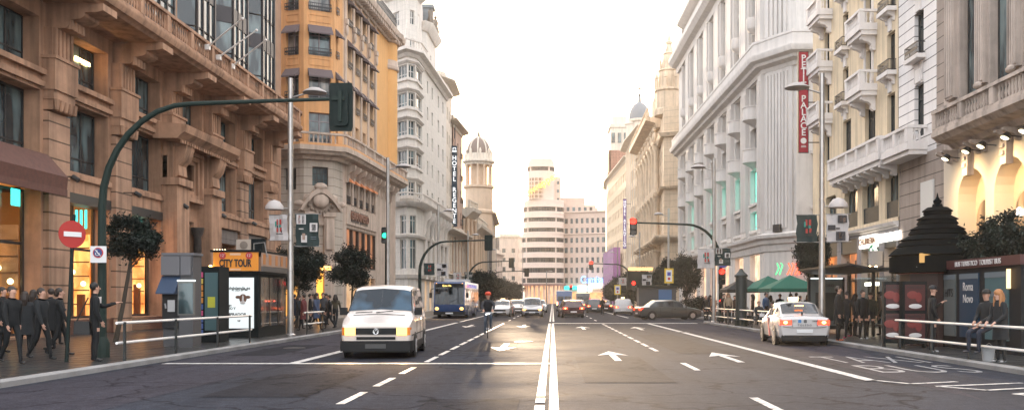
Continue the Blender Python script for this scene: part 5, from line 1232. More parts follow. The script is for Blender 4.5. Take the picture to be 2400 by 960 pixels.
# ================================================================== round-fronted building closing the street
def round_tower_building():
    W = stone('pinkish_white_stone', (.66,.53,.45), var=.04, streak=.06); W2 = stone('pale_brick_stone', (.62,.48,.40), var=.06, streak=.08)
    Y0 = 296.0; sc = Y0/FPX; X = lambda px: (px-VX)*sc; Z = lambda py: CH+(HY-py)*sc
    root = thing('curved_tower_building', 'round-fronted modernist block with banded windows and a tower closing the end of the street', 'building', (X(1275), Y0, 0)); rl = root.location
    FRg = flat('bronze_mullion', (.09,.07,.06), .5)
    def rounded(px0, px1, d):      # plan: half ellipse front + sides
        a, b = X(px0)-rl[0], X(px1)-rl[0]; c = (a+b)/2; r_ = (b-a)/2; k = r_*.75
        return [(c-r_*math.cos(PI*i/24), k-k*math.sin(PI*i/24)) for i in range(25)]+[(b, d), (a, d)]
    def tier(px0, px1, pyb, pyt, rows, d=18, mull=24, name='curved_storeys'):
        pl = rounded(px0, px1, d); c = [( (x-pl[12][0])*.97+pl[12][0], y*.97+.5) for x, y in pl]
        m = MB(); edges = [Z(pyb)]
        for a, b in rows: edges += [Z(b), Z(a)]      # rows given from the bottom up as (top py, bottom py)
        edges.append(Z(pyt))
        for i in range(0, len(edges), 2): m.ext(pl, edges[i], edges[i+1])
        m.build(name, W, root)
        g = MB(); g.ext(c, Z(pyb)+.05, Z(pyt)-.05); g.build('window_band', glass('ribbon_glass', (.015,.018,.02), tint=(.07,.065,.06), spec=.3), root)
        for a, b in rows:
            f = MB(); 
            for i in range(0, 25):
                x, y = pl[i]; f.box(x-.05, x+.05, y+.1, y+.3, Z(b), Z(a))
            f.build('window_mullions', FRg, root, smooth=False); 
            for i in (0, 5, 17, 24): x, y = pl[i]; f = MB(); f.box(x-.25, x+.25, y+.0, y+.5, Z(b), Z(a)); f.build('pier', W, root, smooth=False)
            h = MB(); h.ext([(x, y) if k > 24 else ((x-pl[12][0])*1.02+pl[12][0], y-.3) for k, (x, y) in enumerate(pl)], Z(a)-.25, Z(a)+.1); h.build('sun_shade', W, root)
    tier(1223, 1322, 664, 545, [(650,664.0),(626,639),(602,616),(578,591),(553.5,566)][:5] if False else [(649,662),(625,638),(601,614),(577,590),(554,566)])
    tier(1227, 1322, 545, 470, [(531,542),(507,518),(482,494)], d=16)
    m = MB(); m.ext(rounded(1224,1325,18), Z(547), Z(544.5)); m.ext(rounded(1231,1323,17), Z(500), Z(497)); m.ext(rounded(1231,1322,16), Z(472), Z(467)); m.build('cornice', W, root)
    # slim tower
    tier(1237, 1299, 470, 376, [(388,399)], d=10)
    m = MB(); m.ext(rounded(1240,1296,9), Z(376), Z(371)); m.build('roof', W, root)
    gp = rounded(1238.5, 1285, 9); m = MB(); m.ext([(x, y-.25) for x, y in gp], Z(466), Z(416)); m.build('tower_grille', stone('grille_tan', (.26,.18,.13), brick=(1.6,1.1,.25), dark=1.6, var=.05, streak=0), root)
    g = MB()
    for i in range(0, 25, 3): x, y = gp[i]; g.box(x-.12,x+.12,y-.45,y-.2,Z(466),Z(416))
    for py in (425,435,445,455,465): g.ext([(x,y-.35) for x,y in gp], Z(py)-.12, Z(py)+.12)
    g.build('grille_bars', W, root, smooth=False)
    x0, x1 = X(1296)-rl[0], X(1315)-rl[0]; m = MB(); m.box(x0,x1,5,14,Z(480),Z(410)); m.build('tower_wing', W, root, smooth=False)
    m = MB(); [m.box(x0+1.3,x1-.6,4.85,4.95,Z(p+7),Z(p)) for p in (420,440,460)]; m.build('window', GL, root, smooth=False)
    m = MB(); 
    for i in range(14): m.tube([(X(1242+i*4)-rl[0],5,Z(371)),(X(1242+i*4)-rl[0],5,Z(366))], .05, 4)
    m.tube([(X(1240)-rl[0],5,Z(366)),(X(1297)-rl[0],5,Z(366))], .06, 4); m.build('roof_rail', FRg, root)
    me = text_mesh('Schweppes', 3.2, .15, mat=emit('yellow_tube_letters', (1,.62,.1), 1.2, (.6,.35,.05)), bold=.03); me.transform(Matrix.Shear('XY', 4, (0,0)) if False else Matrix.Rotation(R(-32), 4, 'Y'))
    put('lettering', me, root, (X(1262)-rl[0], -1.6, Z(437)))
    # right wing with square windows
    a, b = (X(1322), Y0+7), (X(1421), Y0+2); F = Facade(root, a, b); n = 8; bw = F.L/n
    rows = [(649,662),(625,638),(601,614),(577,590),(554,566),(531,543),(508,520)]; ops = []
    for i in range(n):
        for k, (p, q) in enumerate(rows): ops.append((i*bw+(.2 if i in (0,) else .45), (i+1)*bw-.45+(.3 if i == n-1 else 0), Z(q), Z(p)))
    F.wall(0, Z(494), ops, W2, .35)
    for o in ops: add_win(F, o[0], o[2], o[1]-o[0], o[3]-o[2], 'slit', .2, FRg, GL)
    F.band(0, [(.1,Z(496)),(.5,Z(494)),(.5,Z(491)),(0,Z(490.5))], W); F.band(0, [(.1,Z(547)),(.35,Z(546)),(.35,Z(544.5)),(0,Z(544))], W)
    ax = [X(p)-rl[0] for p in (1322,1421,1385,1373,1330,1405)]
    m = MB(); m.box(ax[0]-1,ax[1],8,30,.1,Z(491)); m.box(ax[0]-1,ax[2]+2,9,28,Z(491),Z(474)); m.box(ax[0]-1,ax[3],10,26,Z(474),Z(455)); m.box(ax[2],ax[5],9.5,20,Z(491),Z(480)); m.build('roof_storeys', W2, root, smooth=False)
    m = MB(); [m.box(ax[0]+1+q*1.9,ax[0]+1.9+q*1.9,8.9,8.99,Z(488),Z(479)) for q in range(5)]; m.build('window', GL, root, smooth=False)
    # street level: canopy, lit shops
    cp = [(x*1.05-.3, y-1.2) for x, y in rounded(1221,1326,18)]; m = MB(); m.ext(cp, Z(669), Z(665)); m.build('canopy', flat('canopy_brown', (.25,.12,.1), .5), root)
    g = MB(); g.ext([(x*.97, y+.6) for x, y in rounded(1228,1322,18)], 0, Z(669)); g.build('shop_storey', warm_room('far_shop_glow', (1,.4,.15), (.7,.45,.3), .8, .35), root)
    f = MB()
    for x, y in rounded(1228,1322,18)[:25:2]: f.box(x*.97-.25,x*.97+.25,y+.2,y+.7,0,Z(669))
    f.build('pillar', W2, root, smooth=False)
    F.box(0.2, 5.0, .0, 1.2, Z(678), Z(669), emit('teal_shop_sign', (.05,.75,.7), 1.3), 'shop_sign'); F.box(5.2, 9.8, 0, 1.5, Z(683), Z(668), emit('white_shop_sign', (.75,1,.95), 1.5), 'shop_sign')
    m = MB(); m.box(0.2,F.L-.2,-.3,0,.2,Z(684)); F.build(m, 'shop_window', warm_room('far_shop_glow', (1,.4,.15), (.7,.45,.3), .8, .35), smooth=False)
    F.box(9.9, F.L, 0, 2.4, Z(676), Z(663), emit('cream_marquee', (1,.85,.7), 1.5), 'marquee')
    put('lettering', text_mesh('Camita', 3.4, .12, mat=emit('blue_neon', (.15,.35,1), 3), bold=.02, sx=.8), root, F.w(10.6, -2.6, Z(655)), F.a)
    # roof antennas
    for px in (1248,1398,1407):
        m = MB(); m.tube([(0,0,0),(0,0,3)], .05, 4); m.build('antenna', FRg, root, (X(px)-rl[0], 12, Z(372) if px < 1300 else Z(480)))
round_tower_building()

# ================================================================== VEHICLES
RUB = flat('tyre_rubber', (.015,.015,.016), .8); ALU = flat('alloy', (.45,.45,.46), .3, .8); CHR = flat('chrome', (.7,.7,.7), .15, 1); BP_ = flat('black_plastic', (.008,.009,.010), .6, 0, .3)
CG = glass('car_glass', (.008,.011,.014), rough=.03, spec=.5, tint=(.05,.06,.07)); WSH = glass('windscreen_glass', (.004,.012,.02), rough=.04, spec=.3, tint=(.03,.07,.11))
HLON = emit('headlight_on', (1,.5,.14), 2.4); HLOFF = flat('lamp_glass', (.5,.5,.5), .1, 0, 1); TLON = emit('tail_lamp_lit', (1,.06,.02), 2.2); BRK = emit('brake_lamp_lit', (1,.22,.06), 14); TLOFF = flat('tail_lamp_red', (.25,.01,.01), .2); AMB = flat('amber_lens', (.7,.2,.02), .25)
PLW = flat('plate_white', (.7,.7,.7), .5); INK = flat('ink_black', (.02,.02,.02), .6)
def paintm(name, col, rough=.25, metal=0): return flat(name, col, rough, metal, .5, .7)
class Loft:
    """car body from stations (y, [ (x,z) half section ... ])"""
    def __init__(s, st): s.st = st; s.k = len(st[0][1])
    def P(s, i, j, sx=1):
        i = min(max(i, 0), len(s.st)-1.0001); j = min(max(j, 0), s.k-1.0001); a = int(i); b = int(j); fa = i-a; fb = j-b
        def q(n, m): return Vector((s.st[n][1][m][0]*sx, s.st[n][0], s.st[n][1][m][1]))
        return (q(a,b)*(1-fa)+q(a+1,b)*fa)*(1-fb)+(q(a,b+1)*(1-fa)+q(a+1,b+1)*fa)*fb
    def body(s):
        m = MB(); rows = []; k = s.k
        for y, sec in s.st: rows.append(m._a([(x, y, z) for x, z in sec]+[(-x, y, z) for x, z in reversed(sec)]))
        n = 2*k
        for a, b in zip(rows, rows[1:]):
            for i in range(n):
                j = (i+1) % n; m.f.append((a+i, b+i, b+j, a+j)); m.m.append(0)
        for r_, rev in ((rows[0], 1), (rows[-1], 0)):
            for i in range(k-1):
                q = (r_+i, r_+i+1, r_+n-2-i, r_+n-1-i); m.f.append(q if rev else q[::-1]); m.m.append(0)
        return m
    def panel(s, i0, i1, j0, j1, sx=1, off=.008, n=4, m=None, both=False):
        m = m or MB(); g = []
        for a in range(n+1):
            for b in range(n+1):
                i = i0+(i1-i0)*a/n; j = j0+(j1-j0)*b/n; e = .02
                p = s.P(i, j, sx); nn = (s.P(i+e, j, sx)-s.P(i-e, j, sx)).cross(s.P(i, j+e, sx)-s.P(i, j-e, sx))
                nn = nn.normalized() if nn.length > 1e-9 else Vector((0,0,1))
                c = Vector((0, s.st[len(s.st)//2][0], .8)); 
                if nn.dot(p-c) < 0: nn = -nn
                g.append(p+nn*off)
        base = m._a(g)
        for a in range(n):
            for b in range(n):
                q = base+a*(n+1)+b; m.f.append((q, q+1, q+n+2, q+n+1)); m.m.append(0)
        if both: s.panel(i0, i1, j0, j1, -sx, off, n, m)
        return m
def sec(w0, zb, wm, zm, wb, zt, wr, zr, cr=.03):
    return [(0,zb),(w0*.9,zb),(w0,zb+.1),(wm,zm),(wb,zt),(wr,zr-.05 if zr-zt > .15 else zr-.015),(wr*.8,zr),(0,zr+cr)]
def wheel(t, x, y, r, w=.2, rim=ALU, side=1):
    m = MB(); m.x = Matrix.Translation((x,y,r)) @ Matrix.Rotation(R(90), 4, 'Y')
    m.lathe([(r*.6,-w/2),(r*.93,-w/2),(r,-w/2+.03),(r,w/2-.03),(r*.93,w/2),(r*.6,w/2)], 24); o = m.build('wheel', RUB, t)
    m = MB(); m.x = Matrix.Translation((x,y,r)) @ Matrix.Rotation(R(90), 4, 'Y'); m.lathe([(.001,-w/2-.006),(r*.2,-w/2-.006),(r*.6,-w/2-.002),(r*.62,w/2+.002),(r*.2,w/2+.006),(.001,w/2+.006)], 16)
    for k in range(5):
        a = 2*PI*k/5
        for z in (-w/2-.01, w/2+.002): m.ext([(r*.12*math.cos(a+1.57)+0,r*.12*math.sin(a+1.57)),(r*.58*math.cos(a+.16),r*.58*math.sin(a+.16)),(r*.58*math.cos(a-.16),r*.58*math.sin(a-.16)),(r*.12*math.cos(a-1.57),r*.12*math.sin(a-1.57))], z, z+.01)
    m.build('rim', rim, o)
def arch(t, x, y, r, side, mat=BP_):
    m = MB(); m.x = Matrix.Translation((x,y,r)) @ Matrix.Rotation(R(90), 4, 'Y'); m.lathe([(r*1.14,-.03),(r*1.14,.005)] if side > 0 else [(r*1.14,-.005),(r*1.14,.03)], 24); m.build('wheel_arch', mat, t)
def glow(t, x, y, z, e=60, col=(1,.62,.3), d=-1):
    L_ = bpy.data.lights.new('headlamp', 'SPOT'); L_.energy = e*.2; L_.color = col; L_.spot_size = R(70); L_.spot_blend = .7; L_.shadow_soft_size = .08
    o = bpy.data.objects.new('headlamp', L_); COL.objects.link(o); o.parent = t; o.location = (x,y+d*.08,z); o.rotation_euler = Vector((0,-d,.12)).to_track_quat('Z','Y').to_euler()

def van():
    x0, y0 = -4.57, 23.75; t = thing('passenger_van', 'old white passenger van with headlights on and black lower bumper in the left lane', 'van', (x0,y0,0), R(3.4))
    P_ = paintm('van_white', (.60,.53,.475), .35)
    st = [(0,sec(.80,.30,.84,.55,.82,.80,.72,.83,.01)),(.06,sec(.86,.28,.89,.58,.87,.88,.78,.91,.02)),(.42,sec(.90,.26,.92,.6,.90,1.0,.84,1.05,.03)),(.86,sec(.91,.26,.92,.62,.91,1.10,.86,1.17,.03)),
          (1.62,sec(.91,.26,.92,.65,.91,1.14,.76,1.84,.04)),(1.85,sec(.91,.26,.92,.65,.91,1.14,.75,1.90,.04)),(3.0,sec(.91,.26,.92,.65,.91,1.14,.75,1.93,.03)),(4.3,sec(.91,.27,.92,.65,.91,1.14,.75,1.92,.03)),(4.68,sec(.90,.3,.91,.65,.89,1.14,.74,1.84,.03)),(4.78,sec(.86,.35,.88,.65,.85,1.14,.72,1.6,.02))]
    B = Loft(st); B.body().build('body', P_, t, fix=True)
    # front face at station 2..4 windscreen: stations 3 -> 4, sections 5..7
    B.panel(3.10,3.93,5.15,7,1,.012,6,B.panel(3.10,3.93,5.15,7,-1,.012,6)).build('windscreen', WSH, t)
    B.panel(3.02,4.02,5.0,5.14,1,.014,3,B.panel(3.02,4.02,5.0,5.14,-1,.014,3)).build('windscreen_pillar', BP_, t)
    m = B.panel(3.7,4.9,4.25,4.9,1); B.panel(3.7,4.9,4.25,4.9,-1,.008,4,m); m.build('front_side_window', CG, t)
    for a, b in ((5.05,5.95),(6.05,6.95),(7.1,7.85)):
        m = B.panel(a,b,4.2,4.9,1); B.panel(a,b,4.2,4.9,-1,.008,4,m); m.build('side_window', CG, t)
    m = MB(); m.box(-.60,.60,-.02,.3,.83,.845); 
    B.panel(2.92,2.95,5.3,7,1,.02,4,B.panel(2.92,2.95,5.3,7,-1,.02,4)).build('bonnet_line', BP_, t)
    m = B.panel(2.5,2.6,6.0,7,1,.012,3); B.panel(2.5,2.6,6.0,7,-1,.012,3,m); m.build('bonnet_vent', BP_, t)
    m = MB(); m.box(-.52,.52,-.035,.1,.635,.80); m.build('grille', BP_, t, smooth=False)
    m = MB(); m.box(-.50,.50,-.025,.1,.50,.575); m.build('lower_grille', BP_, t, smooth=False)
    # emblem: ring with V over W
    m = MB(); m.x = Matrix.Translation((0,-.05,.715)) @ Matrix.Rotation(R(90), 4, 'X')
    for k in range(20): 
        a, b = 2*PI*k/20, 2*PI*(k+1)/20; m.tube([(.072*math.cos(a),.072*math.sin(a),0),(.072*math.cos(b),.072*math.sin(b),0)], .008, 5)
    m.tube([(-.03,.062,0),(0,.012,0),(.03,.062,0)], .008, 5); m.tube([(-.062,.03,0),(-.03,-.055,0),(0,.0,0),(.03,-.055,0),(.062,.03,0)], .008, 5); m.build('emblem', CHR, t)
    for s_ in (-1,1):
        m = MB(); m.box(min(s_*.53,s_*.80),max(s_*.53,s_*.80),-.03,.12,.615,.815); m.build('headlight', HLON, t, smooth=False)
        m = MB(); m.ext([(s_*.80,-.02),(s_*.875,.02),(s_*.895,.22),(s_*.80,.22)], .615,.815); m.build('indicator', AMB, t, smooth=False); glow(t, s_*.66, -.05, .72, 260)
        m = MB(); m.box(s_*1.0-.1,s_*1.0+.1,1.0,1.1,1.12,1.32); m.box(s_*.9-.06,s_*.9+.06,1.03,1.08,1.15,1.22); m.build('wing_mirror', BP_, t)
        for y in (.93,3.85):
            arch(t, s_*.925, y, .315, s_); wheel(t, s_*.85, y, .315, .2)
        m = MB(); m.box(s_*.926-.006,s_*.926+.006,.02,4.7,.60,.63); m.box(s_*.92-.012,s_*.92+.012,1.25,3.55,.24,.42); m.build('side_trim', BP_, t, smooth=False)
        m = MB(); 
        for y in (1.5,2.55,3.55): m.box(s_*.922-.004,s_*.922+.004,y-.008,y+.008,.45,1.13)
        m.box(s_*.925-.01,s_*.925+.01,2.3,2.45,.98,1.02); m.build('door_line', BP_, t, smooth=False)
    m = MB(); m.ext([(-.92,.02),(-.88,-.06),(-.5,-.10),(.5,-.10),(.88,-.06),(.92,.02),(.925,.55),(.90,.55),(.88,.05),(-.88,.05),(-.90,.55),(-.925,.55)], .2, .47); m.box(-.85,.85,.0,.2,.17,.3); m.build('bumper', BP_, t)
    m = MB(); m.box(-.26,.26,-.118,-.10,.28,.39); m.build('number_plate', flat('dark_plate', (.05,.05,.05), .5), t, smooth=False)
    m = MB(); m.tube([(-.1,.80,1.19),(.35,.83,1.235)], .012, 5); m.tube([(-.65,.83,1.185),(-.2,.82,1.21)], .012, 5); m.build('wiper', BP_, t)
    m = MB(); m.box(-.88,.88,.3,4.6,.16,.3); m.build('underbody', BP_, t, smooth=False)
van()

def car(name, label, x, y, rz, paint, L=4.4, W=1.75, H=1.46, kind='sedan', lit_front=False, lit_rear=0, taxi=False, group=None, detail=True, cat='car'):
    """front at local y=0 facing -y, tail at y=L; origin on the road under the nearest end"""
    t = thing(name, label, cat, (x,y,0), rz, group); w = W/2; h = H
    tail = {'sedan': [(L-.75,sec(w-.04,.2,w-.01,.62,w-.05,.93,w-.22,1.02,.02)),(L-.12,sec(w-.06,.22,w-.02,.62,w-.07,.92,w-.2,.97,.02)),(L,sec(w-.14,.3,w-.1,.6,w-.14,.86,w-.3,.88,.01))],
            'hatch': [(L-.35,sec(w-.04,.2,w-.01,.62,w-.04,.95,w-.26,h-.12,.03)),(L-.1,sec(w-.06,.22,w-.03,.62,w-.07,.93,w-.3,1.06,.02)),(L,sec(w-.14,.3,w-.1,.6,w-.14,.84,w-.3,.88,.01))],
            'mpv': [(L-.25,sec(w-.04,.2,w-.01,.62,w-.04,.98,w-.2,h-.06,.03)),(L-.08,sec(w-.06,.22,w-.03,.62,w-.07,.95,w-.24,1.25,.02)),(L,sec(w-.12,.3,w-.08,.6,w-.12,.9,w-.26,.95,.01))]}[kind]
    rb = {'sedan': L-1.35, 'hatch': L-.75, 'mpv': L-.45}[kind]
    st = [(0,sec(w-.2,.28,w-.14,.5,w-.2,.62,w-.34,.66,.01)),(.12,sec(w-.08,.2,w-.04,.55,w-.09,.70,w-.26,.76,.02)),(.6,sec(w-.04,.18,w-.01,.6,w-.05,.80,w-.2,.88,.03)),(1.1,sec(w-.03,.18,w,.62,w-.04,.87,w-.14,.96,.03)),
          (1.85,sec(w-.03,.18,w,.62,w-.03,.90,w-.24,h-.08,.04)),(2.3,sec(w-.03,.18,w,.62,w-.03,.91,w-.24,h-.01,.03)),(rb,sec(w-.03,.18,w,.62,w-.03,.93,w-.25,h-.05,.03))]+tail
    B = Loft(st); B.body().build('body', paint, t, fix=True)
    B.panel(3.1,3.95,5.25,7,1,.012,4,B.panel(3.1,3.95,5.25,7,-1,.012,4)).build('windscreen', CG, t)
    B.panel(6.08,6.9,5.25,7,1,.012,4,B.panel(6.08,6.9,5.25,7,-1,.012,4)).build('rear_window', CG, t)
    m = B.panel(3.6,4.85,4.12,4.9,1); B.panel(3.6,4.85,4.12,4.9,-1,.008,4,m); B.panel(4.93,5.5,4.12,4.9,1,.008,4,m); B.panel(4.93,5.5,4.12,4.9,-1,.008,4,m); B.panel(5.56,6.4 if kind == 'sedan' else 6.7,4.12,4.8,1,.008,4,m); B.panel(5.56,6.4 if kind == 'sedan' else 6.7,4.12,4.8,-1,.008,4,m); m.build('side_windows', CG, t)
    for s_ in (-1,1):
        for yy in (.82, L-.9): arch(t, s_*(w+.003), yy, .315, s_); wheel(t, s_*(w-.09), yy, .315, .2)
        fr = HLON if lit_front else HLOFF; m = MB(); a, b = sorted((s_*(w-.42),s_*(w-.1))); m.box(a,b,-.005,.3,.56,.69); m.build('headlight', fr, t)
        if lit_front and detail: glow(t, s_*(w-.26), -.05, .63, 120)
        m = MB(); a, b = sorted((s_*(w-.44),s_*(w-.05))); m.box(a,b,L-.28,L+.012,.70,.86); o = m.build('tail_light', TLON if lit_rear else TLOFF, t)
        if lit_rear > 1: m = MB(); m.ball((s_*(w-.24),L+.02,.78), (.07,.02,.05), 8, 6); put('lamp', m.mesh('lamp', BRK), o)
        m = MB(); m.box(s_*(w+.08)-.09,s_*(w+.08)+.09,1.35,1.43,.90,1.03); m.build('wing_mirror', paint, t)
        m = MB()
        for yy in (1.35,2.45,3.35): m.box(s_*(w+.001)-.004,s_*(w+.001)+.004,yy-.007,yy+.007,.3,.88)
        m.box(s_*w-.01,s_*w+.01,2.15,2.3,.78,.81); m.build('door_line', BP_, t, smooth=False)
    m = MB(); m.box(-w+.35,w-.35,-.015,.1,.5,.64); m.box(-w+.3,w-.3,-.01,.1,.24,.38); m.build('grille', BP_, t, smooth=False)
    m = MB(); m.ext([(-w+.08,L-.35),(w-.08,L-.35),(w-.12,L-.02),(w-.3,L+.03),(-w+.3,L+.03),(-w+.12,L-.02)], .17, .36); m.box(-w+.15,w-.15,.3,L-.3,.13,.2); m.build('bumper', BP_, t)
    m = MB(); m.box(-.26,.26,L+.01,L+.035,.44,.55); m.box(-.26,.26,-.03,-.012,.36,.46); m.build('number_plate', PLW, t, smooth=False)
    if lit_rear > 1: m = MB(); m.box(-.14,.14,L-1.0,L-.96,h-.16,h-.13) if kind == 'sedan' else m.box(-.2,.2,L-.4,L-.34,h-.12,h-.08); m.build('high_brake_lamp', BRK, t)
    if taxi:
        m = MB(); m.box(-.17,.17,2.3,2.42,h+.02,h+.15); m.box(-.06,.06,2.28,2.3,h+.03,h+.14); m.build('roof_sign', emit('taxi_roof_light', (1,.62,.25), 2.2, (.7,.7,.6)), t, smooth=False)
        rs = flat('red_stripe', (.5,.02,.03), .4)
        for s_ in (-1,1):
            m = MB(); m.ext([(2.5,.28),(2.72,.28),(2.32,.88),(2.1,.88)], s_*(w+.0)-.008, s_*(w+.0)+.008, 'x'); m.build('door_stripe', rs, t, smooth=False)
    return t, B
WHP = paintm('taxi_white', (.50,.48,.47)); SIL = paintm('silver_paint', (.26,.26,.28), .28, .5); RDP = paintm('dark_red_paint', (.05,.008,.01)); DKP = paintm('dark_grey_paint', (.035,.037,.042)); BLP = paintm('blue_paint', (.02,.07,.22)); BKP = paintm('black_paint', (.012,.012,.014)); CRP = paintm('cream_paint', (.6,.55,.5))

# near right taxi, tail towards the camera
t, B = car('taxi', 'white taxi sedan seen from behind with brake lights on, pulling in beside the right kerb', 8.30, 30.2, R(180-4.6), WHP, L=4.46, W=1.72, H=1.47, kind='sedan', lit_rear=2, taxi=True, cat='taxi')
# move so that the tail (local y=L) sits at the recorded spot
t.location = Vector((8.30,30.2,0))-Matrix.Rotation(R(180-4.6),3,'Z') @ Vector((0,4.46,0))
for txt, z, sz, x in (('TOLEDO',.69,.085,0),('19848',.82,.085,-.33),('M',.82,.11,.34)):
    me = text_mesh(txt, sz, .004, mat=INK if txt != 'M' else flat('pale_grey_ink', (.3,.32,.33), .5), gap=1.5 if txt == 'TOLEDO' else 1); me.transform(Matrix.Rotation(PI, 4, 'Z')); put('lettering', me, t, (x, 4.46+.022 if z < .75 else 4.46+.02, z))
for x, mt in ((.16, flat('blue_badge', (.05,.2,.45), .5)), (-.02, flat('crest_dark', (.1,.1,.1), .6))):
    m = MB(); m.ext([(x-.05,.77),(x+.05,.77),(x+.05,.86),(x,.88),(x-.05,.86)], 4.46, 4.472+.006, 'y'); m.build('emblem', mt, t)
m = MB(); m.tube([(-.7,4.475,.64),(-.45,4.485,.61),(.45,4.485,.61),(.7,4.475,.64)], .008, 5); m.tube([(-.42,4.47,.88),(-.4,4.485,.64)], .006, 5); m.tube([(.42,4.47,.88),(.4,4.485,.64)], .006, 5); m.build('boot_line', BP_, t)
m = MB(); m.ball((0,4.0,1.04),(.03,.04,.09),6,5); m.build('aerial', BP_, t)

def rear_at(t, x, y, L, rz): t.location = Vector((x,y,0))-Matrix.Rotation(rz,3,'Z') @ Vector((0,L,0))
# oncoming cars
car('taxi', 'white taxi coming towards the camera behind the cyclist', -4.55, 79, R(-4), WHP, lit_front=False, taxi=True, W=1.72, detail=False, cat='taxi')
car('parked_car', 'silver people carrier coming head-on left of the centre line with headlights on', -1.75, 78.5, R(0), SIL, L=4.5, W=1.82, H=1.66, kind='mpv', lit_front=True, cat='car')
car('car', 'pale car with glaring headlights between the white taxi and the silver people carrier', -3.5, 92, R(2), CRP, lit_front=True, detail=False, kind='hatch')
car('car', 'small white car behind the silver people carrier on the left of the centre line', -1.5, 104, R(1), WHP, lit_front=False, detail=False, kind='hatch')
car('car', 'grey car far back in the queue coming along the left lane', -4.6, 112, R(2), SIL, lit_front=True, detail=False)
car('car', 'distant dark car with small lights at the far left of the road', -4.9, 150, 0, DKP, lit_front=True, detail=False)
# receding cars
def back_car(label, x, y, rz, paint, L=4.4, name='car', cat='car', **k):
    t, B = car(name, label, 0, 0, R(180)+rz, paint, L=L, detail=False, cat=cat, **k); rear_at(t, x, y, L, R(180)+rz); return t
back_car('dark red car seen from behind with glowing tail lights just right of the centre line', 1.75, 76, R(6), RDP, W=1.86, H=1.5, lit_rear=2, kind='hatch')
back_car('black car half hidden beyond the dark red car', 1.9, 90, R(0), BKP, W=1.8, H=1.5, lit_rear=1, kind='hatch')
back_car('dark grey estate car with red lights between the dark red car and the far taxi', 4.6, 101, R(-3), DKP, H=1.55, lit_rear=2, kind='mpv')
back_car('burgundy car just left of the far white taxi', 6.0, 104, R(0), RDP, lit_rear=2, kind='sedan')
back_car('grey car far up the right lanes beneath the red signal', 3.7, 126, R(0), SIL, lit_rear=2, kind='hatch')
back_car('white taxi with bright brake lights waiting at the side street on the right', 6.75, 87.5, R(-3), WHP, W=1.78, lit_rear=2, taxi=True, kind='mpv', H=1.6, name='taxi', cat='taxi')
t, B = car('car', 'silver and dark car turning right across the road into the side street', 0, 0, R(-78)+PI, paintm('silver_green_paint', (.045,.055,.058), .28, .3), L=4.9, W=1.85, H=1.48, kind='sedan', lit_rear=1, detail=False)
rear_at(t, 6.3, 68.6, 4.9, R(-78)+PI)
# blue delivery van with white roof far up the road
def box_van(label, x, y, col, roof, W=2.0, H=2.6, L=5.2):
    t = thing('delivery_van', label, 'van', (x,y,0)); w = W/2
    m = MB(); m.ext([(0,.35),(0,H-.5),(.12,H-.06),(.35,H),(L-1.4,H),(L-.9,H-.35),(L-.5,1.25),(L,1.0),(L,.35)], -w, w, 'x'); m.build('body', col, t)
    m = MB(); m.ext([(.02,H-.45),(.15,H+.02),(.35,H+.06),(L-1.4,H+.06),(L-1.0,H-.25),(L-1.0,H-.45)], -w-.02, w+.02, 'x'); m.build('roof', roof, t)
    m = MB(); m.box(-w+.15,-.06,-.02,.0,1.3,1.9); m.box(.06,w-.15,-.02,0,1.3,1.9); m.build('rear_window', CG, t, smooth=False)
    for s_ in (-1,1):
        m = MB(); m.box(s_*(w-.1)-.08,s_*(w-.1)+.08,-.03,.02,.75,1.2); m.build('tail_light', BRK if s_ else TLON, t)
        for yy in (1.0,L-1.0): wheel(t, s_*(w-.1), yy, .33, .2)
    m = MB(); m.box(-w+.05,w-.05,-.08,.1,.35,.6); m.build('bumper', BP_, t)
box_van('tall blue delivery van with a white roof directly behind the dark red car', 1.5, 118, BLP, flat('van_roof_white', (.6,.6,.6), .4))
box_van('dark boxy van standing to the right of the blue delivery van', 4.6, 138, DKP, DKP, H=2.4)

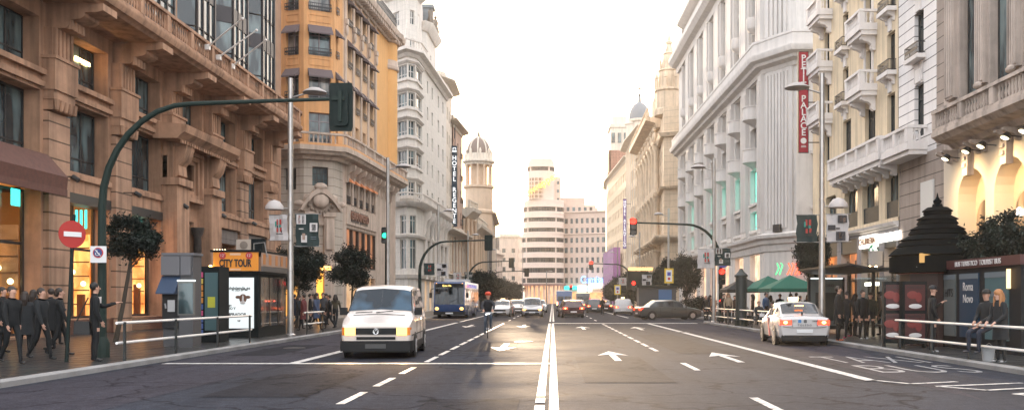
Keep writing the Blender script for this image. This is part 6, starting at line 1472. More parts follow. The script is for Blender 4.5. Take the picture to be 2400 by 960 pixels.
def bus():
    x0, y0 = -8.33, 74.0; t = thing('city_bus', 'blue and white city bus with headlights on standing in the left kerb lane', 'bus', (x0,y0,0), R(-.6)); w = 1.25
    BL = paintm('bus_blue', (.004,.035,.13)); BW = paintm('bus_side_white', (.3,.3,.34)); L = 12; H = 2.95
    m = MB(); m.ext([(.05,.3),(-.02,1.0),(.0,1.2),(.12,2.7),(.3,H),(L-.1,H),(L,2.7),(L,.3)], -w, w, 'x'); m.build('body', BL, t)
    m = MB(); m.ext([(-.03,1.12),(.0,1.22),(.085,2.55),(.11,2.55),(.05,1.12)], -w+.08, w-.08, 'x'); m.build('windscreen', CG, t)
    m = MB(); m.box(-w+.1,w-.1,.02,.2,2.5,2.8); m.build('destination_board', BP_, t); put('lettering', text_mesh('Gran Via', .2, .01, mat=emit('amber_led', (1,.7,.2), 3)), t, (-.2,.0,2.62))
    m = MB(); m.box(-w-.01,w+.01,-.06,.3,.28,.55); m.build('bumper', BP_, t); m = MB(); m.box(-.3,.3,-.075,-.06,.35,.47); m.build('number_plate', PLW, t)
    for s_ in (-1,1):
        m = MB(); m.ball((s_*(w-.25),-.03,.78),(.16,.06,.13),12,8); m.build('headlight', HLON, t); glow(t, s_*(w-.25), -.1, .75, 220)
        m = MB(); m.tube([(s_*w,.1,2.4),(s_*(w+.2),-.2,2.3),(s_*(w+.22),-.22,2.0)], .03, 5); m.box(s_*(w+.22)-.1,s_*(w+.22)+.1,-.27,-.19,1.65,2.05); m.build('wing_mirror', BP_, t)
        m = MB(); m.ball((s_*(w-.2),.1,2.78),.05,6,5); m.build('marker_lamp', emit('marker_orange', (1,.4,.1), 5), t)
        for y in (2.7,8.9): arch(t, s_*(w+.003), y, .48, s_); wheel(t, s_*(w-.12), y, .47, .26)
        m = MB(); 
        for k in range(6): m.box(s_*(w+.008)-.006,s_*(w+.008)+.006,1.3+k*1.75,2.95+k*1.75,1.35,2.4)
        m.build('side_window', CG, t, smooth=False)
        m = MB(); m.box(s_*(w+.004)-.004,s_*(w+.004)+.004,3.4,8.2,.55,1.3); m.box(s_*(w+.004)-.004,s_*(w+.004)+.004,1.2,L-.4,2.42,2.9); m.build('side_panel', BW, t, smooth=False)
        m = MB(); [m.box(s_*(w+.012)-.004,s_*(w+.012)+.004,2+k*1.2,2.7+k*1.2,2.5,2.8) for k in range(7)]; m.build('side_lettering', emit('blue_advert_glow', (.1,.2,.9), .5), t, smooth=False)
    m = MB(); m.box(-.5,.5,1,2.6,H,H+.22); m.box(-.9,.9,5,8,H,H+.3); m.build('roof_unit', flat('roof_unit_white', (.6,.6,.6), .5), t)
    m = MB(); m.tube([(-.1,-.03,1.2),(.7,.0,1.6)], .015, 5); m.build('wiper', BP_, t)
bus()
# ================================================================== PEOPLE
SKIN = flat('skin', (.48,.27,.19), .6)
def pose_joints(kind):
    """joint -> (pos, radius, parent, region); figure faces -y, height 1.75"""
    J = {}
    def a(n, p, r_, par, reg): J[n] = (Vector(p), r_, par, reg)
    sit = kind in ('sit', 'ride', 'perch')
    pz = {'sit': .50, 'ride': .98, 'perch': .82}.get(kind, .94); fw = -.30 if kind == 'ride' else (-.06 if kind in ('sit','lean') else 0)
    a('pel', (0,0,pz), .135, None, 'leg'); a('sp1', (0,fw*.3,pz+.18), .125, 'pel', 'top'); a('chest', (0,fw*.8,pz+.40), .15, 'sp1', 'top'); a('neck0', (0,fw,pz+.52), .075, 'chest', 'top')
    a('neck', (0,fw-.01,pz+.57), .055, 'neck0', 'skin'); a('jaw', (0,fw-.035,pz+.63), .062, 'neck', 'skin'); a('head', (0,fw-.02,pz+.70), .088, 'jaw', 'skin'); a('crown', (0,fw-.01,pz+.765), .07, 'head', 'skin')
    ws = {}
    for s_, sd_ in ((-1,'R'),(1,'L')):
        a('sh'+sd_, (s_*.17,fw*.9,pz+.47), .068, 'chest', 'top')
        sh = J['sh'+sd_][0]
        arm = {'stand': ((.06,.02,-.28),(.05,-.05,-.53)), 'walk': ((.05,.1*s_,-.28),(.05,.14*s_-.06,-.52)), 'hold': ((.05,-.04,-.29),(-.06,-.26,-.25)), 'phone': ((.05,-.05,-.28),(-.06,-.24,-.12)) if s_ > 0 else ((.05,.02,-.28),(.04,-.08,-.5)),
               'sit': ((.05,-.06,-.27),(-.03,-.28,-.33)), 'perch': ((.04,-.08,-.27),(-.05,-.25,-.38)), 'ride': ((.08,-.2,-.2),(.03,-.42,-.31)), 'lean': ((.05,-.02,-.28),(-.02,-.2,-.42)), 'reach': ((.04,-.2,-.2),(.0,-.45,-.12)) if s_ > 0 else ((.05,.02,-.28),(.04,-.08,-.5))}[kind]
        el = sh+Vector((s_*arm[0][0], arm[0][1], arm[0][2])); wr = sh+Vector((s_*arm[1][0], arm[1][1], arm[1][2])); ws[sd_] = wr
        a('el'+sd_, el, .048, 'sh'+sd_, 'top'); a('wr'+sd_, wr, .034, 'el'+sd_, 'top')
        d = (wr-el).normalized(); side = Vector((0,-1,0)) if abs(d.z) > .7 else Vector((s_*-1,0,0)); up = d.cross(side).normalized(); curl = up*(-1 if up.dot(Vector((-s_,0,0)) if abs(d.z) > .7 else Vector((0,0,-1))) < 0 else 1)
        a('pm'+sd_, wr+d*.05, .03, 'wr'+sd_, 'skin'); a('pk'+sd_, wr+d*.085, .028, 'pm'+sd_, 'skin')
        for k in range(4):
            o = side*(.027-.018*k); ln = (.036,.042,.04,.03)[k]
            a('f%d%s' % (k, sd_), wr+d*.10+o, .0095, 'pk'+sd_, 'skin'); a('g%d%s' % (k, sd_), wr+d*(.10+ln)+o+curl*.01, .0085, 'f%d%s' % (k, sd_), 'skin'); a('h%d%s' % (k, sd_), wr+d*(.10+ln*1.55)+o+curl*.032, .0075, 'g%d%s' % (k, sd_), 'skin')
        a('t0'+sd_, wr+d*.045+side*.038, .012, 'pm'+sd_, 'skin'); a('t1'+sd_, wr+d*.08+side*.056+curl*.015, .0095, 't0'+sd_, 'skin')
        hp = Vector((s_*.09,0,pz-.04)); a('hip'+sd_, hp, .095, 'pel', 'leg')
        if kind == 'sit': kn = hp+Vector((s_*.04,-.42,.03)); an = Vector((kn.x,kn.y+.03,.09))
        elif kind == 'perch': kn = hp+Vector((s_*.06,-.40,-.12)); an = kn+Vector((0,.0,-.40))
        elif kind == 'ride': kn = hp+Vector((s_*.02,-.40,(-.08 if s_ > 0 else -.28))); an = kn+Vector((0,.14,-.40))
        elif kind == 'walk': kn = hp+Vector((0,-.10*s_-.04,-.40)); an = Vector((hp.x,-.24*s_+.05,.09+(0.05 if s_ < 0 else 0)))
        else: kn = Vector((s_*.10,-.02,.49)); an = Vector((s_*.11,.01,.09))
        a('kn'+sd_, kn, .064, 'hip'+sd_, 'leg'); a('cf'+sd_, kn*.62+an*.38+Vector((0,.015,0)), .056, 'kn'+sd_, 'leg'); a('an'+sd_, an, .042, 'cf'+sd_, 'leg')
        a('hl'+sd_, an+Vector((0,.03,-.05)), .036, 'an'+sd_, 'shoe'); a('to'+sd_, an+Vector((s_*.02,-.15,-.055)), .032, 'hl'+sd_, 'shoe')
    return J
BODY = {}
def body_mesh(kind, coat=0):
    if (kind, coat) in BODY: return BODY[(kind, coat)]
    J = pose_joints(kind); names = list(J); idx = {n: i for i, n in enumerate(names)}
    me = bpy.data.meshes.new('skeleton'); me.from_pydata([tuple(J[n][0]) for n in names], [(idx[n], idx[J[n][2]]) for n in names if J[n][2]], [])
    o = bpy.data.objects.new('skeleton', me); COL.objects.link(o); md = o.modifiers.new('skin', 'SKIN'); md.use_smooth_shade = True; md.branch_smoothing = .3
    for i, n in enumerate(names):
        r_ = J[n][1]; k = 1.0
        if coat and J[n][3] == 'top' and n[:2] in ('sp','ch','sh','el','wr'): k = 1.18
        if coat > 1 and n[:3] in ('pel','hip'): k = 1.3
        sv = me.skin_vertices[0].data[i]; sv.radius = (r_*k, r_*k*(.72 if n in ('sp1','chest','pel') else 1)); sv.use_root = (n == 'pel')
    s2 = o.modifiers.new('sub', 'SUBSURF'); s2.levels = 1; s2.render_levels = 1
    dg = bpy.context.evaluated_depsgraph_get(); dg.update(); out = bpy.data.meshes.new_from_object(o.evaluated_get(dg)); COL.objects.unlink(o); bpy.data.objects.remove(o); out.name = 'body'
    pts = [(J[n][0], J[n][1], J[n][3]) for n in names]; reg = {'top':0,'leg':1,'skin':2,'shoe':3}
    mats = []
    for f in out.polygons:
        c = f.center; best = min(pts, key=lambda q: (q[0]-c).length-q[1]*.9); g = reg[best[2]]; mats.append(g)
    f_ = []; out.materials.clear()
    for _ in range(4): out.materials.append(SKIN)
    out.polygons.foreach_set('material_index', mats); out.polygons.foreach_set('use_smooth', [True]*len(out.polygons))
    # ears, nose and brow as relief on the head
    bm = bmesh.new(); bm.from_mesh(out); h = J['head'][0]
    for p, r_ in ((h+Vector((0,-.092,-.02)),(.011,.018,.02)),(h+Vector((.084,.0,-.015)),(.01,.02,.03)),(h+Vector((-.084,.0,-.015)),(.01,.02,.03))):
        g = bmesh.ops.create_icosphere(bm, subdivisions=1, radius=1, matrix=Matrix.Translation(p) @ Matrix.Diagonal((*r_,1)))
        for v in g['verts']:
            for f in v.link_faces: f.material_index = 2; f.smooth = True
    bm.to_mesh(out); bm.free()
    BODY[(kind, coat)] = (out, h); return BODY[(kind, coat)]
HM = {}
def hair_mesh(style):
    if style in HM: return HM[style]
    m = MB()
    if style == 'short': m.ball((0,.03,.022),(.097,.094,.098),14,8)
    elif style == 'long':
        m.ball((0,.012,.02),(.1,.11,.1),14,8); m.tube([(.0,.05,.0),(.0,.08,-.12),(.0,.07,-.3)], [.09,.1,.05], 10); [m.tube([(s_*.08,.0,0),(s_*.1,-.01,-.12),(s_*.1,-.04,-.3)], [.03,.04,.015], 8) for s_ in (-1,1)]
    elif style == 'cap': m.lathe([(.1,.01),(.102,.06),(.07,.11),(.02,.125)], 14); m.ext([(-.07,-.07),(.07,-.07),(.05,-.17),(-.05,-.17)], .02, .035)
    elif style == 'helmet': m.lathe([(.12,.02),(.125,.07),(.1,.13),(.03,.16)], 16); m.ball((0,0,.08),(.125,.15,.085),16,8)
    HM[style] = m; return m
def person(label, x, y, face, kind='stand', top=(.03,.03,.035), leg=(.02,.022,.03), hair=(.03,.02,.015), shoe=(.02,.02,.02), style='short', h=1.75, z=.12, coat=1, group=None, skin=SKIN, bag=None, eyes=False):
    """face: degrees; 0 faces the camera (-y), 90 faces +x, 180 away"""
    t = thing('person', label, 'person', (x,y,z), R(face), group); me, hd = body_mesh(kind, coat); s_ = h/1.75; t.scale = (s_,s_,s_)
    o = put('body', me, t)
    def cm(p, c, r_=.85): return flat('%s_%02d_%02d_%02d' % (p, int(c[0]*99), int(c[1]*99), int(c[2]*99)), c, r_, var=.15, vs=9)
    for i, mt in enumerate((cm('cloth', top), cm('cloth', leg), skin, cm('shoe_leather', shoe, .5))):
        o.material_slots[i].link = 'OBJECT'; o.material_slots[i].material = mt
    q = hair_mesh(style); key = 'hm_'+style+str(hair)
    if key not in HM: HM[key] = q.mesh('hair' if style in ('short','long') else ('cap' if style == 'cap' else 'helmet'), cm('hair', hair, .6))
    put({'short':'hair','long':'hair'}.get(style, style), HM[key], t, tuple(hd+Vector((0,.006,.012))))
    if eyes:
        m = MB(); [m.ball((hd.x+e*.033, hd.y-.083, hd.z+.005), (.011,.006,.007), 8, 5) for e in (-1,1)]; m.box(hd.x-.022,hd.x+.022,hd.y-.088,hd.y-.07,hd.z-.062,hd.z-.056); m.build('face', flat('eye_dark', (.03,.015,.012), .3), t)
    if coat > 1:
        p = MB(); z0 = 0.55 if kind not in ('sit','perch','ride') else None
        if z0: p.lathe([(.235,.55),(.22,.75),(.2,.98),(.21,1.2),(.2,1.33)], 14); 
        if z0: 
            for i_, v in enumerate(p.v): p.v[i_] = Vector((v.x, v.y*.66, v.z))
            p.build('coat', cm('cloth', top), t)
    return t
BK, NV, GY, BR, OL, TN = (.005,.007,.008), (.006,.01,.02), (.06,.06,.065), (.05,.025,.015), (.02,.021,.013), (.3,.23,.16)
# --- near left: man in dark suit at the kerb, arm reaching to a stand
def onleft(px, py): Y = FPX*1.43/(py-HY); return (px-VX)*Y/FPX, Y
x, y = onleft(222, 846); man = person('man in a long dark suit standing at the left kerb with one arm reaching forward', x, y, 128, 'reach', (.004,.005,.006), (.004,.005,.006), (.01,.008,.006), h=1.80, coat=1, eyes=True)
m = MB(); m.tube([(0,-.105,1.44),(0,-.115,1.3)], [.035,.02], 6); m.build('shirt_front', flat('shirt_white', (.6,.55,.52), .7), man)
sb = thing('shoulder_bag', 'black shoulder bag hanging at the hip of the man in the dark suit', 'bag', (x-.26, y-.02, .12)); m = MB(); m.ext([(-.19,.62),(.19,.62),(.17,.92),(-.17,.92)], -.07, .07, 'y'); m.build('pouch', flat('bag_black', (.02,.02,.02), .6), sb); m = MB(); m.tube([(-.15,0,.9),(-.02,.02,1.2),(.12,.0,1.46),(.2,.0,1.4),(.16,0,.92)], .015, 6); m.build('strap', flat('bag_black', (.02,.02,.02), .6), sb)
# dark crowd at the left edge
LBL = ['in a black coat with head lowered','in a charcoal anorak, arms by the side','in a navy jacket walking away','in a dark parka facing the shop','in a black puffer coat walking right','in a long black overcoat','in a dark brown jacket','in a grey hooded top']
crowdL = [(28,852,60,'walk',BK,1.7),(58,829,200,'hold',(.012,.014,.016),1.62),(97,842,80,'walk',(.012,.014,.02),1.68),(119,818,250,'stand',BK,1.72),(140,832,110,'walk',BK,1.7),(6,826,90,'stand',BK,1.74),(78,812,180,'walk',(.02,.015,.014),1.7),(134,806,170,'hold',(.02,.02,.024),1.66)]
for i, (px, py, f, k, c, h) in enumerate(crowdL):
    x, y = onleft(px, py); person('person %s in the group at the far left' % LBL[i], x, y, f, k, c, (.006,.007,.009), h=h, coat=2 if i % 2 else 1, style='long' if i in (1,6) else 'short')
crowdM = [(700,770,80,'walk',(.012,.013,.018)),(712,774,260,'walk',(.12,.03,.03)),(727,768,100,'stand',BK),(742,772,70,'walk',(.05,.07,.12)),(757,766,0,'stand',GY),(772,770,280,'walk',BK),(786,768,180,'walk',(.06,.05,.03)),(690,762,200,'stand',NV),(735,760,90,'walk',(.25,.22,.2)),(764,760,40,'stand',BR)]
LM = ['in a dark slate jacket','in a brick red coat','in a plain black coat','in a muted blue jacket','in a grey coat facing the road','in a black jacket heading left','in a drab olive coat walking away','in a navy coat by the glowing doorway','in a pale coat','in a brown jacket nearest the third tree']
for i, (px, py, f, k, c) in enumerate(crowdM):
    x, y = onleft(px, py); person('person %s on the left pavement past the kiosk' % LM[i], x, y, f, k, c, (.012,.015,.02), h=1.62+.03*(i % 5), coat=1+i % 2, style='long' if i % 3 == 0 else 'short')
# right terrace crowd
def onright(px, Y): return (px-VX)*Y/FPX, Y
T = [(1655,60,0,'stand',BK,'black coat beside the blurred traffic corner'),(1664,58.5,60,'walk',NV,'navy coat stepping off past the railing end'),(1672,56.5,300,'stand',(.25,.12,.05),'tan orange jacket'),(1697,55,10,'stand',BK,'black jacket under the edge of the black umbrella'),(1707,53,0,'stand',TN,'beige jumper facing the road'),(1722,54,330,'stand',BR,'dark brown coat'),
     (1733,52,100,'sit',BK,'black coat seated low behind the railing'),(1764,53.5,250,'stand',BR,'brown leather jacket under the black umbrella'),(1778,50,0,'sit',(.03,.035,.04),'dark top seated at a terrace table'),(1795,53,40,'stand',(.07,.13,.24),'blue jacket under the green umbrella'),(1806,54,180,'stand',(.3,.3,.27),'pale cardigan turned away'),(1812,50,300,'sit',BK,'black coat seated beside the blue jacket'),
     (1828,52,350,'stand',BK,'black coat under the green umbrella'),(1853,53,20,'stand',(.11,.05,.05),'maroon jacket behind the taxi roof'),(1866,52,200,'stand',BK,'black jacket and raised hood'),(1876,55,90,'walk',GY,'grey coat behind the taxi roof sign'),(1893,52,0,'stand',BK,'black coat beside the shelter panel'),(1745,50.5,30,'sit',(.3,.28,.26),'light hat and coat leaning on the railing')]
for i, (px, Y, f, k, c, l) in enumerate(T):
    x, y = onright(px, Y); zz = .12
    person('person in a %s on the cafe terrace' % l, x, y, f, k, c, (.012,.013,.018), hair=(.03,.02,.015) if i % 4 else (.18,.1,.05), h=1.64+.035*(i % 5), coat=1, style='long' if i % 3 == 1 else 'short', z=zz)
# bus shelter group
for px, Y, f, k, c, h, l, st, sh in ((1965,31.3,60,'stand',BK,1.86,'tall person in a black coat with orange shoes standing nearest the shelter panel','short',(.5,.12,.05)),(1986,33.5,300,'walk',BK,1.7,'person in black with pink shoes stepping in the shelter','long',(.5,.08,.15)),(2004,35,90,'stand',(.03,.03,.035),1.62,'shorter person in charcoal waiting in the middle of the shelter','long',BK),(2022,32.5,20,'stand',BK,1.74,'person in black with white trainers by the shelter post','short',(.5,.5,.5)),(2040,33.6,340,'stand',OL,1.66,'person in dark olive jacket with pale trainers at the right end of the shelter','cap',(.4,.4,.4)),(2062,36.5,250,'stand',(.2,.12,.09),1.72,'person in a brown coat passing behind the shelter','short',BK)):
    x, y = onright(px, Y); person(l, x, y, f, k, c, (.006,.007,.009), h=h, style=st, shoe=sh, coat=2 if h > 1.8 else 1)
x, y = onright(2185, 24.6); person('broad person in a black hooded jacket holding a phone up beside the poster stand', x, y, 80, 'phone', BK, (.005,.006,.008), h=1.78, coat=1, style='cap', shoe=(.3,.3,.3), hair=(.012,.012,.014))
x, y = onright(2278, 21.4); person('person in a dark jacket with a pale collar perched on the right railing', x+.35, y, 290, 'perch', (.02,.02,.02), (.02,.025,.04), h=1.76, z=.12, coat=1, style='cap', hair=BK, shoe=(.05,.05,.055))
x, y = onright(2332, 20.4); gl_ = person('woman with long ginger hair and a dark olive coat standing by the right railing', x+.25, y+.25, -75, 'lean', (.016,.017,.012), (.012,.012,.016), hair=(.36,.16,.06), h=1.64, style='long', coat=2, shoe=(.3,.3,.3), skin=flat('fair_skin', (.6,.36,.27), .6), eyes=True)
m = MB(); m.box(-.075,-.01,-.105,-.098,1.635,1.66); m.box(.01,.075,-.105,-.098,1.635,1.66); m.box(-.08,.08,-.1,-.097,1.658,1.664); m.build('glasses', BP_, gl_)
# a few far pedestrians crossing
for px, Y, f, c, l in ((1412,84,0,BK,'dark figure standing in the road between the tail lights and the far taxi'),(1188,100,90,BK,'dark figure crossing far away on the left beside the cars')):
    x, y = onright(px, Y); person(l, x, y, f, 'walk', c, BK, z=0, h=1.75)

# ---- cyclist and bicycle
def cyclist():
    Y = 37.2; x = (1143-VX)*Y/FPX; t = thing('bicycle', 'dark bicycle with a white front lamp ridden towards the camera between the lanes', 'bicycle', (x,Y,0), R(4))
    fr = flat('bike_frame', (.02,.02,.022), .4)
    for y in (-.5,.52):
        m = MB(); n = 24; pts = [(0, y+.33*math.cos(2*PI*k/n), .34+.33*math.sin(2*PI*k/n)) for k in range(n+1)]; m.tube(pts, .018, 6); o = m.build('wheel', RUB, t)
        m = MB(); 
        for k in range(12): m.tube([(0,y,.34),(0,y+.31*math.cos(2*PI*k/12),.34+.31*math.sin(2*PI*k/12))], .003, 3)
        m.tube([(-.05,y,.34),(.05,y,.34)], .025, 8); put('spokes', m.mesh('spokes', ALU), o)
    m = MB(); m.tube([(0,-.5,.34),(0,-.38,.72),(0,-.33,.95)], .02, 6); m.tube([(0,-.36,.8),(0,.02,.32),(0,.18,.82),(0,-.37,.84)], .018, 6); m.tube([(0,.18,.75),(0,.52,.34),(0,.02,.32)], .014, 6); m.build('frame', fr, t)
    m = MB(); m.tube([(-.28,-.26,1.02),(-.2,-.33,1.0),(.2,-.33,1.0),(.28,-.26,1.02)], .014, 6); m.build('handlebar', CHR, t)
    m = MB(); m.ball((0,.2,.9),(.08,.14,.035),10,6); m.build('saddle', BP_, t); m = MB(); m.tube([(-.12,-.02,.22),(-.07,.02,.32),(.07,.02,.32),(.12,.06,.42)], .012, 5); m.box(-.16,-.08,-.07,.03,.2,.23); m.box(.08,.16,.0,.1,.41,.44); m.build('crank', fr, t)
    m = MB(); m.tube([(-.09,-.4,.93),(.09,-.4,.97)], .022, 8); m.build('front_lamp', emit('bike_lamp', (1,1,1), 3), t)
    p = person('cyclist in a dark jacket and blue jeans with a red helmet riding towards the camera', x, Y+.2, 4, 'ride', (.025,.025,.03), (.05,.07,.10), hair=(.6,.06,.02), h=1.78, z=-.03, style='helmet', shoe=BK, coat=1)
cyclist()
# ================================================================== STREET FURNITURE
STL = flat('brushed_steel', (.42,.40,.38), .35, .75, var=.12, vs=3); GRN = flat('dark_green_paint', (.014,.026,.021), .6, 0, .25); GLV = flat('galvanised_grey', (.30,.29,.28), .5, .4); BLKM = flat('signal_black', (.012,.020,.018), .65, 0, .2)
def px_at(px, Y): return (px-VX)*Y/FPX
def lamp_post(label, x, y, side=1, h=10.0, group='tall steel street lamps', banners=None, low=True):
    """side=+1: arm reaches to +x"""
    t = thing('street_lamp', label, 'street lamp', (x,y,.12), 0, group); s_ = side
    m = MB(); m.lathe([(.19,0),(.19,.05),(.125,.1),(.12,2.5),(.115,2.52),(.105,5.2),(.1,h)], 14); 
    for z in (1.3,2.5,3.7,5.2): m.lathe([(.128,z),(.128,z+.03)], 14)
    m.build('pole', STL, t)
    m = MB(); m.tube([(s_*.05,0,h-.75),(s_*.9,0,h-.5)], .035, 6); m.build('arm', STL, t)
    m = MB(); m.lathe([(.02,h-.36),(.2,h-.38),(.42,h-.5),(.47,h-.56),(.3,h-.60),(.02,h-.61)], 18, s_*.95, 0); m.build('lamp_head', flat('lamp_head_grey', (.34,.31,.29), .6), t)
    if low:
        m = MB(); m.tube([(-s_*.1,0,4.95),(-s_*.45,0,4.95)], .025, 6); m.build('arm', STL, t)
        m = MB(); m.lathe([(.02,5.28),(.2,5.22),(.33,5.06),(.36,4.95),(.36,4.9),(.02,4.9)], 16, -s_*.62, 0); m.build('lamp_head', flat('lamp_head_pale', (.5,.46,.44), .6), t)
    return t
def banner(label, x, y, z0, z1, w, mat, art, tilt=0):
    t = thing('banner', label, 'banner', (x,y,z0), R(tilt), 'cloth banners hung on the street lamps'); h = z1-z0
    m = MB(); n = 6
    for i in range(n):
        for j in range(4):
            f_ = lambda a, b: (-w/2+w*a/4+.02*math.sin(b*2), .04*math.sin(a*1.7+b), h*b/n)
            m.face([f_(j,i), f_(j+1,i), f_(j+1,i+1), f_(j,i+1)])
    m.build('cloth', mat, t)
    [MB().tube([(-w/2-.04,0,z_),(w/2+.1,0,z_)], .015, 5).build('rod', GLV, t) for z_ in (0, h)]
    for (a0,a1,b0,b1,mt) in art:
        m = MB(); m.box(-w/2+w*a0,-w/2+w*a1,-.062,-.055,h*b0,h*b1); m.build('print', mt, t, smooth=False)
    return t
BW_ = flat('banner_white', (.50,.47,.46), .8); BD_ = flat('banner_dark', (.018,.035,.034), .8); pr = flat('print_red', (.4,.05,.04), .7); pg = flat('print_green', (.02,.25,.2), .7); pk = flat('print_black', (.03,.03,.035), .7); pw = flat('print_white', (.6,.57,.55), .7); pf = flat('print_flesh', (.4,.27,.2), .7); pbl = flat('print_slate', (.12,.15,.17), .7)
fig = [(.42,.5,.6,.82,pr),(.34,.42,.55,.74,pg),(.58,.68,.6,.82,pr),(.56,.66,.5,.62,pg),(.42,.52,.32,.48,pr),(.6,.7,.34,.5,pr),(.44,.5,.48,.58,pk),(.66,.72,.3,.4,pk),(.4,.76,.24,.27,pk)]
post = [(.05,.45,.68,.97,pw),(.1,.22,.7,.95,pr),(.28,.4,.7,.95,pk),(.62,.95,.45,.72,pw),(.7,.88,.48,.68,pk),(.25,.5,.12,.34,pw),(.3,.42,.2,.4,pf),(.66,.9,.28,.3,pbl),(.66,.9,.22,.24,pbl),(.15,.35,.52,.55,pw)]
post2 = [(.5,.92,.68,.95,pk),(.58,.7,.72,.9,pf),(.74,.86,.7,.86,pf),(.05,.4,.42,.6,pk),(.42,.6,.45,.5,pk),(.42,.85,.04,.36,pk),(.55,.7,.12,.34,pf)]
lamp_post('tall steel street lamp with a disc lamp head near the kiosk on the left', -10.2, 35.7, 1)
Y = 35.6
banner('white banner with a red and green emblem left of the near left lamp post', px_at(653,Y), Y, XH(0,563,Y)[1], XH(0,503,Y)[1], .74, BW_, fig, -8)
banner('black poster banner with white pictures right of the near left lamp post', px_at(720,Y), Y, XH(0,577,Y)[1], XH(0,501,Y)[1], .88, BD_, post, 6)
lamp_post('tall steel street lamp with a low side lamp next to the right-hand bus shelter', 10.25, 34.9, -1)
Y = 34.8
banner('black banner with red and green figures left of the near right lamp post', px_at(1891,Y), Y, XH(0,567,Y)[1], XH(0,503,Y)[1], .80, BD_, fig, 4)
banner('white poster banner with small portraits right of the near right lamp post', px_at(1963,Y), Y, XH(0,566,Y)[1], XH(0,501,Y)[1], .80, BW_, post2, -10)
for (x, y, s_, l) in ((-10.0,55.7,1,'second steel street lamp on the left kerb, past the white van'),(-10.4,83.5,1,'third steel street lamp on the left, above the blue bus'),(-10.6,115,1,'fourth steel street lamp on the left kerb, beyond the bus'),(-10.5,150,1,'farthest steel street lamp on the left, before the glowing gap'),
                      (9.85,56,-1,'second steel street lamp on the right kerb, by the hanging red signal'),(11.0,87,-1,'third steel street lamp on the right with a yellow sign'),(11.2,118,-1,'fourth steel street lamp on the right, by the far banners'),(11.2,158,-1,'farthest steel street lamp on the right side')):
    lamp_post(l, x, y, s_, low=False)
for (px, py0, py1, Y, w, mt, art, l) in ((1654,583,628,55.8,1.0,BW_,fig,'white banner with a dark emblem left of the second right lamp post'),(1694,581,622,55.8,.95,BD_,post,'dark banner with coloured pictures right of the second right lamp post'),(1006,616,644,83.3,.95,BD_,fig,'dark banner left of the third left lamp post above the bus'),(1036,617,646,83.3,.95,BW_,post2,'white poster banner right of the third left lamp post'),
                             (1072,638,660,115,1.0,BW_,fig,'white banner with twin dark marks on the fourth left lamp post'),(1098,637,658,115,1.0,BD_,post,'black banner on the fourth left lamp post'),(1516,643,668,87,.9,BW_,post2,'pale banner left of the lamp post with the yellow sign'),(1459,650,668,118,1.0,BW_,fig,'small pale banner on the fourth right lamp post')):
    banner(l, px_at(px,Y), Y, XH(0,py1,Y)[1], XH(0,py0,Y)[1], w, mt, art, 0)
# slim plain masts seen at the far end
for i, (px, Y, h, l) in enumerate(((1281,120,5.2,'slim pale mast standing on the centre line of the road'),(1225,205,12,'slim mast just left of the round tower building'),(1163,190,12,'slim far mast left of the glowing gap'),(1376,150,7,'slim pole in front of the teal shop sign'),(1448,150,11,'slim mast in front of the violet netting'))):
    t = thing('mast', l, 'pole', (px_at(px,Y),Y,0)); m = MB(); m.lathe([(.09,0),(.07,h*.5),(.05,h)], 8); m.build('pole', GLV, t); m = MB(); m.tube([(0,0,h-.1),(.5,0,h)], .03, 5); m.ball((.55,0,h),(.25,.1,.06),8,5); m.build('lamp_head', GLV, t)

RL = emit('red_signal_light', (1,.012,.006), 8); RG = emit('red_signal_glow', (1,.06,.02), 1.6); GLI = emit('green_signal_light', (.03,.8,.45), 1.6); OFFL = flat('signal_lens_off', (.03,.035,.035), .3)
def signal_head(t, x, y, z, w=.42, h=1.0, lit=None, back=True, plate=False, name='signal_head'):
    """lit: index of lit lens from the top, facing -y (camera); None: seen from behind"""
    m = MB(); m.ext([(-w/2+.06,0),(w/2-.06,0),(w/2,.06),(w/2,h-.06),(w/2-.06,h),(-w/2+.06,h),(-w/2,h-.06),(-w/2,.06)], -.08, .12, 'y')
    if plate: m.ext([(-w*.72,-.12),(w*.72,-.12),(w*.8,-.02),(w*.8,h+.02),(w*.72,h+.12),(-w*.72,h+.12),(-w*.8,h+.02),(-w*.8,-.02)], -.02, .01, 'y')
    o = put(name, m.mesh(name, BLKM), t, (x,y,z))
    for k in range(3):
        zc = h-(k+.5)*h/3; d = 1 if lit is None else -1; m = MB(); m.x = Matrix.Translation((0,d*(.12 if d > 0 else .08),zc)) @ Matrix.Rotation(R(90), 4, 'X')
        m.lathe([(w*.44,-.01),(w*.4,.015)] if d < 0 else [(w*.3,-.015),(w*.34,.01)], 14)
        put('lens', m.mesh('lens', (RL if k == 0 else GLI) if lit == k else OFFL), o)
        m = MB(); m.x = Matrix.Translation((0,0,zc)); n = 8
        for q in range(n):
            a, b = PI*q/n, PI*(q+1)/n; r_ = w*.38; y0, y1 = sorted((d*.1, d*.28)); m.face([(r_*math.cos(a),y0,r_*math.sin(a)),(r_*math.cos(b),y0,r_*math.sin(b)),(r_*math.cos(b),y1,r_*math.sin(b)),(r_*math.cos(a),y1,r_*math.sin(a))])
        put('visor', m.mesh('visor', BLKM), o)
    return o
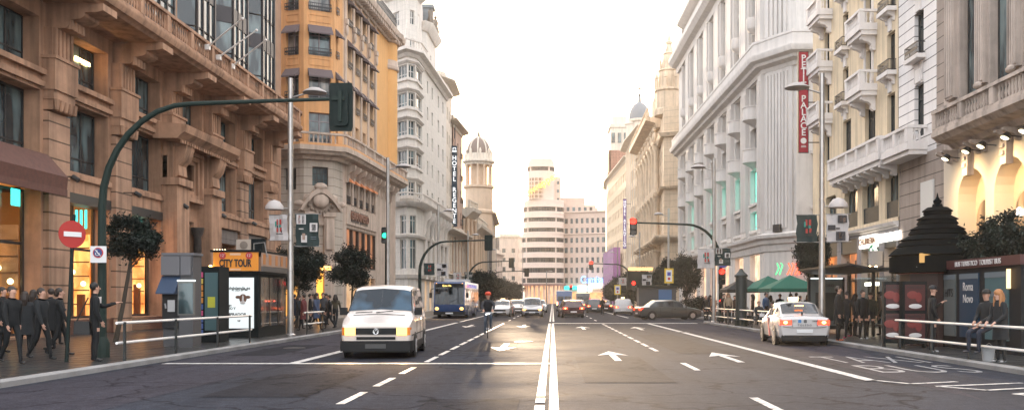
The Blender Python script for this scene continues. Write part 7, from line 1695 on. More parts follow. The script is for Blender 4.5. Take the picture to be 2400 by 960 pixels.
def gantry(label, x, y, tipx, h=6.35, lit=None, bigback=False, r0=.095, hw=.42, hh=1.05, mat=GRN):
    t = thing('traffic_signal', label, 'traffic light', (x,y,.12)); dx = tipx-x; s_ = 1 if dx > 0 else -1; k = min(2.2, abs(dx)*.42)
    pts = [(0,0,0),(0,0,h*.58)]+[(s_*k*(1-math.cos(a)), 0, h*.58+(h*.42-.12)*math.sin(a)) for a in [PI/2*i/8 for i in range(1,9)]]+[(dx*.7,0,h-.05),(dx,0,h)]
    rr = [r0*1.15,r0]+[r0*(1-.05*i) for i in range(1,9)]+[r0*.5,r0*.42]; m = MB(); m.tube(pts, rr, 10); m.lathe([(r0*1.9,0),(r0*1.9,.35),(r0*1.2,.5)], 10); m.build('mast_arm', mat, t)
    z = h-hh*.72 if bigback else h-hh*.75
    signal_head(t, dx, -.02 if lit is None else 0, z, hw, hh, lit, plate=bigback)
    if bigback: m = MB(); m.box(dx-.04,dx+.04,-.16,-.1,z+.1,z+hh-.1); m.box(dx-.2,dx+.1,-.14,-.06,z+hh*.66,z+hh*.76); m.build('bracket', mat, t)
    return t
g = gantry('big dark green curved traffic signal gantry seen from behind over the left lanes', -11.05, 22.5, -5.18, 6.33, None, True, .095, .36, .94)
gantry('second curved signal gantry on the left, beside the blue bus', -11.0, 76, -5.3, 6.3, None, True, .13, .42, 1.05)
gantry('third curved signal gantry on the left, beyond the bus', -10.9, 118, -5.3, 6.3, None, True, .14, .42, 1.05)
gantry('farthest curved signal gantry on the left near the round tower building', -10.9, 156, -4.4, 6.2, None, True, .15, .5, 1.2)
gr = gantry('curved traffic signal gantry on the right with its red light hanging over the road', 10.85, 59.2, 5.2, 6.35, 0, False, .12, .5, 1.05)
gantry('farther signal gantry with a red light in front of the round tower building', 10.9, 126, 5.3, 6.3, 0, False, .14, .55, 1.15)
signal_head(gr, 0.02, -.3, 2.35, .42, 1.0, 0); signal_head(gr, -.0, -.3, .95-.12, .32, .55, 0, name='small_signal_head')
m = MB(); m.x = Matrix.Translation((.08,-.3,3.85)) @ Matrix.Rotation(R(90), 4, 'X'); m.lathe([(.42,0),(.42,.03)], 24); m.build('round_sign', flat('sign_blue', (.06,.07,.38), .5), gr)
m = MB(); m.x = Matrix.Translation((.08,-.335,3.85)); m.ext([(-.04,-.26),(.04,-.26),(.04,.05),(.16,-.02),(0,.28),(-.16,-.02),(-.04,.05)], -.01, .005, 'y'); m.build('arrow_symbol', flat('sign_white_film', (.75,.75,.75), .5), gr)
gl2 = thing('traffic_signal', 'green pedestrian signal on a post on the left beside the second street lamp', 'traffic light', (px_at(905,57.5),57.5,.12)); m = MB(); m.lathe([(.08,0),(.07,5.6)], 8); m.build('pole', GRN, gl2); signal_head(gl2, -.05, -.15, 4.9, .42, 1.0, 1)
for px, Y, z, l in ((1485,108,2.5,'red traffic light on the right pavement beside the dark awning'),(1338,168,3.0,'small red traffic light in front of the shop canopy of the round tower building'),(1382,150,.6,'low red signal by the far crossing right of the blue van')):
    t = thing('traffic_signal', l, 'traffic light', (px_at(px,Y),Y,0)); m = MB(); m.lathe([(.07,0),(.06,z+1)], 8); m.build('pole', GRN, t); signal_head(t, 0, -.12, z, .5, 1.1, 0)
# yellow framed parking signs
for px, Y, z0, h_, l in ((1567,86,XH(0,663,86)[1],2.3,'yellow framed parking sign on the third right lamp post'),(1447,117,XH(0,690,117)[1],2.1,'smaller yellow framed parking sign farther up on the right')):
    x = px_at(px,Y); t = thing('parking_sign', l, 'sign', (x,Y-.3,z0)); m = MB(); m.box(-.42,.42,-.02,.02,0,h_*.6); m.build('panel', flat('sign_yellow', (.75,.5,.03), .5), t)
    m = MB(); m.box(-.28,.28,-.03,-.02,.15,h_*.6-.15); m.build('white_field', flat('sign_white_film', (.75,.75,.75), .5), t); m = MB(); m.box(-.16,.16,-.04,-.03,h_*.3,h_*.45); m.build('blue_field', flat('sign_blue', (.06,.07,.38), .5), t)
    m = MB(); m.x = Matrix.Translation((0,-.03,h_*.18)) @ Matrix.Rotation(R(90), 4, 'X'); m.lathe([(.13,0),(.13,.01)], 14); m.build('red_ring', flat('sign_red', (.5,.03,.03), .5), t); m = MB(); m.lathe([(.05,-z0),(.05,h_*.6)], 6, 0, .05); m.build('post', GLV, t)
# no-entry sign
t = thing('no_entry_sign', 'round red no-entry sign on a leaning dark post at the left kerb', 'sign', (px_at(156,20.9),20.9,.12)); 
m = MB(); m.tube([(0,0,0),(.17,.0,3.35)], [.045,.04], 8); m.build('post', BLKM, t)
zc = XH(0,549,20.9)[1]-.12; cx = px_at(172,20.9)-t.location.x
m = MB(); m.x = Matrix.Translation((cx,-.06,zc)) @ Matrix.Rotation(R(56), 4, 'Z') @ Matrix.Rotation(R(90), 4, 'X'); m.lathe([(.31,0),(.31,.02)], 28); m.build('disc', flat('no_entry_red', (.42,.03,.025), .5), t)
m = MB(); m.x = Matrix.Translation((cx,-.06,zc)) @ Matrix.Rotation(R(56), 4, 'Z'); m.box(-.2,.2,-.035,-.02,-.055,.055); m.build('white_bar', flat('sign_white_film', (.75,.75,.75), .5), t, smooth=False)
# square restriction sign on the gantry pole
t = thing('restriction_sign', 'small square white sign with a red-ringed blue disc on the gantry pole', 'sign', (px_at(231,22.2),22.2,XH(0,615,22.2)[1])); m = MB(); m.box(-.19,.19,-.02,.01,0,.4); m.build('panel', flat('sign_white_film', (.75,.75,.75), .5), t, smooth=False)
m = MB(); m.x = Matrix.Translation((0,-.02,.24)) @ Matrix.Rotation(R(90), 4, 'X'); m.lathe([(.125,0),(.125,.01)], 24); m.build('red_ring', flat('sign_red', (.5,.03,.03), .5), t); m = MB(); m.x = Matrix.Translation((0,-.03,.24)) @ Matrix.Rotation(R(90), 4, 'X'); m.lathe([(.1,0),(.1,.008)], 24); m.build('blue_disc', flat('sign_navy', (.04,.06,.2), .5), t)
m = MB(); m.x = Matrix.Translation((0,-.045,.24)); m.tube([(-.02,0,.06),(-.01,0,-.01),(.03,0,-.01),(.05,0,-.06)], .009, 5); m.tube([(-.05,0,-.0),(-.05,0,-.05),(-.01,0,-.07),(.03,0,-.05)], .008, 5); m.tube([(-.07,0,.08),(.07,0,-.08)], .007, 5); m.build('symbol', flat('sign_white_film', (.75,.75,.75), .5), t)

# ---- railings
RAILM = flat('sky_bright_rail_steel', (.86,.85,.83), .28, .35); POST = flat('dark_rail_post', (.02,.024,.024), .5)  # near-white rail base carries the sky's highlight on the steel
def railing(label, x, ya, yb, posts, z1=.88, z0=.42, gapu=None):
    t = thing('railing', label, 'railing', (x,(ya+yb)/2,.12)); yc = (ya+yb)/2; segs = [(ya,yb)] if not gapu else [(ya,gapu[0]),(gapu[1],yb)]
    for z in (z0, z1):
        for a, b in (segs if z == z1 else [(ya,yb)]): m = MB(); m.tube([(0,a-yc,z),(0,b-yc,z)], .033, 8); m.build('rail', RAILM, t)
    for p in posts: m = MB(); m.box(.02,.07,p-yc-.03,p-yc+.03,0,z1+.02); m.build('post', POST, t, smooth=False)
railing('double-rail steel pedestrian railing along the near left kerb', -9.98, 21.0, 30.4, [21.3,24.2,27.2,30.1])
railing('short steel railing on the left kerb past the kiosk', -9.98, 36.9, 40.0, [37.1,39.7])
railing('near right steel railing with a person perched on it', 9.95, 18.0, 26.6, [18.6,22.0,24.2,26.4], z1=.82, z0=.34)
railing('right railing along the cafe terrace, end nearest the side street', 9.95, 45.5, 60.0, [46,49,52,55,58,59.6], z1=.85, z0=.38)
railing('right railing along the cafe terrace, end behind the taxi', 9.95, 36.5, 44.4, [36.9,39.5,42,44.1], z1=.85, z0=.38)

# ---- trees
LEAF = flat('dark_foliage', (.010,.018,.013), .75, var=.5, vs=1.5); LEAF2 = flat('mid_foliage', (.016,.027,.017), .75, var=.5, vs=1.5); BARK = stone('bark', (.08,.065,.05), streak=.4)
TC = {}
def tree_meshes(seed, n=13000, ragged=.2):
    if seed in TC: return TC[seed]
    q = random.Random(seed); m = MB(); cl = []
    for i in range(46):
        v = Vector((q.gauss(0,1), q.gauss(0,1), q.gauss(0,1))).normalized()*(q.random()**.4)*(.82+ragged*q.random()); cl.append((v, .16+.16*q.random()))
    for i in range(n):
        c, r_ = q.choice(cl); p = c+Vector((q.gauss(0,1), q.gauss(0,1), q.gauss(0,1)))*r_*.55; s_ = .03+.028*q.random()
        a = Vector((q.gauss(0,1), q.gauss(0,1), q.gauss(0,1))).normalized(); b = a.cross(Vector((q.random(),q.random(),q.random()))).normalized()
        m.face([p-a*s_*1.5, p+b*s_*.6, p+a*s_*1.5, p-b*s_*.6], 0 if q.random() < .7 else 1)
    TC[seed] = m.mesh('crown', [LEAF, LEAF2], False); return TC[seed]
def tree(label, x, y, z0, rx, rz_, seed, lean=.05, group='small round street trees', r0=.07):
    t = thing('street_tree', label, 'tree', (x,y,.12), 0, group); zc = z0+rz_
    m = MB(); m.tube([(-lean*2,0,0),(-lean,.02,z0*.5),(0,0,z0+.1),(0,0,zc)], [r0*1.3,r0,r0*.8,r0*.4], 8)
    for k in range(6):
        a = k*1.05; m.tube([(0,0,z0-.1+.12*k),(rx*.35*math.cos(a),rx*.35*math.sin(a),z0+.3*rz_+.12*k),(rx*.75*math.cos(a),rx*.75*math.sin(a),z0+.8*rz_+.12*k)], [r0*.5,r0*.35,r0*.12], 5)
    m.build('trunk', BARK, t); put('crown', tree_meshes(seed), t, (0,0,zc), 0, sc=(rx,rx,rz_)); return t
tree('small dark round tree in front of the lit shop beside the suited man', px_at(306,30.5), 30.5, 2.55, .95, .85, 1, .25)
tree('dark round tree behind the near left lamp post and kiosk', px_at(700,45), 45, 1.9, 1.3, 1.15, 2)
tree('dark round tree directly left of the white van roof', px_at(826,57), 57, 2.0, 1.45, 1.3, 3)
tree('dark tree just left of the near right lamp post', px_at(1903,45), 45, 2.2, .85, 1.2, 4)
tree('large leafy tree at the right edge beside the tourist bus kiosk', px_at(2352,26.6), 26.6, 2.0, 1.05, .95, 5, r0=.06)
tree('round tree near the right side street corner, left one of two', px_at(1566,98), 98, 1.9, 1.6, 1.9, 6); tree('tree in front of the white building by the side street, right one of two', px_at(1609,86), 86, 1.7, 1.3, 2.0, 7)
k = 0
for px, Y, l in ((1500,120,'tree on the right pavement under the spired building, nearest'),(1483,140,'tree on the right pavement under the spired building, middle'),(1464,165,'tree on the right pavement before the violet netting'),(1440,200,'farthest tree on the right pavement'),(1128,128,'dark tree on the left pavement beyond the bus, nearest'),(1146,150,'dark tree on the left pavement beyond the bus, second'),(1165,180,'dark tree on the left pavement beyond the bus, third'),(1185,215,'farthest dark tree on the left pavement'),(1207,250,'dark tree at the foot of the round tower building on the left')):
    k += 1; x = px_at(px,Y); tree(l, x, Y, 1.2, 2.0+Y*.004, 1.8+Y*.002, 1+k % 7)

# ---- left kiosk CITY TOUR
def kiosk_left():
    DK = flat('kiosk_dark_metal', (.008,.012,.013), .7, 0, .2); t = thing('ticket_kiosk', 'dark street kiosk with an orange sign board and a white poster on its end', 'kiosk', (-11.7,35.75,.12)); X0, X1, Y0, Y1 = -.8, .8, -1.75, 1.75
    x0, z1 = XH(505,590,31); H = z1-.12-.1
    m = MB(); m.box(X0,X1,Y0,Y1,0,2.38); m.build('body', DK, t, smooth=False)
    m = MB(); m.box(X0-.1,X1+.1,Y0-.1,Y1+.1,2.38,2.46); m.box(X0-.12,X1+.12,Y0-.2,Y1+.1,3.16,3.24); m.build('roof', DK, t, smooth=False)
    o_ = flat('city_tour_orange', (.82,.30,.03), .6); m = MB(); m.box(X0-.02,X1+.04,Y0-.16,Y0-.1,2.47,3.16); o = m.build('sign_board', o_, t, smooth=False)
    me = text_mesh('CITY TOUR', .38, .008, mat=INK, sx=.6, bold=.012); put('lettering', me, o, (.0,Y0-.18,2.74))
    for xx in (-.42,.56):
        m = MB(); m.x = Matrix.Translation((xx-.05,Y0-.17,3.03)) @ Matrix.Rotation(R(90), 4, 'X'); m.lathe([(.125,0),(.125,.02)], 20); put('price_badge', m.mesh('price_badge', flat('badge_red', (.5,.04,.04), .5)), o); put('lettering', text_mesh("12'", .15, .004, mat=pw), o, (xx-.05,Y0-.2,3.03))
    for a, b in ((3.04,3.12),(2.49,2.55)): m = MB(); m.box(-.2,.2,Y0-.175,Y0-.16,a,b); put('label_strip', m.mesh('label_strip', flat('peach_strip', (.8,.5,.3), .6)), o)
    m = MB(); m.box(X1+.1,X1+.14,Y0,Y1,2.66,3.15); o2 = m.build('side_board', pf, t, smooth=False)
    m = MB(); [m.box(X1+.141,X1+.15,Y0+a,Y0+a+.3,2.72,3.1) for a in (.1,.8,1.6,2.3,3.0)]; put('print', m.mesh('print', flat('board_orange', (.5,.2,.06), .6)), o2)
    m = MB(); m.box(X1+.1,X1+.13,Y0,Y1,2.46,2.65); m.build('fascia', flat('fascia_grey', (.08,.08,.08), .5), t, smooth=False)
    # poster on the end facing the camera
    m = MB(); m.box(-.68,.72,Y0-.05,Y0-.0,.28,2.3); m.build('poster_case', DK, t, smooth=False)
    m = MB(); m.box(-.6,.65,Y0-.065,Y0-.05,.35,2.22); o = m.build('poster', emit('backlit_poster', (.75,.85,.85), .5, (.6,.61,.61)), t, smooth=False)
    for s, sz, z, xx in (('mivivienda.es',.165,1.83,.08),('91 523 59 94',.11,1.76,.12),('Tengo',.1,1.2,-.3),('PISO Y',.12,1.08,-.2),('COMPRADOR',.15,.86,-.1),('VIP',.08,.62,.1)): put('lettering', text_mesh(s, sz, .003, mat=INK, bold=.004), o, (xx,Y0-.07,z))
    m = MB(); m.ball((.25,Y0-.07,1.45),(.14,.012,.17),12,8); m.ball((.07,Y0-.07,1.5),(.1,.012,.06),10,6); m.ball((.43,Y0-.07,1.5),(.1,.012,.06),10,6); put('dog_picture', m.mesh('dog_picture', flat('dog_brown', (.16,.08,.05), .7)), o)
    m = MB(); m.ball((.25,Y0-.085,1.42),(.035,.01,.16),10,6); m.ball((.25,Y0-.085,1.3),(.1,.01,.06),10,6); put('dog_muzzle', m.mesh('dog_muzzle', pw), o)
    m = MB(); m.ext([(-.45,2.08),(-.36,2.18),(-.38,2.24),(-.45,2.21),(-.52,2.24),(-.54,2.18)], Y0-.075, Y0-.066, 'y'); m.ball((-.5,Y0-.07,1.93),(.07,.008,.07),12,6); put('heart', m.mesh('heart', flat('heart_dark', (.1,.02,.04), .6)), o)
    # glazed long side with dim goods
    for k in range(3):
        a = Y0+.2+k*1.1; m = MB(); m.box(X1+.01,X1+.03,a,a+.95,.4,2.25); m.build('display_window', glass('kiosk_glass', (.03,.035,.035), tint=(.22,.15,.10)), t, smooth=False)
    m = MB(); [m.ball((X1+.05,Y0+.4+q*.35,1.35),(.02,.09,.025),8,5) for q in (1,2,4)]; m.build('red_reflections', emit('red_reflection_glow', (1,.1,.05), 2), t)  # red reflections on the glazing, built as glowing beads
    m = MB(); [m.ball((X0-.02+q*.05,Y0-.18,3.22+.02*(q % 2)),.02,6,4) for q in range(10)]; m.build('string_lights', emit('string_bulbs', (1,.8,.5), 9), t)
    m = MB(); m.ball((X0-.1,Y0-.2,2.62),.06,8,6); m.build('side_lamp', emit('orange_lamp', (1,.5,.15), 25), t)
    m = MB(); m.tube([(X1-.3,Y0+.4,3.2),(X1-.3,Y0+.4,3.5),(X1+.1,Y0+.4,3.55),(X1+.2,Y0+.4,3.0)], .02, 6); m.build('cable', GLV, t)
    a = thing('air_conditioner', 'pale air conditioning unit on the roof of the kiosk with the orange sign', 'air conditioner', (-11.55,34.9,.12+3.24)); m = MB(); m.box(-.45,.12,-.1,.3,0,.45); m.build('casing', flat('ac_cream', (.42,.35,.29), .6), a); m = MB(); m.box(.12,.55,-.12,.32,-.0,.47); m.build('fan_box', DK, a)
    m = MB(); m.x = Matrix.Translation((-.16,-.11,.23)) @ Matrix.Rotation(R(90), 4, 'X'); m.lathe([(.15,0),(.15,.01),(.05,.02)], 14); m.build('grille', flat('ac_grille', (.2,.16,.13), .6), a)
kiosk_left()
def phone_booth():
    Y = 27.6; x = px_at(412,Y); G_ = flat('booth_grey', (.085,.085,.09), .5, .2); t = thing('phone_booth', 'grey telephone booth with a blue sloping hood on the left pavement', 'phone booth', (x,Y,.12)); 
    m = MB(); m.box(-.42,.48,.1,.75,0,2.75); m.build('cabinet', G_, t, smooth=False); m = MB(); m.box(-.46,.52,.05,.8,2.75,2.82); m.box(-.44,.12,-.02,.1,2.15,2.72); m.box(.14,.44,-.0,.1,2.15,2.72); m.build('header', flat('booth_grey_light', (.13,.13,.14), .5), t, smooth=False)
    m = MB(); m.ext([(.1,2.12),(-.35,1.62),(-.35,1.58),(.1,1.6)], -.46, .1, 'x'); m.build('hood', flat('hood_blue', (.035,.06,.11), .5), t)
    m = MB(); m.box(-.40,.12,-.02,.09,.55,1.58); m.build('recess', flat('recess_black', (.012,.012,.014), .6), t, smooth=False)
    m = MB(); m.box(-.22,.0,-.07,-.02,1.05,1.4); m.tube([(-.26,-.09,1.15),(-.28,-.1,1.3)], .03, 8); m.build('telephone', flat('phone_steel', (.35,.35,.36), .3, .7), t)
    p = thing('info_board', 'glass information cabinet on the pavement between the phone booth and the newsstand', 'notice board', (px_at(437,27.2)+.0,27.2,.12)); m = MB(); m.box(-.24,.24,-.05,.05,.95,1.95); m.build('case', flat('case_grey', (.14,.14,.13), .5), p, smooth=False); m = MB(); m.box(-.21,.21,-.065,-.05,1.0,1.9); m.build('pane', GL, p, smooth=False); m = MB(); m.box(-.25,.25,-.08,.06,1.95,2.0); m.build('top_light', emit('white_strip_dim', (.9,1,1), 1.2), p, smooth=False); m = MB(); m.box(-.2,.2,-.03,.03,0,.95); m.build('leg', G_, p, smooth=False)
    n = thing('newsstand', 'newsstand shelf packed with coloured magazines left of the kiosk with the orange sign', 'newsstand', (px_at(475,30.2),30.2,.12)); m = MB(); m.box(-.42,.55,0,.9,0,2.5); m.build('cabinet', G_ if False else flat('kiosk_dark_metal', (.008,.012,.013), .7, 0, .2), n, smooth=False)
    cols = [flat('mag_pink', (.55,.08,.2), .6), flat('mag_orange', (.65,.25,.04), .6), pw, flat('mag_lilac', (.3,.2,.42), .6), flat('mag_blue', (.06,.12,.35), .6), flat('mag_yellow', (.6,.45,.08), .6)]
    q = random.Random(3)
    for i in range(10):
        for j in range(3):
            xx = -.36+j*.13; z = .25+i*.21; m = MB(); m.box(xx,xx+.115,-.035-.01*(i % 2),-.0,z,z+.17); m.build('magazine', cols[(0 if i > 8 else (1 if 4 < i < 8 and j < 3 else q.randrange(6)))], n, smooth=False)
    m = MB(); m.box(.08,.5,-.03,-.005,.4,2.3); m.build('poster', flat('poster_teal', (.06,.12,.13), .5), n, smooth=False); m = MB(); m.box(.18,.42,-.045,-.03,1.15,1.5); m.build('yellow_notice', flat('notice_yellow', (.5,.5,.05), .6), n, smooth=False)
phone_booth()

# ---- right: pagoda kiosk with tourist bus booth
def pagoda():
    Y = 28.6; x = px_at(2197,Y); t = thing('pagoda_kiosk', 'dark street kiosk with a tiered pagoda-like roof and finial', 'kiosk', (x,Y,.12)); D = flat('pagoda_dark_metal', (.004,.0065,.0075), .95, 0, .05)
    zz = lambda py: XH(0,py,Y)[1]-.12
    m = MB(); m.lathe([(1.1,0),(1.1,2.45)], 8, ang=PI/8); m.build('body', flat('kiosk_brown', (.04,.02,.018), .5), t, smooth=False)
    prof = []
    for (r0, r1, z0, z1) in ((1.42,1.42,zz(640),zz(603)),(1.45,1.2,zz(600),zz(580)),(1.2,1.1,zz(579),zz(568)),(1.12,.85,zz(565),zz(552)),(.86,.8,zz(551),zz(541)),(.82,.58,zz(540),zz(528)),(.62,.55,zz(527),zz(517)),(.62,.4,zz(516),zz(505)),(.42,.4,zz(504),zz(497)),(.46,.3,zz(497),zz(486)),(.16,.14,zz(486),zz(478))):
        prof += [(r0*.9,z0),(r0,z0+.03),(r1,z1)]
    m = MB(); m.lathe(prof, 24); m.build('tiered_roof', D, t)
    m = MB(); m.lathe([(.06,zz(480)),(.12,zz(475)),(.13,zz(470)),(.06,zz(466)),(.03,zz(460)),(.01,zz(452))], 10); m.build('finial', D, t)
    m = MB(); m.lathe([(1.16,2.2),(1.16,2.48)], 8, ang=PI/8); m.build('fascia', flat('tourist_red', (.2,.03,.03), .5), t, smooth=False)
    put('lettering', text_mesh('TOURIST BUS', .17, .01, mat=pw), t, (-.55,-1.12,2.34), R(-18))
    m = MB(); m.box(-1.0,.1,-1.12,-1.08,2.52,2.8); m.build('lit_transom', emit('amber_transom', (1,.55,.15), .55), t, smooth=False)
    m = MB(); [m.ball((.45+.25*q,-1.2,2.66),(.13 if q % 2 else .06,.04,.035),8,5) for q in range(3)]; m.build('orange_heater_lamp', emit('orange_heater', (1,.16,.03), 6), t)
    # booth with posters
    b = thing('ticket_booth', 'low glazed bus tour ticket booth with posters behind the right railing', 'booth', (11.75,25.3,.12)); L = 4.6
    m = MB(); m.box(0,1.8,-L/2,L/2,0,2.3); m.build('body', flat('booth_dark', (.012,.014,.016), .6, 0, .25), b, smooth=False)
    m = MB(); m.box(-.06,1.9,-L/2-.06,L/2+.06,2.3,2.55); m.build('fascia', flat('booth_fascia_dark_red', (.075,.022,.022), .5), b, smooth=False)
    f = Facade(b, (11.75,27.6), (11.75,23.0)); f.rl = Vector((11.75,25.3,.12))
    put('lettering', text_mesh('BUS TURISTICO  TOURIST BUS', .2, .01, mat=pw), b, f.w(2.35,-.08,2.42+.12), f.a); 
    for i, (u, w_, c, txt, cc) in enumerate(((.15,.75,flat('poster_pale_grey', (.1,.12,.12), .5),'HITS',INK),(1.2,1.15,flat('poster_blue', (.012,.04,.075), .5),'Roma\nNovo',pw),(2.75,1.25,flat('poster_teal', (.06,.12,.13), .5),'',pw))):
        m = MB(); m.box(u,u+w_,-.04,0,.35,2.15); o = put('poster_panel', m.mesh('poster_panel', c, False), b, f.w(0,0,.12), f.a)
        m = MB(); m.box(u,u+w_,-.05,-.04,2.0,2.14); put('header_strip', m.mesh('header_strip', pbl, False), o)
        if txt: put('lettering', text_mesh(txt, .34, .004, mat=cc, sx=.8), o, (u+w_/2,-.06,1.6))
    m = MB(); m.box(2.9,3.9,-.06,-.045,1.5,1.62); m.box(2.9,3.9,-.06,-.045,1.1,1.3); put('print', m.mesh('print', pbl, False), b, f.w(0,0,.12), f.a)
    m = MB(); m.box(4.05,4.12,-.1,-.02,1.7,2.2); put('lamp_strip', m.mesh('lamp_strip', emit('amber_strip', (1,.6,.25), 2.5), False), b, f.w(0,0,.12), f.a)
pagoda()
def poster_stand(label, x, y, rz, w=.75, seed=1):
    t = thing('poster_stand', label, 'poster stand', (x,y,.12), rz); D = flat('kiosk_dark_metal', (.008,.012,.013), .7, 0, .2); m = MB(); m.box(-w/2,w/2,-.12,.12,.12,1.95); m.build('cabinet', D, t, smooth=False)
    m = MB(); [m.box(a,a+.06,-.1,.1,0,.12) for a in (-w/2,w/2-.06)]; m.build('feet', D, t, smooth=False); q = random.Random(seed)
    for k in range(2):
        z = .25+k*.85; m = MB(); m.box(-w/2+.06,w/2-.06,-.135,-.12,z,z+.75); o = m.build('poster', flat('poster_dark_red', (.07,.018,.018), .6), t, smooth=False)
        m = MB(); m.ball((-.08,-.14,z+.45),(.17,.006,.12),10,6); m.ball((.1,-.14,z+.38),(.1,.006,.15),10,6); put('artwork', m.mesh('artwork', flat('poster_bright_red', (.2,.035,.03), .6)), o); m = MB(); m.ball((0,-.145,z+.12),(.2,.006,.07),10,6); put('print', m.mesh('print', pw), o)
        put('lettering', text_mesh('MADRID', .13, .003, mat=INK), o, (0,-.14,z+.67))
poster_stand('red magazine poster stand at the kerb, left of its twin', px_at(2090,27.3), 27.3, R(-8), .5, 1); poster_stand('wider red poster stand right of its narrower twin', px_at(2140,27.0), 27.0, R(4), .72, 2)
def shelter():
    t = thing('bus_shelter', 'glass bus shelter with a curved dark roof and advert panel on the right pavement', 'bus shelter', (12.0,36.0,.12)); D = flat('shelter_dark', (.03,.032,.034), .4, .4)
    m = MB(); m.ext([(-1.5,2.62),(-.9,2.48),(.3,2.45),(1.0,2.55),(1.0,2.63),(.3,2.54),(-.9,2.57),(-1.5,2.7)], -3.6, 3.2, 'y'); m.build('roof', D, t)
    for y in (-3.2,0,2.9): m = MB(); m.box(.55,.67,y,y+.12,0,2.5); m.build('post', D, t, smooth=False)
    cgl = clear_glass('shelter_glass', (.75,.8,.8), .35)
    for a, b in ((-3.0,-.1),(.2,2.8)): m = MB(); m.box(.6,.62,a,b,.3,2.3); m.build('pane', cgl, t, smooth=False)
    m = MB(); m.box(.1,.5,-2.6,2.2,.42,.48); [m.box(.25,.35,y,y+.1,0,.42) for y in (-2.2,1.8)]; m.build('bench', D, t, smooth=False)
    Y = 3.1; m = MB(); m.box(-1.1,.45,Y,Y+.15,.15,2.35); o = m.build('advert_panel', D, t, smooth=False); m = MB(); m.box(-1.0,.35,Y-.02,Y,.3,2.25); put('poster', m.mesh('poster', flat('advert_grey', (.13,.15,.15), .5), False), o)
    m = MB(); m.box(-.8,.15,Y-.035,Y-.02,.5,1.7); put('picture', m.mesh('picture', flat('advert_black', (.03,.035,.035), .5), False), o); put('lettering', text_mesh('MADRID', .16, .004, mat=INK), o, (-.3,Y-.03,2.0)); m = MB(); m.box(-1.0,.35,Y-.06,Y,2.28,2.33); put('top_light', m.mesh('top_light', emit('white_strip_dim', (.9,1,1), 1.2), False), o)
shelter()
def umbrella(label, x, y, col, w=3.4, h=2.75, rz=0):
    t = thing('parasol', label, 'umbrella', (x,y,.12), rz, 'cafe terrace umbrellas'); m = MB(); w2 = w/2; z0 = h-.75
    c = [(-w2,-w2),(w2,-w2),(w2,w2),(-w2,w2)]
    for a, b in zip(c, c[1:]+c[:1]): m.face([(*a,z0),(*b,z0),(0,0,h)]); m.face([(*a,z0-.18),(*b,z0-.18),(*b,z0),(*a,z0)])
    m.build('canopy', col, t, smooth=False); m = MB(); m.lathe([(.035,0),(.03,h)], 8); m.lathe([(.3,0),(.3,.06)], 12); m.build('pole', BLKM, t)
    m = MB(); [m.tube([(0,0,z0+.05),(a*.95,b*.95,z0)], .012, 4) for a, b in c]; m.build('ribs', BLKM, t)
GU = flat('green_canvas', (.0,.095,.062), .8); BU = flat('black_canvas', (.016,.018,.018), .8)
umbrella('black square cafe umbrella, leftmost on the terrace', px_at(1743,55.5), 55.5, BU, 2.5, 2.75); umbrella('green cafe umbrella in the middle, half behind its neighbour', px_at(1800,54.5), 54.5, GU, 2.6, 2.8, R(12)); umbrella('large green cafe umbrella nearest the tree', px_at(1852,50.5), 50.5, GU, 2.9, 2.75)
# terrace tables and chairs
tm = flat('terrace_dark', (.03,.03,.03), .5)
for i, (px, Y, l) in enumerate(((1738,51.5,'under the black umbrella'),(1790,50.5,'between the black and green umbrellas'),(1826,49.5,'under the middle green umbrella'),(1868,48.5,'nearest the shelter panel'))):
    x = px_at(px,Y)
    t = thing('cafe_table', 'round dark cafe table %s' % l, 'table', (x,Y,.12), 0, 'cafe terrace tables'); m = MB(); m.lathe([(.36,.72),(.36,.75)], 16); m.build('tabletop', tm, t); m = MB(); m.lathe([(.22,0),(.22,.03),(.03,.05),(.03,.72)], 10); m.build('leg', tm, t)
    for s_, w_ in ((-1,'left'),(1,'right')):
        c = thing('cafe_chair', 'dark cafe chair on the %s of the table %s' % (w_, l), 'chair', (x+s_*.62,Y-.1,.12), 0, 'cafe terrace chairs'); m = MB(); m.box(-.2,.2,-.2,.2,.43,.47); m.build('seat', tm, c); m = MB(); m.box(s_*.18-.02,s_*.18+.02,-.2,.2,.5,.85); m.build('backrest', tm, c)
        for a in (-.17,.17):
            for b in (-.17,.17): m = MB(); m.box(a-.015,a+.015,b-.015,b+.015,0,.43); m.build('leg', tm, c)
# information column (dark post) at the terrace and dark kiosk up the road
t = thing('advert_column', 'dark slim pillar with a rounded top standing on the terrace by the black umbrella', 'pillar', (px_at(1737,49),49,.12)); m = MB(); m.lathe([(.3,0),(.3,2.6),(.36,2.62),(.36,2.7),(.15,2.9),(.08,3.05)], 14); m.build('shaft', flat('column_green_black', (.02,.03,.03), .5), t); m = MB(); m.lathe([(.34,0),(.34,.3)], 14); m.build('base', BLKM, t)
t = thing('news_kiosk', 'dark news kiosk with a blue panel on the right pavement beyond the side street', 'kiosk', (px_at(1541,84),84,.12)); m = MB(); m.box(-1.7,1.7,0,2.2,0,2.5); m.build('body', flat('kiosk_slate', (.05,.055,.06), .5), t, smooth=False); m = MB(); m.box(-1.9,1.9,-.3,2.4,2.5,2.7); m.build('roof', BLKM, t, smooth=False); m = MB(); m.box(.1,1.3,-.05,0,.6,2.3); m.build('blue_panel', flat('panel_blue', (.05,.14,.3), .5), t, smooth=False)
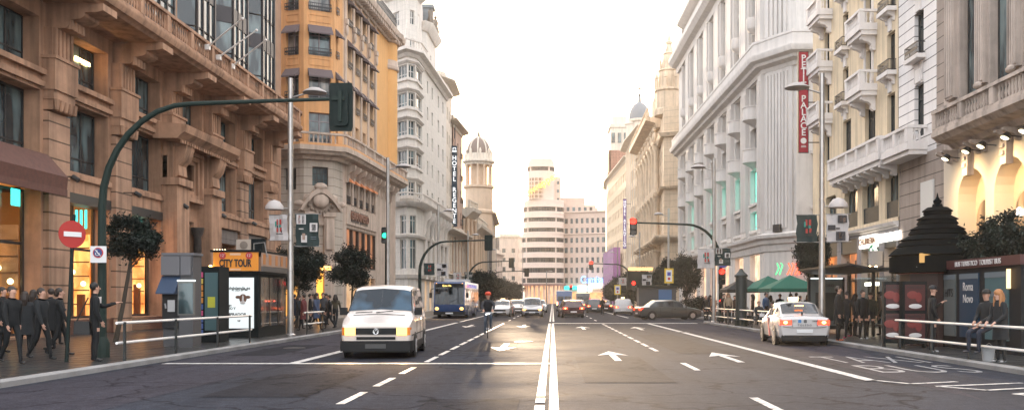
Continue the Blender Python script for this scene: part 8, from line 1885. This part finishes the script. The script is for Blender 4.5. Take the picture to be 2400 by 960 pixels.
aw = thing('awning', 'dark slanting awning box on the right pavement lit orange above', 'awning', (px_at(1500,112),112,.12)); m = MB(); m.ext([(-1.6,2.6),(1.7,2.2),(1.9,4.6),(-1.5,4.9)], 0, 1.2, 'y'); m.build('canopy', BLKM, aw); m = MB(); m.tube([(-1.4,.5,0),(-1.4,.5,2.7)], .05, 6); m.tube([(1.5,.5,0),(1.5,.5,2.3)], .05, 6); m.build('post', BLKM, aw); m = MB(); m.box(-1.4,1.6,.1,.8,4.9,5.3); m.build('lamp', emit('amber_top_lamp', (1,.55,.2), 1.5), aw)
# planting strip at the right corner
hg = thing('hedge', 'low dark planter hedge at the corner of the right pavement', 'hedge', (10.9,74.5,.12)); put('foliage', tree_meshes(3), hg, (1.4,2,.75), 0, sc=(1.5,2.6,.8)); m = MB(); m.box(.1,2.8,-.4,4.4,0,.4); m.build('planter', flat('planter_grey', (.1,.1,.1), .7), hg)
# litter bin and bollards
for px, Y, l in ((2240,23.4,'grey metal bucket on the right pavement between the perched person and the woman'),):
    t = thing('bucket', l, 'bucket', (px_at(2316,21.2),21.2,.12)); m = MB(); m.lathe([(.12,0),(.15,.3),(.16,.32),(.14,.3)], 16); m.build('pail', flat('pail_grey', (.35,.36,.37), .5), t); m = MB(); m.tube([(-.15,0,.3),(0,-.05,.42),(.15,0,.3)], .006, 5); m.build('handle', GLV, t)
# ================================================================== haze
hz = MB(); hz.box(-90, 90, -40, 520, -1.0, 62); HZ = hz.mesh('haze', None, False); 
hm = bpy.data.materials.new('haze_air'); hm.use_nodes = True; hn = hm.node_tree; hn.nodes.clear()
ho = hn.nodes.new('ShaderNodeOutputMaterial'); hv = hn.nodes.new('ShaderNodeVolumePrincipled')
hv.inputs['Density'].default_value = .0003; hv.inputs['Color'].default_value = (1,.93,.85,1); hv.inputs['Anisotropy'].default_value = .45
hn.links.new(hv.outputs[0], ho.inputs['Volume']); HZ.materials.clear(); HZ.materials.append(hm)
struct(put('haze', HZ), 'stuff')
